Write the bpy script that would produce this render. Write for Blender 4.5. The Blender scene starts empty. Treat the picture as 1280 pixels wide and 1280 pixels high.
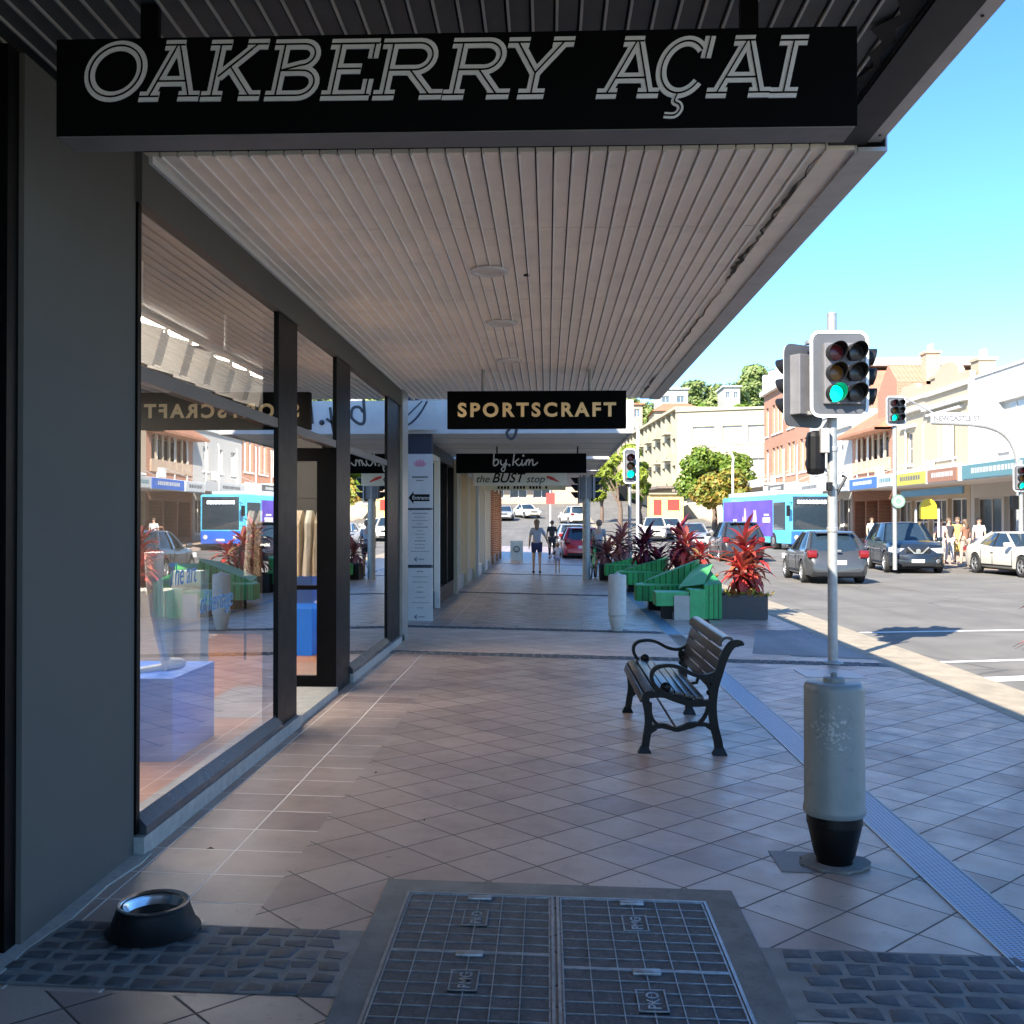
import bpy, bmesh, math, random
from mathutils import Vector, Matrix, Euler
rnd = random.Random(7)
R = math.radians
S = bpy.context.scene
COL = S.collection
PI = math.pi

# ------------------------------------------------------------------ camera, sky, sun, exposure
CAM = Vector((0, 0, 1.6)); FPX = 1280.0
YAW = math.atan(45 / FPX); PITCH = math.atan(12 / FPX)
cam = bpy.data.cameras.new('camera'); camo = bpy.data.objects.new('camera', cam); COL.objects.link(camo)
cam.sensor_width = 36; cam.lens = 36; cam.clip_start = 0.05; cam.clip_end = 5000
camo.location = CAM; camo.rotation_euler = (PI / 2 + PITCH, 0, YAW)
S.camera = camo
SUNV = Vector((-.726, -1.17, 1.0)).normalized()          # towards the sun
world = bpy.data.worlds.new('World'); S.world = world; world.use_nodes = True
wn = world.node_tree; bg = wn.nodes['Background']
sky = wn.nodes.new('ShaderNodeTexSky'); sky.sky_type = 'NISHITA'; sky.sun_disc = False
sky.sun_elevation = math.asin(SUNV.z); sky.sun_rotation = math.atan2(SUNV.x, SUNV.y)
sky.air_density = .8; sky.dust_density = .2; sky.ozone_density = 4.5
hs = wn.nodes.new('ShaderNodeHueSaturation'); hs.inputs['Saturation'].default_value = 1.16
wn.links.new(sky.outputs[0], hs.inputs['Color']); wn.links.new(hs.outputs[0], bg.inputs['Color']); bg.inputs['Strength'].default_value = 0.055
sl = bpy.data.lights.new('sun', 'SUN'); sl.energy = 2.0; sl.angle = R(.53); sl.color = (1, .91, .78)
so = bpy.data.objects.new('sun', sl); COL.objects.link(so)
so.rotation_euler = (-SUNV).to_track_quat('-Z', 'Y').to_euler(); so.location = (-20, -30, 30)
S.view_settings.view_transform = 'Standard'; S.view_settings.look = 'None'
S.view_settings.exposure = 2.9; S.view_settings.gamma = 1.0

# ------------------------------------------------------------------ helpers
_f = Vector((-math.sin(YAW) * math.cos(PITCH), math.cos(YAW) * math.cos(PITCH), math.sin(PITCH)))
_r = Vector((math.cos(YAW), math.sin(YAW), 0)); _u = _r.cross(_f)
def ray(px, py): return _f * FPX + _r * (px - 640) + _u * (640 - py)
def at(px, py, z=0.0):
    d = ray(px, py); return CAM + d * ((z - CAM.z) / d.z)
def atY(px, py, Y):
    d = ray(px, py); return CAM + d * (Y / d.y)
def grade(Y):
    if Y < 45: return 0.0
    if Y < 150: return .00053 * (Y - 45) ** 2
    return .00053 * 105 ** 2 + (Y - 150) * .03
def fz(X, Y=0): return -.022 * X + grade(Y)               # footpath level (falls towards the kerb)

def tag(o, label=None, cat=None, group=None, kind=None):
    if label: o['label'] = label
    if cat: o['category'] = cat
    if group: o['group'] = group
    if kind: o['kind'] = kind
    return o
def thing(name, label, cat, loc=(0, 0, 0), rz=0, group=None):
    o = bpy.data.objects.new(name, None); COL.objects.link(o)
    o.empty_display_size = .2
    o.location = loc; o.rotation_euler = (0, 0, rz)
    return tag(o, label, cat, group)
def copy_tree(o, parent=None):
    c = o.copy(); COL.objects.link(c); c.parent = parent
    for ch in [k for k in o.children]: copy_tree(ch, c)
    return c
def dup(o, loc, rz=0, label=None, group=None, scale=None):
    c = copy_tree(o); c.location = loc; c.rotation_euler = (0, 0, rz)
    if label: c['label'] = label
    if group: c['group'] = group
    if scale: c.scale = (scale,) * 3 if not hasattr(scale, '__len__') else scale
    return c

class MB:
    def __init__(s): s.v = []; s.f = []; s.n = 0; s.mi = 0; s.m = []
    def add(s, vs, fs):
        b = len(s.v); s.v += [tuple(p) for p in vs]
        for f in fs: s.f.append(tuple(b + i for i in f)); s.m.append(s.mi)
        return s
    def box(s, x0, x1, y0, y1, z0, z1):
        vs = [(x, y, z) for x in (x0, x1) for y in (y0, y1) for z in (z0, z1)]
        return s.add(vs, [(0, 1, 3, 2), (4, 6, 7, 5), (0, 4, 5, 1), (2, 3, 7, 6), (0, 2, 6, 4), (1, 5, 7, 3)])
    def bbox(s, x0, x1, y0, y1, z0, z1, b=.01):
        bm = bmesh.new(); bmesh.ops.create_cube(bm, size=1)
        for v in bm.verts: v.co = Vector(((x0 + x1) / 2 + v.co.x * (x1 - x0), (y0 + y1) / 2 + v.co.y * (y1 - y0), (z0 + z1) / 2 + v.co.z * (z1 - z0)))
        bmesh.ops.bevel(bm, geom=bm.edges[:], offset=b, segments=2, affect='EDGES', profile=.6)
        return s.bm(bm)
    def bm(s, bm):
        bm.verts.index_update()
        s.add([v.co.copy() for v in bm.verts], [tuple(v.index for v in f.verts) for f in bm.faces]); bm.free(); return s
    def obox(s, c, sx, sy, sz, rot=(0, 0, 0)):
        m = Euler(rot).to_matrix(); c = Vector(c)
        vs = [c + m @ Vector((x * sx / 2, y * sy / 2, z * sz / 2)) for x in (-1, 1) for y in (-1, 1) for z in (-1, 1)]
        return s.add(vs, [(0, 1, 3, 2), (4, 6, 7, 5), (0, 4, 5, 1), (2, 3, 7, 6), (0, 2, 6, 4), (1, 5, 7, 3)])
    def tube(s, pts, r, n=10, cap=True, closed=False):
        pts = [Vector(p) for p in pts]; k = len(pts)
        rr = r if hasattr(r, '__len__') else [r] * k
        up = None; rings = []
        for i, p in enumerate(pts):
            if closed: t = pts[(i + 1) % k] - pts[i - 1]
            else: t = pts[min(i + 1, k - 1)] - pts[max(i - 1, 0)]
            t.normalize()
            if up is None: up = Vector((0, 0, 1)) if abs(t.z) < .9 else Vector((1, 0, 0))
            a = t.cross(up).normalized(); b = a.cross(t).normalized(); up = b
            rings.append([p + (a * math.cos(2 * PI * j / n) + b * math.sin(2 * PI * j / n)) * rr[i] for j in range(n)])
        vs = [v for q in rings for v in q]; fs = []
        m = k if closed else k - 1
        for i in range(m):
            i2 = (i + 1) % k
            for j in range(n): fs.append((i * n + j, i * n + (j + 1) % n, i2 * n + (j + 1) % n, i2 * n + j))
        if cap and not closed: fs.append(tuple(range(n))[::-1]); fs.append(tuple((k - 1) * n + j for j in range(n)))
        return s.add(vs, fs)
    def lathe(s, prof, c=(0, 0, 0), n=32, axis='z', cap=True):
        c = Vector(c); vs = []; fs = []; k = len(prof)
        for r, z in prof:
            for j in range(n):
                a = 2 * PI * j / n; p = (r * math.cos(a), r * math.sin(a), z)
                if axis == 'y': p = (p[0], z, p[1])
                if axis == 'x': p = (z, p[0], p[1])
                vs.append(c + Vector(p))
        for i in range(k - 1):
            for j in range(n): fs.append((i * n + j, i * n + (j + 1) % n, (i + 1) * n + (j + 1) % n, (i + 1) * n + j))
        if cap: fs.append(tuple(range(n))[::-1]); fs.append(tuple((k - 1) * n + j for j in range(n)))
        return s.add(vs, fs)
    def prism(s, poly, a0, a1, fn=lambda u, v, w: (u, w, v)):
        n = len(poly)
        vs = [fn(u, v, a0) for u, v in poly] + [fn(u, v, a1) for u, v in poly]
        return s.add(vs, [tuple(range(n))[::-1], tuple(range(n, 2 * n))] + [(i, (i + 1) % n, n + (i + 1) % n, n + i) for i in range(n)])
    def ribbon(s, pts, w, a0, a1, fn=lambda u, v, d: (u, d, v), closed=False):
        """flat stroke along 2-D points, width w (or list), between depths a0 and a1"""
        P = [Vector((p[0], p[1])) for p in pts]; k = len(P); L = []; Rr = []
        ww = w if hasattr(w, '__len__') else [w] * k
        for i in range(k):
            if closed: d0 = (P[i] - P[i - 1]).normalized(); d1 = (P[(i + 1) % k] - P[i]).normalized()
            else:
                d1 = (P[min(i + 1, k - 1)] - P[min(i, k - 2)]).normalized(); d0 = (P[max(i, 1)] - P[max(i - 1, 0)]).normalized()
            n0 = Vector((-d0.y, d0.x)); n1 = Vector((-d1.y, d1.x)); m = (n0 + n1)
            m = m.normalized() if m.length > 1e-6 else n0
            q = ww[i] / 2 / max(.5, m.dot(n0))
            L.append(P[i] + m * q); Rr.append(P[i] - m * q)
        vs = [fn(p.x, p.y, a) for a in (a0, a1) for p in L] + [fn(p.x, p.y, a) for a in (a0, a1) for p in Rr]
        fs = []; m = k if closed else k - 1
        for i in range(m):
            j = (i + 1) % k
            fs += [(i, j, 2 * k + j, 2 * k + i), (k + i, 3 * k + i, 3 * k + j, k + j), (i, k + i, k + j, j), (2 * k + i, 2 * k + j, 3 * k + j, 3 * k + i)]
        if not closed: fs += [(0, 2 * k, 3 * k, k), (k - 1, 2 * k - 1, 4 * k - 1, 3 * k - 1)]
        return s.add(vs, fs)
    def sphere(s, c, r, n=14, m=9, sc=(1, 1, 1)):
        c = Vector(c); vs = [c + Vector((0, 0, -r * sc[2]))]; fs = []
        for i in range(1, m):
            t = PI * i / m - PI / 2
            for j in range(n):
                a = 2 * PI * j / n
                vs.append(c + Vector((r * math.cos(t) * math.cos(a) * sc[0], r * math.cos(t) * math.sin(a) * sc[1], r * math.sin(t) * sc[2])))
        vs.append(c + Vector((0, 0, r * sc[2])))
        for j in range(n): fs.append((0, 1 + (j + 1) % n, 1 + j))
        for i in range(m - 2):
            for j in range(n): fs.append((1 + i * n + j, 1 + i * n + (j + 1) % n, 1 + (i + 1) * n + (j + 1) % n, 1 + (i + 1) * n + j))
        b = 1 + (m - 2) * n
        for j in range(n): fs.append((b + j, b + (j + 1) % n, b + n))
        return s.add(vs, fs)
    def build(s, name, mat, parent=None, smooth=False, loc=None, rz=None, angle=35):
        me = bpy.data.meshes.new(name); me.from_pydata(s.v, [], s.f)
        mats = mat if isinstance(mat, (list, tuple)) else [mat]
        for m in mats: me.materials.append(m)
        if len(mats) > 1: me.polygons.foreach_set('material_index', s.m)
        bm = bmesh.new(); bm.from_mesh(me); bmesh.ops.recalc_face_normals(bm, faces=bm.faces[:]); bm.to_mesh(me); bm.free()
        if smooth:
            me.polygons.foreach_set('use_smooth', [True] * len(me.polygons))
            if angle: me.set_sharp_from_angle(angle=R(angle))
        o = bpy.data.objects.new(name, me); COL.objects.link(o); o.parent = parent
        if loc is not None: o.location = loc
        if rz is not None: o.rotation_euler = (0, 0, rz)
        return o
def smoothpts(pts, n=4, closed=False):
    """Catmull-Rom"""
    P = [Vector(p) for p in pts]; k = len(P); out = []
    rng = range(k if closed else k - 1)
    for i in rng:
        if closed: p0, p1, p2, p3 = P[i - 1], P[i], P[(i + 1) % k], P[(i + 2) % k]
        else: p0, p1, p2, p3 = P[max(i - 1, 0)], P[i], P[i + 1], P[min(i + 2, k - 1)]
        for j in range(n):
            t = j / n
            out.append(.5 * ((2 * p1) + (p2 - p0) * t + (2 * p0 - 5 * p1 + 4 * p2 - p3) * t * t + (3 * p1 - p0 - 3 * p2 + p3) * t ** 3))
    if not closed: out.append(P[-1])
    return out
def evaluated(o, name, mat, parent):
    dg = bpy.context.evaluated_depsgraph_get(); dg.update()
    me = bpy.data.meshes.new_from_object(o.evaluated_get(dg)); me.name = name
    me.materials.clear(); me.materials.append(mat)
    n = bpy.data.objects.new(name, me); COL.objects.link(n); n.parent = parent
    bpy.data.objects.remove(o, do_unlink=True)
    return n
def text_obj(name, s, size, mat, parent=None, loc=(0, 0, 0), rot=(PI / 2, 0, 0), bold=0, shear=0, spacing=1, ext=.002, align='CENTER', xs=1):
    cu = bpy.data.curves.new('t', 'FONT'); cu.body = s; cu.size = size; cu.offset = bold; cu.shear = shear
    cu.space_character = spacing; cu.extrude = ext; cu.align_x = align; cu.resolution_u = 4
    t = bpy.data.objects.new('t', cu); COL.objects.link(t)
    o = evaluated(t, name, mat, parent); o.location = loc; o.rotation_euler = rot; o.scale = (xs, 1, 1)
    bpy.data.curves.remove(cu)
    return o

# ------------------------------------------------------------------ materials
class NT:
    def __init__(s, name):
        s.m = bpy.data.materials.new(name); s.m.use_nodes = True; s.t = s.m.node_tree
        s.p = s.t.nodes['Principled BSDF']; s.out = s.t.nodes['Material Output']
    def n(s, ty, **kw):
        q = s.t.nodes.new(ty)
        for k, v in kw.items(): setattr(q, k, v)
        return q
    def l(s, a, b): s.t.links.new(a, b)
    def val(s, node, k, v):
        i = node.inputs[k]
        if isinstance(v, bpy.types.NodeSocket): s.l(v, i)
        else: i.default_value = v
    def math(s, op, a, b=0.0, c=None):
        q = s.n('ShaderNodeMath', operation=op); s.val(q, 0, a); s.val(q, 1, b)
        if c is not None: s.val(q, 2, c)
        return q.outputs[0]
    def vm(s, op, a, b=(0, 0, 0)):
        q = s.n('ShaderNodeVectorMath', operation=op); s.val(q, 0, a); s.val(q, 1, b); return q.outputs[0]
    def mix(s, f, a, b, ty='MIX'):
        q = s.n('ShaderNodeMix', data_type='RGBA', blend_type=ty)
        s.val(q, 0, f)
        for i, v in ((6, a), (7, b)):
            if isinstance(v, bpy.types.NodeSocket): s.l(v, q.inputs[i])
            else: q.inputs[i].default_value = (*v[:3], 1)
        return q.outputs[2]
    def ramp(s, f, stops, mode='LINEAR'):
        q = s.n('ShaderNodeValToRGB'); s.l(f, q.inputs[0]); q.color_ramp.interpolation = mode
        e = q.color_ramp.elements
        while len(e) < len(stops): e.new(.5)
        for i, (p, c) in enumerate(stops):
            e[i].position = p; e[i].color = (*c[:3], 1) if hasattr(c, '__len__') else (c, c, c, 1)
        return q.outputs[0]
    def obj(s): return s.n('ShaderNodeTexCoord').outputs['Object']
    def pos(s): return s.n('ShaderNodeNewGeometry').outputs['Position']
    def noise(s, vec, scale, detail=4, rough=.55):
        q = s.n('ShaderNodeTexNoise'); s.l(vec, q.inputs['Vector']); q.inputs['Scale'].default_value = scale
        q.inputs['Detail'].default_value = detail; q.inputs['Roughness'].default_value = rough; return q.outputs[0]
    def bump(s, h, dist=.005, strength=1):
        q = s.n('ShaderNodeBump'); s.l(h, q.inputs['Height']); q.inputs['Distance'].default_value = dist
        q.inputs['Strength'].default_value = strength; s.l(q.outputs[0], s.p.inputs['Normal'])
    def set(s, **kw):
        for k, v in kw.items():
            k = {'base': 'Base Color', 'rough': 'Roughness', 'metal': 'Metallic', 'spec': 'Specular IOR Level', 'coat': 'Coat Weight', 'alpha': 'Alpha', 'em': 'Emission Color', 'es': 'Emission Strength', 'sss': 'Subsurface Weight', 'coatr': 'Coat Roughness'}[k]
            if isinstance(v, tuple): v = (*v[:3], 1)
            s.val(s.p, k, v)
        return s
def paint(name, c, rough=.5, metal=0, var=.12, scale=6, bump=0, bscale=60, spec=.5, coat=0, dirt=None, rvar=.15):
    t = NT(name); v = t.obj(); n = t.noise(v, scale, 5)
    lo = tuple(x * (1 - var) for x in c); hi = tuple(min(1, x * (1 + var)) for x in c)
    b = t.ramp(n, [(.3, lo), (.7, hi)])
    if dirt:
        n2 = t.noise(v, dirt[1], 8, .65); k = t.ramp(n2, [(.52, 0), (.72, dirt[2])]); b = t.mix(k, b, dirt[0])
    t.set(base=b, metal=metal, spec=spec, coat=coat)
    r = t.math('MULTIPLY_ADD', n, rvar, rough - rvar / 2); t.set(rough=r)
    if bump: t.bump(t.noise(v, bscale, 4), bump, .6)
    return t.m
def emis(name, c, s): return NT(name).set(base=(0, 0, 0), em=c, es=s, rough=.4).m
def leafmat(name, stops, rough=.45, tr=.25):
    t = NT(name); g = t.n('ShaderNodeNewGeometry'); c = t.ramp(g.outputs['Random Per Island'], stops)
    t.set(base=c, rough=rough, spec=.4)
    tl = t.n('ShaderNodeBsdfTranslucent'); t.l(c, tl.inputs[0]); mx = t.n('ShaderNodeMixShader'); mx.inputs[0].default_value = tr
    t.l(t.p.outputs[0], mx.inputs[1]); t.l(tl.outputs[0], mx.inputs[2]); t.l(mx.outputs[0], t.out.inputs[0])
    return t.m
def window_glass(name, tint=(.86, .9, .9), k=1.6, base=.05, rough=0.0):
    t = NT(name); ge = t.n('ShaderNodeNewGeometry'); dt = t.n('ShaderNodeVectorMath', operation='DOT_PRODUCT'); t.l(ge.outputs['Incoming'], dt.inputs[0]); t.l(ge.outputs['Normal'], dt.inputs[1])
    c1_ = t.math('SUBTRACT', 1.0, t.math('ABSOLUTE', dt.outputs['Value'])); fr = t.math('MULTIPLY_ADD', t.math('POWER', c1_, 5.0), .96, .04)   # Schlick, same from both sides
    f = t.math('MINIMUM', t.math('MULTIPLY_ADD', fr, k, base), 1.0)
    tr = t.n('ShaderNodeBsdfTransparent'); tr.inputs[0].default_value = (*tint, 1)
    gl = t.n('ShaderNodeBsdfGlossy'); gl.inputs['Roughness'].default_value = rough; gl.inputs[0].default_value = (1, 1, 1, 1)
    mx = t.n('ShaderNodeMixShader'); t.l(f, mx.inputs[0]); t.l(tr.outputs[0], mx.inputs[1]); t.l(gl.outputs[0], mx.inputs[2])
    t.l(mx.outputs[0], t.out.inputs[0]); return t.m
def tile_pattern(t, vec, size, ang, off=(0, 0, 0)):
    mp = t.n('ShaderNodeMapping'); t.l(vec, mp.inputs[0]); mp.inputs['Rotation'].default_value = (0, 0, ang); mp.inputs['Location'].default_value = off
    sc = t.vm('SCALE', mp.outputs[0]); sc.node.inputs['Scale'].default_value = 1 / size
    fl = t.vm('FLOOR', sc); fr = t.vm('FRACTION', sc)
    wn_ = t.n('ShaderNodeTexWhiteNoise'); s2 = t.n('ShaderNodeSeparateXYZ'); t.l(fl, s2.inputs[0])
    cb = t.n('ShaderNodeCombineXYZ'); t.l(s2.outputs[0], cb.inputs[0]); t.l(s2.outputs[1], cb.inputs[1]); t.l(cb.outputs[0], wn_.inputs[0])
    s3 = t.n('ShaderNodeSeparateXYZ'); t.l(fr, s3.inputs[0])
    e = []
    for i in (0, 1):
        a = t.math('ABSOLUTE', t.math('SUBTRACT', s3.outputs[i], .5)); e.append(a)
    m = t.math('MAXIMUM', e[0], e[1])                    # .5 at tile edge
    return wn_.outputs[0], m
def footpath_mat():
    t = NT('footpath_tiles'); v = t.pos(); sx = t.n('ShaderNodeSeparateXYZ'); t.l(v, sx.inputs[0])
    r1, m1 = tile_pattern(t, v, .305, PI / 4, (.05, .02, 0)); r2, m2 = tile_pattern(t, v, .33, 0, (.17, .1, 0))
    isb = t.math('LESS_THAN', sx.outputs[0], -1.17)
    far = t.math('GREATER_THAN', sx.outputs[1], 3.37); isb = t.math('MULTIPLY', isb, far)
    r = t.mix(isb, r1, r2); m = t.mix(isb, m1, m2)
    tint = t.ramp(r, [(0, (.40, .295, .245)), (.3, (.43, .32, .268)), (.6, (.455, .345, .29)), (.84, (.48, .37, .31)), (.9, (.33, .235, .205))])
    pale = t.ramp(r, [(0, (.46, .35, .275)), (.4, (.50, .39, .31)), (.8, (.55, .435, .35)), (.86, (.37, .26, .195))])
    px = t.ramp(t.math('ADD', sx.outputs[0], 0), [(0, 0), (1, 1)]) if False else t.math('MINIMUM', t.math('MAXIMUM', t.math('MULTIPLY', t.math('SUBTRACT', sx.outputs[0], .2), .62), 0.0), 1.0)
    c = t.mix(px, tint, pale)  # tiles paler towards the kerb: open-sky light painted into the colour
    g = t.noise(v, 260, 3, .75); c = t.mix(.8, c, t.ramp(g, [(.3, .62), (.7, 1.0)]), 'MULTIPLY')
    gum = t.n('ShaderNodeTexVoronoi'); gum.inputs['Scale'].default_value = 2.6; t.l(v, gum.inputs['Vector']); gum.inputs['Randomness'].default_value = 1
    gk = t.math('MULTIPLY', t.ramp(gum.outputs['Distance'], [(.035, .6), (.055, 0)]), t.ramp(t.noise(v, 1.1, 2), [(.45, 0), (.5, 1)])); c = t.mix(gk, c, (.09, .08, .075))
    st = t.noise(v, 2.3, 8, .65); c = t.mix(t.ramp(st, [(.47, 0), (.72, .42)]), c, (.15, .115, .10))
    sp = t.noise(v, 16, 6, .7); c = t.mix(t.ramp(sp, [(.60, 0), (.76, .6)]), c, (.1, .085, .08))
    gr = t.ramp(m, [(.482, 0), (.490, 1)])
    gcol = t.mix(isb, (.06, .045, .04), (.72, .68, .63))
    c = t.mix(gr, c, gcol)
    rr = t.math('ADD', t.ramp(t.noise(v, 5, 6, .6), [(.3, .30), (.72, .50)]), t.math('MULTIPLY', gr, .3))
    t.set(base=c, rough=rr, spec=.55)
    h = t.math('ADD', t.math('MULTIPLY', gr, -1.0), t.math('MULTIPLY', g, .25)); h = t.math('ADD', h, t.math('MULTIPLY', t.noise(v, 3, 2), .6))
    t.bump(h, .0022, .8); return t.m
def asphalt_mat(name='asphalt', c=(.19, .18, .16)):
    t = NT(name); v = t.pos(); g = t.noise(v, 160, 3, .7); n = t.noise(v, .6, 6, .6)
    b = t.mix(.6, t.ramp(n, [(.3, tuple(x * .82 for x in c)), (.7, tuple(x * 1.2 for x in c))]), t.ramp(g, [(.3, .6), (.7, 1)]), 'MULTIPLY')
    mp = t.n('ShaderNodeMapping'); t.l(v, mp.inputs[0]); mp.inputs['Scale'].default_value = (1.6, .05, 1); b = t.mix(t.ramp(t.noise(mp.outputs[0], 1.0, 4), [(.48, 0), (.7, .35)]), b, tuple(x * .45 for x in c))
    b = t.mix(t.ramp(t.noise(v, .35, 3), [(.56, 0), (.575, .28)]), b, tuple(x * .6 for x in c)); b = t.mix(t.ramp(t.noise(v, 2.4, 7, .7), [(.62, 0), (.75, .5)]), b, tuple(x * .5 for x in c))
    cr = t.n('ShaderNodeTexVoronoi', feature='DISTANCE_TO_EDGE'); cr.inputs['Scale'].default_value = .22
    w = t.vm('ADD', v, t.vm('SCALE', t.n('ShaderNodeTexNoise').outputs[1])); t.l(w, cr.inputs['Vector'])
    b = t.mix(t.ramp(cr.outputs[0], [(0, .55), (.006, 0)]), b, (.03, .03, .03))
    t.set(base=b, rough=.85, spec=.3); t.bump(g, .004, .5); return t.m

MAT = {}
def mats():
    D = MAT
    D['tiles'] = footpath_mat(); D['asphalt'] = asphalt_mat(); D['patch'] = asphalt_mat('ramp_asphalt', (.36, .34, .33))
    D['kerb'] = paint('kerb_concrete', (.33, .28, .20), .8, var=.2, scale=4, bump=.003, dirt=((.25, .22, .19), 9, .6))
    D['concrete'] = paint('old_concrete', (.15, .145, .135), .85, var=.25, scale=7, bump=.004, bscale=90, dirt=((.1, .095, .09), 30, .8))
    D['cobble'] = paint('bluestone', (.07, .075, .085), .75, var=.35, scale=9, bump=.004, bscale=45, dirt=((.22, .2, .18), 20, .4))
    D['mortar'] = paint('mortar', (.20, .19, .175), .9, var=.2, scale=12, bump=.003, bscale=120)
    D['salmon'] = paint('painted_sun_pavers', (.62, .44, .35), .6, var=.12, scale=3, bump=.002, bscale=200, dirt=((.3, .22, .2), 12, .5))  # salmon tone lightened for the painted sunlit band
    D['line'] = paint('road_paint', (.78, .78, .74), .7, var=.1, dirt=((.3, .3, .28), 25, .5))
    D['drain'] = None
    D['charcoal'] = paint('charcoal_render', (.105, .103, .095), .75, var=.05, scale=3, bump=.001, bscale=90, dirt=((.13, .125, .11), 2.2, .2), spec=.2)
    D['black'] = paint('black_powdercoat', (.0025, .0025, .003), .4, var=.2, scale=8, spec=.12)
    D['blackmatt'] = paint('black_matt', (.005, .005, .0055), .5, var=.2, spec=.2)
    D['signblack'] = paint('sign_black', (.0022, .0024, .003), .7, var=.15, spec=.06)
    D['signside'] = paint('sign_underside', (.18, .17, .165), .5, var=.12, dirt=((.1, .1, .1), 8, .4))
    D['lettergrey'] = paint('letter_grey', (.62, .62, .62), .5, var=.05)
    D['gold'] = paint('letter_gold', (.92, .66, .32), .4, metal=0, var=.06)
    D['white'] = paint('white_paint', (.68, .68, .67), .5, var=.05)
    D['offwhite'] = paint('offwhite_panel', (.66, .66, .64), .55, var=.06, dirt=((.4, .39, .36), 6, .35))
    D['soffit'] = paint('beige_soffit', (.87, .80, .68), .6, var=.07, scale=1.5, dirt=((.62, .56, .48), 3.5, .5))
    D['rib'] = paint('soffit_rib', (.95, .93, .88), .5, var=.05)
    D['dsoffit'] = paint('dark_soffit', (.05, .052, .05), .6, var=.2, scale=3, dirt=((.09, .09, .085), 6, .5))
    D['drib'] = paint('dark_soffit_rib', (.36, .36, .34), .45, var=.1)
    D['void'] = paint('dark_void', (.004, .004, .004), .9, var=.1)
    D['fascia'] = paint('fascia_metal', (.40, .385, .37), .45, metal=.3, var=.12, scale=5, dirt=((.22, .2, .18), 9, .5))
    D['dfascia'] = paint('dark_fascia', (.010, .011, .014), .5, var=.2, spec=.2)
    D['crack'] = paint('peeling_crack', (.03, .025, .02), .9)
    D['alu'] = paint('grey_aluminium', (.34, .34, .33), .4, metal=.5, var=.08)
    D['stone'] = paint('plinth_stone', (.36, .36, .34), .55, var=.15, scale=14, bump=.001, dirt=((.2, .2, .19), 18, .5))
    D['sill'] = paint('dark_sill', (.07, .075, .085), .25, metal=.3, var=.15, scale=10)
    D['glass'] = window_glass('shop_glass', (.92, .94, .94), k=2.8, base=.07)
    D['glass2'] = window_glass('dark_shop_glass', (.5, .55, .55), 2.0, .08)
    D['wood'] = paint('oak_floor', (.46, .20, .075), .45, var=.25, scale=3)
    D['blue'] = paint('blue_plinth', (.01, .20, .88), .5, var=.05)
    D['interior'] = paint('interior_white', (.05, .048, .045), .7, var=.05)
    D['interiordark'] = paint('interior_brown', (.20, .16, .13), .7, var=.15)
    D['linen'] = paint('linen_cloth', (.60, .47, .32), .85, var=.15, scale=12)
    D['cream'] = paint('cream_cloth', (.72, .66, .55), .85, var=.12, scale=12)
    D['slat'] = paint('bench_slat', (.022, .017, .016), .3, var=.2, scale=5, spec=.6)
    D['iron'] = paint('cast_iron', (.003, .003, .0035), .35, var=.2, scale=10, bump=.001, spec=.25)
    D['bollard'] = paint('bollard_grey', (.20, .215, .205), .38, var=.1, scale=5, spec=.6, dirt=((.42, .42, .40), 22, .28))
    D['bollard2'] = paint('bollard_pale', (.50, .52, .50), .5, var=.08, scale=5, dirt=((.3, .3, .29), 14, .4))
    D['pole'] = paint('galvanised_pole', (.34, .35, .34), .45, metal=.35, var=.12, scale=14, dirt=((.32, .32, .32), 20, .4))
    D['sigback'] = paint('signal_board', (.085, .09, .10), .5, var=.1)
    D['sigwhite'] = paint('signal_border', (.82, .82, .80), .4, var=.04)
    D['rubber'] = paint('rubber', (.018, .018, .018), .8, var=.2)
    D['rim'] = paint('alloy_rim', (.42, .43, .44), .3, metal=.7, var=.1)
    D['chrome'] = paint('chrome', (.7, .7, .7), .12, metal=1, var=.05)
    D['steel'] = paint('stainless_steel', (.8, .8, .8), .22, metal=1, var=.1)
    D['carglass'] = paint('car_glass', (.02, .035, .05), .06, var=.1, spec=.9)
    D['plastic'] = paint('black_plastic', (.009, .009, .01), .5, var=.1, spec=.3)
    D['plate'] = paint('number_plate', (.75, .73, .62), .5, var=.03)
    D['lamp'] = paint('headlight', (.72, .74, .76), .12, metal=.3, var=.1)
    D['tail'] = paint('tail_light', (.17, .006, .008), .2, var=.1)
    D['soil'] = paint('soil', (.06, .045, .03), .95, var=.3, scale=20)
    D['skin'] = paint('skin', (.58, .36, .26), .55, var=.05)
    D['bark'] = paint('bark', (.14, .10, .075), .9, var=.3, scale=10, bump=.01, bscale=20)
    D['brick'] = brick_mat('red_brick', (.36, .135, .065), (.29, .10, .05)); D['brickpale'] = brick_mat('pale_brick', (.45, .32, .22), (.38, .26, .17))
    D['wallcream'] = paint('cream_render', (.40, .325, .23), .8, var=.05, scale=.6, dirt=((.34, .27, .2), 1.2, .3))
    D['wallyellow'] = paint('yellow_render', (.39, .35, .25), .8, var=.05, scale=.6)
    D['wallwhite'] = paint('white_render', (.42, .41, .385), .8, var=.04, scale=.6, dirt=((.36, .35, .32), 1, .2))
    D['glass3'] = window_glass('row_shop_glass', (.8, .82, .8), 1.6, .06)
    D['wallgrey'] = paint('grey_render', (.45, .44, .42), .8, var=.06, scale=.6)
    D['walldark'] = paint('dark_blue_panel', (.045, .055, .08), .5, var=.1)
    D['tileroof'] = paint('terracotta_roof', (.36, .165, .09), .75, var=.25, scale=3)
    D['winglass'] = paint('window_dark_glass', (.10, .13, .15), .1, var=.3, scale=.8, spec=.9)
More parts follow.
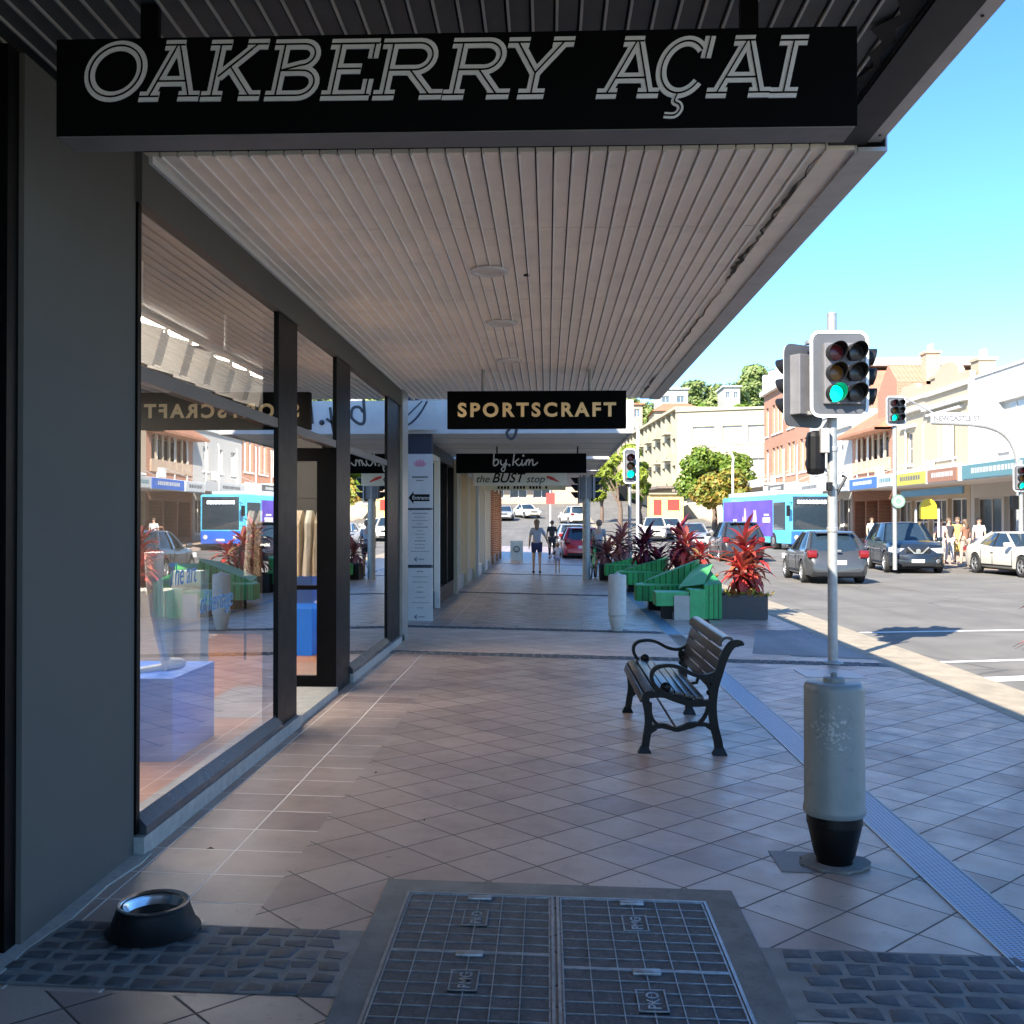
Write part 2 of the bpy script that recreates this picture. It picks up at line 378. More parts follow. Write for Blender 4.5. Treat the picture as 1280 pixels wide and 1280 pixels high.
    D['curtain'] = paint('curtained_glass', (.42, .44, .42), .3, var=.25, scale=1.4, spec=.8)
    D['shopdark'] = paint('shopfront_dark', (.035, .032, .03), .25, var=.6, scale=1.1, spec=.7)
    D['grass'] = paint('dry_ground', (.16, .17, .08), .95, var=.3, scale=.2)
    D['pathfar'] = paint('far_paving', (.42, .33, .27), .8, var=.12, scale=2)
    D['green'] = slat_mat('green_slats', (.03, .34, .09)); D['greentop'] = paint('green_top', (.06, .42, .14), .5, var=.2, scale=5, dirt=((.10, .25, .14), 14, .5))
    D['leafred'] = leafmat('red_leaf', [(0, (.42, .03, .035)), (.25, (.58, .07, .06)), (.42, (.24, .025, .03)), (.62, (.55, .16, .08)), (.78, (.17, .03, .025)), (.9, (.62, .24, .16)), (1, (.22, .17, .05))])
    D['leafmaroon'] = leafmat('maroon_leaf', [(0, (.10, .012, .03)), (.5, (.20, .02, .045)), (.85, (.07, .012, .02)), (1, (.34, .05, .07))])
    D['leafpink'] = leafmat('dusty_leaf', [(0, (.40, .12, .12)), (.5, (.5, .2, .17)), (1, (.22, .06, .06))])
    D['leaflow'] = leafmat('variegated_leaf', [(0, (.40, .36, .06)), (.4, (.22, .26, .05)), (.7, (.45, .15, .05)), (1, (.28, .06, .03))])
    D['leafgreen'] = leafmat('tree_leaf', [(0, (.08, .16, .02)), (.5, (.16, .25, .03)), (.8, (.24, .30, .05)), (1, (.06, .11, .02))], tr=.3)
    D['leafyellow'] = leafmat('yellow_green_leaf', [(0, (.24, .30, .03)), (.5, (.32, .38, .05)), (1, (.14, .2, .025))], tr=.3)
    D['leaforange'] = leafmat('flame_leaf', [(0, (.14, .20, .03)), (.5, (.26, .25, .04)), (.8, (.42, .24, .05)), (1, (.2, .24, .04))], tr=.3)
    D['leafdark'] = leafmat('hill_leaf', [(0, (.14, .21, .06)), (.5, (.22, .29, .09)), (1, (.30, .34, .13))], tr=.25)
def brick_mat(name, c1, c2):
    t = NT(name); b = t.n('ShaderNodeTexBrick'); v = t.obj()
    sw = t.n('ShaderNodeSeparateXYZ'); t.l(v, sw.inputs[0]); cb = t.n('ShaderNodeCombineXYZ')
    t.l(t.math('ADD', sw.outputs[0], sw.outputs[1]), cb.inputs[0]); t.l(sw.outputs[2], cb.inputs[1]); t.l(cb.outputs[0], b.inputs[0])
    b.inputs['Color1'].default_value = (*c1, 1); b.inputs['Color2'].default_value = (*c2, 1); b.inputs['Mortar'].default_value = (.5, .42, .34, 1)
    b.inputs['Scale'].default_value = 1; b.inputs['Brick Width'].default_value = .24; b.inputs['Row Height'].default_value = .086; b.inputs['Mortar Size'].default_value = .008
    t.set(base=b.outputs[0], rough=.85); return t.m
def slat_mat(name, c):
    t = NT(name); v = t.obj(); s = t.n('ShaderNodeSeparateXYZ'); t.l(v, s.inputs[0])
    u = t.math('ADD', s.outputs[0], t.math('MULTIPLY', s.outputs[1], .92)); fr = t.math('FRACT', t.math('MULTIPLY', u, 10.5))
    g = t.ramp(fr, [(0, 0), (.12, 1), (.88, 1), (1, 0)])
    fl = t.math('FLOOR', t.math('MULTIPLY', u, 10.5)); w = t.n('ShaderNodeTexWhiteNoise', noise_dimensions='1D'); t.l(fl, w.inputs['W'])
    b = t.mix(w.outputs[0], tuple(x * .75 for x in c), tuple(x * 1.3 for x in c)); b = t.mix(g, tuple(x * .12 for x in c), b)
    b = t.mix(t.ramp(t.noise(v, 5, 7, .7), [(.48, 0), (.75, .6)]), b, tuple(x * .45 + .02 for x in c)); b = t.mix(t.ramp(t.noise(v, 40, 4, .7), [(.62, 0), (.7, .5)]), b, (.16, .24, .16))
    t.set(base=b, rough=.55); t.bump(g, .012, 1); return t.m
mats()
def drain_mat():
    t = NT('drain_grate'); v = t.pos(); s = t.n('ShaderNodeSeparateXYZ'); t.l(v, s.inputs[0])
    a = t.math('FRACT', t.math('MULTIPLY', s.outputs[1], 55.0)); b = t.math('FRACT', t.math('MULTIPLY', s.outputs[0], 45.0))
    k = t.math('MULTIPLY', t.ramp(a, [(.35, 0), (.5, 1)]), t.ramp(b, [(.2, 0), (.35, 1)]))
    c = t.mix(k, (.15, .29, .46), (.02, .03, .05)); t.set(base=c, metal=.35, rough=.38); t.bump(k, -.004, 1); return t.m  # blue of the bars is sky reflection painted into the base
MAT['drain'] = drain_mat()
def drum_mat():
    t = NT('stained_drum'); v = t.obj(); n = t.noise(v, 4, 5); b = t.ramp(n, [(.3, (.165, .19, .19)), (.7, (.20, .225, .225))])
    mp = t.n('ShaderNodeMapping'); t.l(v, mp.inputs[0]); mp.inputs['Location'].default_value = (.05, .13, -.66); mp.inputs['Scale'].default_value = (1, 1, 1)
    ln = t.n('ShaderNodeVectorMath', operation='LENGTH'); mp.vector_type = 'POINT'; t.l(mp.outputs[0], ln.inputs[0])
    k = t.ramp(ln.outputs[1], [(.02, 1), (.17, 0)]); g = t.ramp(t.math('ADD', t.noise(v, 60, 6, .7), t.math('MULTIPLY', k, .16)), [(.66, 0), (.70, 1)]); m = t.math('MULTIPLY', g, t.ramp(k, [(.05, 0), (.3, 1)]))
    b = t.mix(m, b, (.36, .37, .36)); st = t.ramp(t.noise(v, 14, 6, .7), [(.56, 0), (.7, .5)]); b = t.mix(st, b, (.12, .13, .12))
    t.set(base=b, rough=.4, spec=.55); return t.m
MAT['bollard'] = drum_mat()
# ------------------------------------------------------------------ the ground
def strip(name, x0, x1, ys, zf, mat, kind='structure', thick=None, nx=1):
    m = MB(); vs = []; n = nx + 1
    for y in ys:
        for i in range(n):
            x = x0 + (x1 - x0) * i / nx; vs.append((x, y, zf(x, y)))
    fs = [(j * n + i, j * n + i + 1, (j + 1) * n + i + 1, (j + 1) * n + i) for j in range(len(ys) - 1) for i in range(nx)]
    m.add(vs, fs); o = m.build(name, mat); tag(o, kind=kind); return o
YS = [-12, 45] + [45 + 3 * i for i in range(1, 36)]
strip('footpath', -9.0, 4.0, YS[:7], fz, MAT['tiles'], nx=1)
ROADZ = -.12
strip('side_road', -40, 4.9, YS[5:], lambda x, y: -.1 + grade(y), MAT['asphalt'])
strip('road', 4.42, 16.0, YS, lambda x, y: ROADZ + grade(y), MAT['asphalt'])
k = MB()                                                  # kerb with a flush ramp part in front of the crossing
yk = [-12, 6, 9, 15, 17.5] + [20 + 5 * i for i in range(26)]
def kz(y): return -.088 + grade(y)
for a, b in zip(yk[:-1], yk[1:]):
    for x0, x1, z0, z1 in ((3.998, 4.15, 0, .0), (4.15, 4.80, 0, -.03)):
        k.add([(x0, a, kz(a) + z0 + .003), (x1, a, kz(a) + z1 + .003), (x1, b, kz(b) + z1 + .003), (x0, b, kz(b) + z0 + .003)], [(0, 1, 2, 3)])
    k.add([(4.80, a, kz(a) - .027), (4.80, b, kz(b) - .027), (4.805, b, kz(b) - .1), (4.805, a, kz(a) - .1)], [(0, 1, 2, 3)])
tag(k.build('kerb', MAT['kerb']), kind='structure')
m = MB(); m.add([(x, y, z) for x, y, z in ((2.55, 12.9, fz(2.55) + .005), (3.99, 12.7, fz(3.99) + .005), (3.99, 16.1, fz(3.99) + .005), (3.2, 15.9, fz(3.2) + .005))], [(0, 1, 2, 3)])
tag(m.build('ramp_patch', MAT['patch']), kind='structure')
m = MB(); m.box(15.9, 16.15, -12, 45, -.2, .03); m.box(16.15, 20.1, -12, 45, -.2, .028)
for j in range(2, len(YS)):
    a, b = YS[j - 1], YS[j]
    if b > 108: break
    m.add([(15.9, a, grade(a) + .03), (20.1, a, grade(a) + .03), (20.1, b, grade(b) + .03), (15.9, b, grade(b) + .03), (15.9, a, grade(a) - .2), (15.9, b, grade(b) - .2)], [(0, 1, 2, 3), (0, 3, 5, 4)])
tag(m.build('far_pavement', MAT['pathfar']), kind='structure')
# wide ground out to the horizon, with the hill
def hill(x, y):
    if y < 165: return 0
    h = 21.5 * math.exp(-((x - 52) / 75) ** 2) * min(1, (y - 165) / 110) ** 1.3
    h += 16 * math.exp(-((x + 120) / 90) ** 2) * min(1, (y - 165) / 110) + 14 * math.exp(-((x - 190) / 80) ** 2) * min(1, (y - 165) / 110)
    return h * (1 if y < 330 else max(0, 1 - (y - 330) / 500))
gx = [-3000, -800, -300] + [-200 + 20 * i for i in range(26)] + [420, 900, 3000]
gy = [-3000, -300, -20, 45] + [60 + 15 * i for i in range(20)] + [400, 480, 600, 900, 3000]
vs = []; 
for y in gy:
    for x in gx:
        z = grade(min(y, 160)) - .35 + hill(x, y)
        if y >= 900: z = -.35
        vs.append((x, y, z))
n = len(gx); m = MB(); m.add(vs, [(j * n + i, j * n + i + 1, (j + 1) * n + i + 1, (j + 1) * n + i) for j in range(len(gy) - 1) for i in range(n - 1)])
tag(m.build('hills', MAT['grass'], smooth=True, angle=0), kind='structure')
ext = strip('road_bend', -30, 60, [112, 120, 130, 140, 150, 160], lambda x, y: ROADZ + grade(y) + .012, MAT['asphalt'])
# markings
m = MB(); zz = ROADZ + .004
def mark(a, b, w):
    pa, pb = at(*a, ROADZ), at(*b, ROADZ); d = (pb - pa).normalized(); nn = Vector((-d.y, d.x, 0)) * w / 2
    m.add([(p.x, p.y, zz) for p in (pa - nn, pb - nn, pb + nn, pa + nn)], [(0, 1, 2, 3)])
m2 = []
def ext_(a, b, k): return (a[0] + (b[0] - a[0]) * k, a[1] + (b[1] - a[1]) * k)
mark((1075, 791), ext_((1075, 791), (1256, 788), 3.3), .13); mark((1176, 828), ext_((1176, 828), (1280, 825), 4), .13)
mark((1228, 850), ext_((1228, 850), (1280, 848), 6), .30)
for yy in (34, 40): m.add([(x, y, zz) for x, y in ((10.1, yy), (10.22, yy), (10.22, yy + 2.4), (10.1, yy + 2.4))], [(0, 1, 2, 3)])
for yy in (): m.add([(x, y, zz) for x, y in ((7.0, yy), (7.1, yy), (7.1, yy + 2), (7.0, yy + 2))], [(0, 1, 2, 3)])
tag(m.build('lane_markings', MAT['line']), kind='structure')
# drain channel
m = MB(); m.add([(1.72, -5, fz(1.72) + .004), (1.94, -5, fz(1.94) + .004), (1.94, 44, fz(1.94) + .004), (1.72, 44, fz(1.72) + .004)], [(0, 1, 2, 3)])
tag(m.build('drain_channel', MAT['drain']), kind='structure')
m = MB()
for x in (1.715, 1.935): m.box(x, x + .01, -5, 44, fz(x) - .05, fz(x) + .006)
tag(m.build('drain_edge', MAT['alu']), kind='structure')
# driveway crossing between two cobble bands; sunlit band painted in as paler salmon paving
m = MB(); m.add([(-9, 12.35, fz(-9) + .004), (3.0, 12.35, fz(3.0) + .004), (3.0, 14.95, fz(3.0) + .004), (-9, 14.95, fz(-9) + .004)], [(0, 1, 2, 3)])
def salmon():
    t = NT('painted_sun_paving'); v = t.pos(); r, mm = tile_pattern(t, v, .3, PI / 4); r2, _ = tile_pattern(t, v, .3, PI / 4)
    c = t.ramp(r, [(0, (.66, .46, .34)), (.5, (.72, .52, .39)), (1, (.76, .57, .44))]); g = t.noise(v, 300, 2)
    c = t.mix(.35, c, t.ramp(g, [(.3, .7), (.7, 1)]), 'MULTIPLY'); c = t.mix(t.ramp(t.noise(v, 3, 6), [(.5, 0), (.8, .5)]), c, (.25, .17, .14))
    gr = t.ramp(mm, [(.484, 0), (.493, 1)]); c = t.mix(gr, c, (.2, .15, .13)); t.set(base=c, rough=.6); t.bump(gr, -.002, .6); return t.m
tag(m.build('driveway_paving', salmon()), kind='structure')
def cobbles(name, x0, x1, y0, y1, pitch, big=False, step=0):
    nm = round((y1 - y0) / pitch); st = MB(); mo = MB()
    mo.add([(x0, y0, fz(x0) + .003), (x1, y0, fz(x1) + .003), (x1, y1, fz(x1) + .003), (x0, y1, fz(x0) + .003)], [(0, 1, 2, 3)])
    for j in range(nm):
        x = x0 + rnd.uniform(0, pitch)
        while x < x1 - pitch:
            w = pitch * rnd.uniform(.72, .86); y = y0 + (j + .5) * (y1 - y0) / nm; h = rnd.uniform(.001, .0045)
            dx = [rnd.uniform(-.012, .012) for _ in range(8)]; q = (y1 - y0) / nm * rnd.uniform(.29, .37)
            b = .012; z = fz(x) + .003
            pts = [(x + dx[0], y - q + dx[1]), (x + w + dx[2], y - q + dx[3]), (x + w + dx[4], y + q + dx[5]), (x + dx[6], y + q + dx[7])]
            cx = sum(p[0] for p in pts) / 4; cy = sum(p[1] for p in pts) / 4
            top = [(cx + (p[0] - cx) * .88, cy + (p[1] - cy) * .86, z + h + rnd.uniform(-.002, .002)) for p in pts]
            mid = [(cx + (p[0] - cx) * .95, cy + (p[1] - cy) * .94, z + h * .65) for p in pts]
            st.add([(*p, z - .002) for p in pts] + mid + top, [(i, (i + 1) % 4, 4 + (i + 1) % 4, 4 + i) for i in range(4)] + [(4 + i, 4 + (i + 1) % 4, 8 + (i + 1) % 4, 8 + i) for i in range(4)] + [(8, 9, 10, 11)])
            x += w + pitch * rnd.uniform(.14, .24)
    tag(mo.build(name + '_mortar', MAT['mortar']), kind='structure')
    tag(st.build(name, MAT['cobble'], smooth=True, angle=60), kind='structure')
cobbles('cobble_band', -1.93, -.70, 3.40, 3.95, .10)
cobbles('cobble_band', .80, 4.0, 3.36, 3.93, .115)
for y0 in (12.05, 15.0, 22.4, 30.5, 38.0): cobbles('cobble_band', -2.2 if y0 > 13 else -1.9, 4.0 if y0 < 14 else 1.7, y0, y0 + .3, .11)
# dark square tile by the nearer bollard foot and service covers in the path
def flat_plate(name, x0, x1, y0, y1, mat, label=None, cat=None, h=.006):
    z0, z1 = fz(x0), fz(x1); m = MB()
    vs = [(x0, y0, z0 + h), (x1, y0, z1 + h), (x1, y1, z1 + h), (x0, y1, z0 + h)]; m.add(vs + [(x, y, z - h - .02) for x, y, z in vs], [(0, 1, 2, 3), (0, 1, 5, 4), (1, 2, 6, 5), (2, 3, 7, 6), (3, 0, 4, 7)])
    o = m.build(name, mat)
    if label: tag(o, label, cat)
    return o
flat_plate('service_cover', 2.75, 3.4, 11.05, 11.6, MAT['alu'], 'flat grey metal service cover set in the paving beside the signal pole', 'access cover')
flat_plate('service_cover', .02, .52, 15.9, 16.6, MAT['alu'], 'small grey service cover in the footpath just past the salmon paving', 'access cover')

# ------------------------------------------------------------------ service pit in the foreground
pit = thing('service_pit', 'worn concrete and steel surround of the service pit in the foreground', 'pit frame', (0, 0, 0))
def pz(x): return fz(x)
fr = MB()
def slab(m, x0, x1, y0, y1, h, low=-.03):
    m.add([(x0, y0, pz(x0) + h), (x1, y0, pz(x1) + h), (x1, y1, pz(x1) + h), (x0, y1, pz(x0) + h)] + [(x0, y0, pz(x0) + low), (x1, y0, pz(x1) + low), (x1, y1, pz(x1) + low), (x0, y1, pz(x0) + low)],
          [(0, 1, 2, 3), (0, 1, 5, 4), (1, 2, 6, 5), (2, 3, 7, 6), (3, 0, 4, 7)])
slab(fr, -.705, -.60, 2.2, 4.52, .006); slab(fr, .665, .80, 2.2, 4.52, .006); slab(fr, -.60, .665, 4.375, 4.52, .006)
fr.build('concrete_surround', MAT['concrete'], pit)
fr = MB()
for x in (-.60, .012, .034, .655): slab(fr, x, x + .012, 2.2, 4.363, .009)
slab(fr, -.60, .667, 4.363, 4.375, .009)
fr.build('steel_frame', MAT['steel'] if False else paint('worn_steel', (.30, .32, .34), .38, metal=.7, var=.25, scale=20), pit)
INF = paint('lid_infill', (.055, .058, .064), .75, var=.4, scale=22, bump=.004, bscale=110, dirt=((.16, .155, .15), 60, .7))
LIDM = paint('lid_steel', (.30, .34, .38), .4, metal=.7, var=.3, scale=20, dirt=((.09, .07, .06), 25, .7))
def pit_lid(x0, x1, y0, y1, n, label, txt, wy):
    t = thing('access_cover', label, 'pit lid', ((x0 + x1) / 2, (y0 + y1) / 2, 0)); cx, cy = (x0 + x1) / 2, (y0 + y1) / 2
    a = MB(); b = MB()
    slab(a, x0, x1, y0, y1, .002)
    nn = 6
    for i in range(nn + 1):
        x = x0 + (x1 - x0 - .006) * i / nn; slab(b, x, x + (.006 if i in (0, nn) else .004), y0, y1, .006)
    ny = max(3, round((y1 - y0) / .083))
    for i in range(ny + 1):
        y = y0 + (y1 - y0 - .006) * i / ny
        slab(b, x0, x1, y, y + (.009 if i in (0, ny) else .004), .0055)
    for v in (a, b): v.v = [(p[0] - cx, p[1] - cy, p[2]) for p in v.v]
    a.build('infill', INF, t); b.build('grid_bars', LIDM, t)
    h = MB(); h.bbox(-.05, .05, wy - .02 - cy, wy + .02 - cy, pz(cx), pz(cx) + .012, .004); h.build('lifting_key', LIDM, t, smooth=True)
    px_ = -.01
    p = MB(); p.box(-.052, .045, wy - .30 - cy, wy - .14 - cy, pz(cx) - .01, pz(cx) + .006); p.build('name_plate', INF, t)
    e = MB()
    for x in (-.053, .042): e.box(x, x + .005, wy - .30 - cy, wy - .14 - cy, pz(cx), pz(cx) + .009)
    for y in (-.30, -.145): e.box(-.0545, .0485, wy + y - cy, wy + y + .005 - cy, pz(cx), pz(cx) + .0092)
    e.build('plate_rim', LIDM, t)
    text_obj('lettering', txt, .062, LIDM, t, (.022 + pz(0), wy - .22 - cy, pz(cx) + .007), (0, 0, PI / 2), bold=.001)
pit_lid(-.585, .008, 3.79, 4.36, 6, 'far left lid of the foreground service pit with a concrete grid', 'PKO', 4.33)
pit_lid(-.585, .008, 3.19, 3.785, 6, 'left lid of the pit carrying the letters PMG by the bottom edge', 'PMG', 3.77)
pit_lid(.05, .65, 3.69, 4.36, 6, 'far right lid of the foreground service pit beside the pale tiles', 'PMG', 4.33)
pit_lid(.05, .65, 3.09, 3.685, 6, 'right lid of the pit carrying the letters PKO by the bottom edge', 'PKO', 3.67)
pit_lid(-.585, .008, 2.59, 3.185, 6, 'nearest left pit lid under the camera', 'PMG', 3.17)
pit_lid(.05, .65, 2.49, 3.085, 6, 'nearest right pit lid under the camera', 'PKO', 3.07)

# ------------------------------------------------------------------ left: dark corner shop (nearest)
XF = -1.93
b0 = thing('corner_shop', 'charcoal rendered shop with broad pillar and black door frame at the near left', 'shop', (XF, 4.72, 0), 0)
w = MB(); w.box(-1.2, 0, -1.02, 0, -.02, 3.33); w.build('pillar', MAT['charcoal'], b0)
w = MB(); w.box(-9, 0, -14, .0, 3.42, 7.4); w.box(-9, -8.8, -14, 0, -.1, 3.42); w.box(-8.8, -1.2, -.1, 0, -.1, 3.42); w.build('wall', MAT['walldark'], b0)
w = MB(); w.box(-.18, -.02, -1.10, -1.022, 0, 3.33); w.box(-.10, -.03, -1.32, -1.22, 0, 3.33); w.box(-.12, -.04, -5, -1.10, 2.32, 2.42); w.box(-.1, -.04, -5, -1.1, 0, .14)
w.build('door_frame', MAT['black'], b0)
w = MB(); w.box(-.09, -.075, -5, -1.09, .14, 3.33); w.build('glass', MAT['glass2'], b0)
w = MB(); w.box(-.3, -.26, -5, -1.3, 0, 3.4); w.build('inner_blind', MAT['blackmatt'], b0)
w = MB(); z = .0
pts = [(0.0, -1.9), (.03, -1.2), (.015, -1.05), (.045, -.75), (.03, -.4), (.06, -.1), (.05, .05)]
for a, b in zip(pts[:-1], pts[1:]):
    w.add([(-.05, a[1], .012), (a[0] + .02, a[1], .006), (b[0] + .02, b[1], .006), (-.05, b[1], .012), (a[0] + .02, a[1], -.06 + .04), (b[0] + .02, b[1], -.06 + .04)], [(0, 1, 2, 3), (1, 4, 5, 2)])
w.v = [(x, y, z_ + fz(XF)) for x, y, z_ in w.v]
w.build('cement_fillet', MAT['stone'], b0)

# ------------------------------------------------------------------ left: clothing shop with big windows
b1 = thing('clothing_shop', 'clothing shop with black framed display windows and recessed glass door', 'shop', (XF, 4.72, 0))
L1 = 13.7 - 4.72
zb = fz(XF)
w = MB()
w.box(-.35, .0, -.0, .0 + .06, zb, 3.33) if False else None
w.box(-.30, .03, .0, L1, 3.10, 3.335)                               # header
w.build('header', MAT['charcoal'], b1)
w = MB()
w.box(-.10, .014, 2.50, 3.04, .10, 3.098)
w.build('mullion', MAT['black'], b1)
w = MB(); w.box(-.12, .014, 4.50, 5.14, zb, 3.098); w.build('mullion', MAT['black'], b1)
w = MB(); w.box(-.10, .014, 7.45, 8.46, .10, 3.098); w.build('mullion', MAT['black'], b1)
w = MB(); w.box(-.08, .012, .0, .04, .14, 3.098); w.build('mullion', MAT['black'], b1)
w = MB(); w.box(-.07, .010, .04, 2.5, 2.27, 2.335); w.box(-.07, .010, 3.04, 4.5, 2.27, 2.335); w.box(-.07, .010, 5.14, 7.45, 2.27, 2.335); w.build('transom', paint('transom_metal', (.13, .13, .13), .35, metal=.5), b1)
w = MB()
for a, b in ((.0, 3.04), (5.14, 8.62)):
    w = MB(); w.box(-.2, .05, a, b, zb - .02, .128); w.build('plinth', MAT['stone'], b1)
for a, b in ((.04, 2.5), (5.14, 7.45)):
    w = MB(); w.add([(-.006, a, .225), (-.006, b, .225), (.045, b, .17), (.045, a, .17), (-.06, a, .129), (-.06, b, .129), (.045, b, .129), (.045, a, .129)], [(0, 1, 2, 3), (4, 5, 6, 7), (2, 3, 7, 6), (0, 4, 7, 3), (1, 5, 6, 2), (0, 1, 5, 4)]); w.build('sill', MAT['sill'], b1)
for a, b, z0, z1 in ((.04, 2.5, .17, 2.27), (.04, 2.5, 2.335, 3.098), (3.04, 4.5, 2.335, 3.098), (5.14, 7.45, .17, 2.27), (5.14, 7.45, 2.335, 3.098)):
    w = MB(); w.add([(-.004, a, z0), (-.004, b, z0), (-.004, b, z1), (-.004, a, z1)], [(0, 1, 2, 3)]); w.build('window', MAT['glass'], b1)
w = MB(); w.box(-.3, .05, 8.46, L1, zb, 3.32); w.build('end_trim', MAT['alu'], b1)
w = MB(); w.box(-9, .0, 0.001, L1 - .001, 3.42, 7.2); w.box(-9, -8.8, 0, L1, -.1, 3.42); w.box(-8.8, -.3, L1 - .12, L1, -.1, 3.42); w.box(-8.8, -.3, .001, .1, -.1, 3.42); w.build('wall', MAT['wallgrey'], b1)
w = MB(); w.box(-8.8, -.11, .1, L1 - .12, .05, .10); w.build('timber_floor', MAT['wood'], b1)
w = MB(); w.box(-.9, .03, 3.04, 4.5, zb - .01, .104); w.build('threshold', MAT['stone'], b1)
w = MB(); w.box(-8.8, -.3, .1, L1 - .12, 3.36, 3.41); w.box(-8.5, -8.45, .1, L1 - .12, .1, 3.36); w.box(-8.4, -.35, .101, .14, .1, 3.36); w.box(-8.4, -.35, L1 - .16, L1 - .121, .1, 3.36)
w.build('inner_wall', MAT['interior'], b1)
# return screen and open door leaf facing the camera in the recess
w = MB()
w.box(-.5, -.43, 4.52, 4.58, .1, 2.27); w.box(-.17, -.121, 4.52, 4.58, .1, 2.27) ; w.box(-.43, -.17, 4.52, 4.58, 2.15, 2.27); w.box(-.43, -.17, 4.52, 4.58, .1, .2); w.box(-.43, -.17, 4.53, 4.57, .98, 1.02)
dl = w.build('door', MAT['black'], b1)
w = MB(); w.box(-.43, -.17, 4.545, 4.555, .2, 2.15); w.build('pane', MAT['glass'], dl)
w = MB(); w.box(-1.7, -1.62, 3.2, 4.98, .1, 2.3); w.build('back_screen', MAT['interiordark'], b1) if False else None
# shop furnishings
shade_m = NT('lit_shade').set(base=(.5, .47, .42), em=(1, .9, .78), es=.05, rough=.6).m
t = thing('track_light', 'white ceiling track with big square shades inside the clothing shop', 'track light', (XF - .81, 5.6, 0))
w = MB(); w.box(-.03, .03, -.6, 4.3, 3.0, 3.05)
for y in (-.4, 1.2, 3.0): w.tube([(0, y, 3.05), (0, y, 3.36)], .012, 6)
w.build('track', MAT['white'], t)
for i in range(9):
    y = -.35 + i * .5; w = MB(); w.tube([(0, y, 3.0), (0, y, 2.93)], .015, 8); w.obox((.02, y, 2.80), .24, .035, .26, (0, R(16), 0)); w.obox((0.02, y + .09, 2.80), .22, .13, .22, (0, R(16), 0)); w.build('shade', shade_m, t)
em = emis('shop_fill_glow', (1, .90, .78), 4.5)  # glowing ceiling panels added as warm fill for interior and footpath
for x in (-1.7, -4.2):
    t = thing('fill_panel', 'glowing fill panel added under the ceiling inside the clothing shop, %s row' % ('front' if x > -4 else 'back'), 'fill panel', (XF + x, 9, 3.35))
    for y in (-2.6, 0, 2.6):
        w = MB(); w.box(-.3, .3, y - .8, y + .8, -.04, .0); w.build('panel', em, t)
t = thing('display_plinth', 'bright blue display cube in the shop window', 'plinth', (XF - .76, 6.72, .1))
w = MB(); w.bbox(-.34, .35, -.4, .4, 0, .52, .004); w.build('body', MAT['blue'], t)
t = thing('display_plinth', 'tall white display column behind the blue cube', 'plinth', (XF - 1.3, 8.2, .1)); w = MB(); w.bbox(-.2, .2, -.2, .2, 0, .95, .004); w.build('body', MAT['offwhite'], t)
t = thing('display_plinth', 'slim white display column near the first black mullion', 'plinth', (XF - 1.0, 8.3, .1)); w = MB(); w.bbox(-.12, .12, -.1, .1, 0, 1.1, .004); w.build('body', MAT['offwhite'], t)
t = thing('display_plinth', 'royal blue pedestal behind the open shop door', 'plinth', (XF - 1.0, 11.6, .1)); w = MB(); w.bbox(-.2, .3, -.25, .25, 0, .9, .004); w.build('body', MAT['blue'], t)
t = thing('mannequin_legs', 'white mannequin leg sculpture with a shoe on the blue cube', 'mannequin', (XF - .62, 6.7, .62))
w = MB()
w.tube(smoothpts([(-.02, -.1, .78), (-.02, -.08, .5), (-.01, -.05, .3), (.02, -.02, .1), (.03, .0, .03)]), [.062, .06, .058, .054, .05, .047, .044, .04, .036, .033, .03, .028, .028, .028, .03, .033, .035][:17], 10)
w.tube([(.03, -.05, .03), (.05, .05, .035), (.06, .14, .025), (.07, .2, .02)], [.03, .042, .038, .02], 10)
w.build('leg', MAT['white'], t, smooth=True)
w = MB(); w.tube([(.03, .0, .02), (-.1, -.16, -.02 + .03), (-.22, -.3, .02)], [.03, .028, .02], 8); w.build('arm', MAT['white'], t, smooth=True)
t = thing('clothes_rail', 'clothes rail of linen garments seen through the open shop door', 'clothes rail', (XF - .85, 11.0, .1))
w = MB(); w.tube([(-.5, 0, 0), (-.5, 0, 1.75), (.5, 0, 1.75), (.5, 0, 0)], .014, 8); w.build('rail', MAT['black'], t)
for i in range(9):
    x = -.42 + i * .105; w = MB(); hw = .20
    for zz0, zz1 in ((.95, 1.6),):
        ring = []
        for zi in range(6):
            z = 1.62 - zi * .14; wd = (.04, .2, .2, .21, .215, .22)[zi]
            ring.append([(x + .03 * math.sin(a * 3 + i), wd * math.cos(a), z) if abs(math.sin(a)) < .3 else (x + .032 * (1 if math.sin(a) > 0 else -1) + .01 * math.sin(zi + i), wd * math.cos(a), z) for a in [2 * PI * q / 12 for q in range(12)]])
        vs = [p for q in ring for p in q]; w.add(vs, [(a * 12 + b, a * 12 + (b + 1) % 12, (a + 1) * 12 + (b + 1) % 12, (a + 1) * 12 + b) for a in range(5) for b in range(12)])
    w.build('garment', MAT['linen'] if i % 3 else MAT['cream'], t, smooth=True)
t = thing('clothes_rail', 'wall rail with white and tan clothes deep in the clothing shop', 'clothes rail', (XF - 4.5, 8.6, .1), PI / 2)
w = MB(); w.tube([(-1.8, 0, 0), (-1.8, 0, 1.6), (1.8, 0, 1.6), (1.8, 0, 0)], .014, 8); w.build('rail', MAT['black'], t)
for i in range(24):
    x = -1.7 + i * .145; w = MB(); w.prism([(-.2, 1.5), (-.06, 1.58), (.06, 1.58), (.2, 1.5), (.23, .8 - .2 * (i % 3)), (-.23, .8 - .2 * (i % 3))], x - .03, x + .03, lambda u, v, q: (q, u, v)); w.build('garment', [MAT['linen'], MAT['cream'], MAT['blue'], MAT['white']][rnd.choice([0, 0, 1, 1, 3])], t)
dec = thing('window_decal', 'blue lettering stuck on the display window', 'decal', (XF + .001, 0, 0))
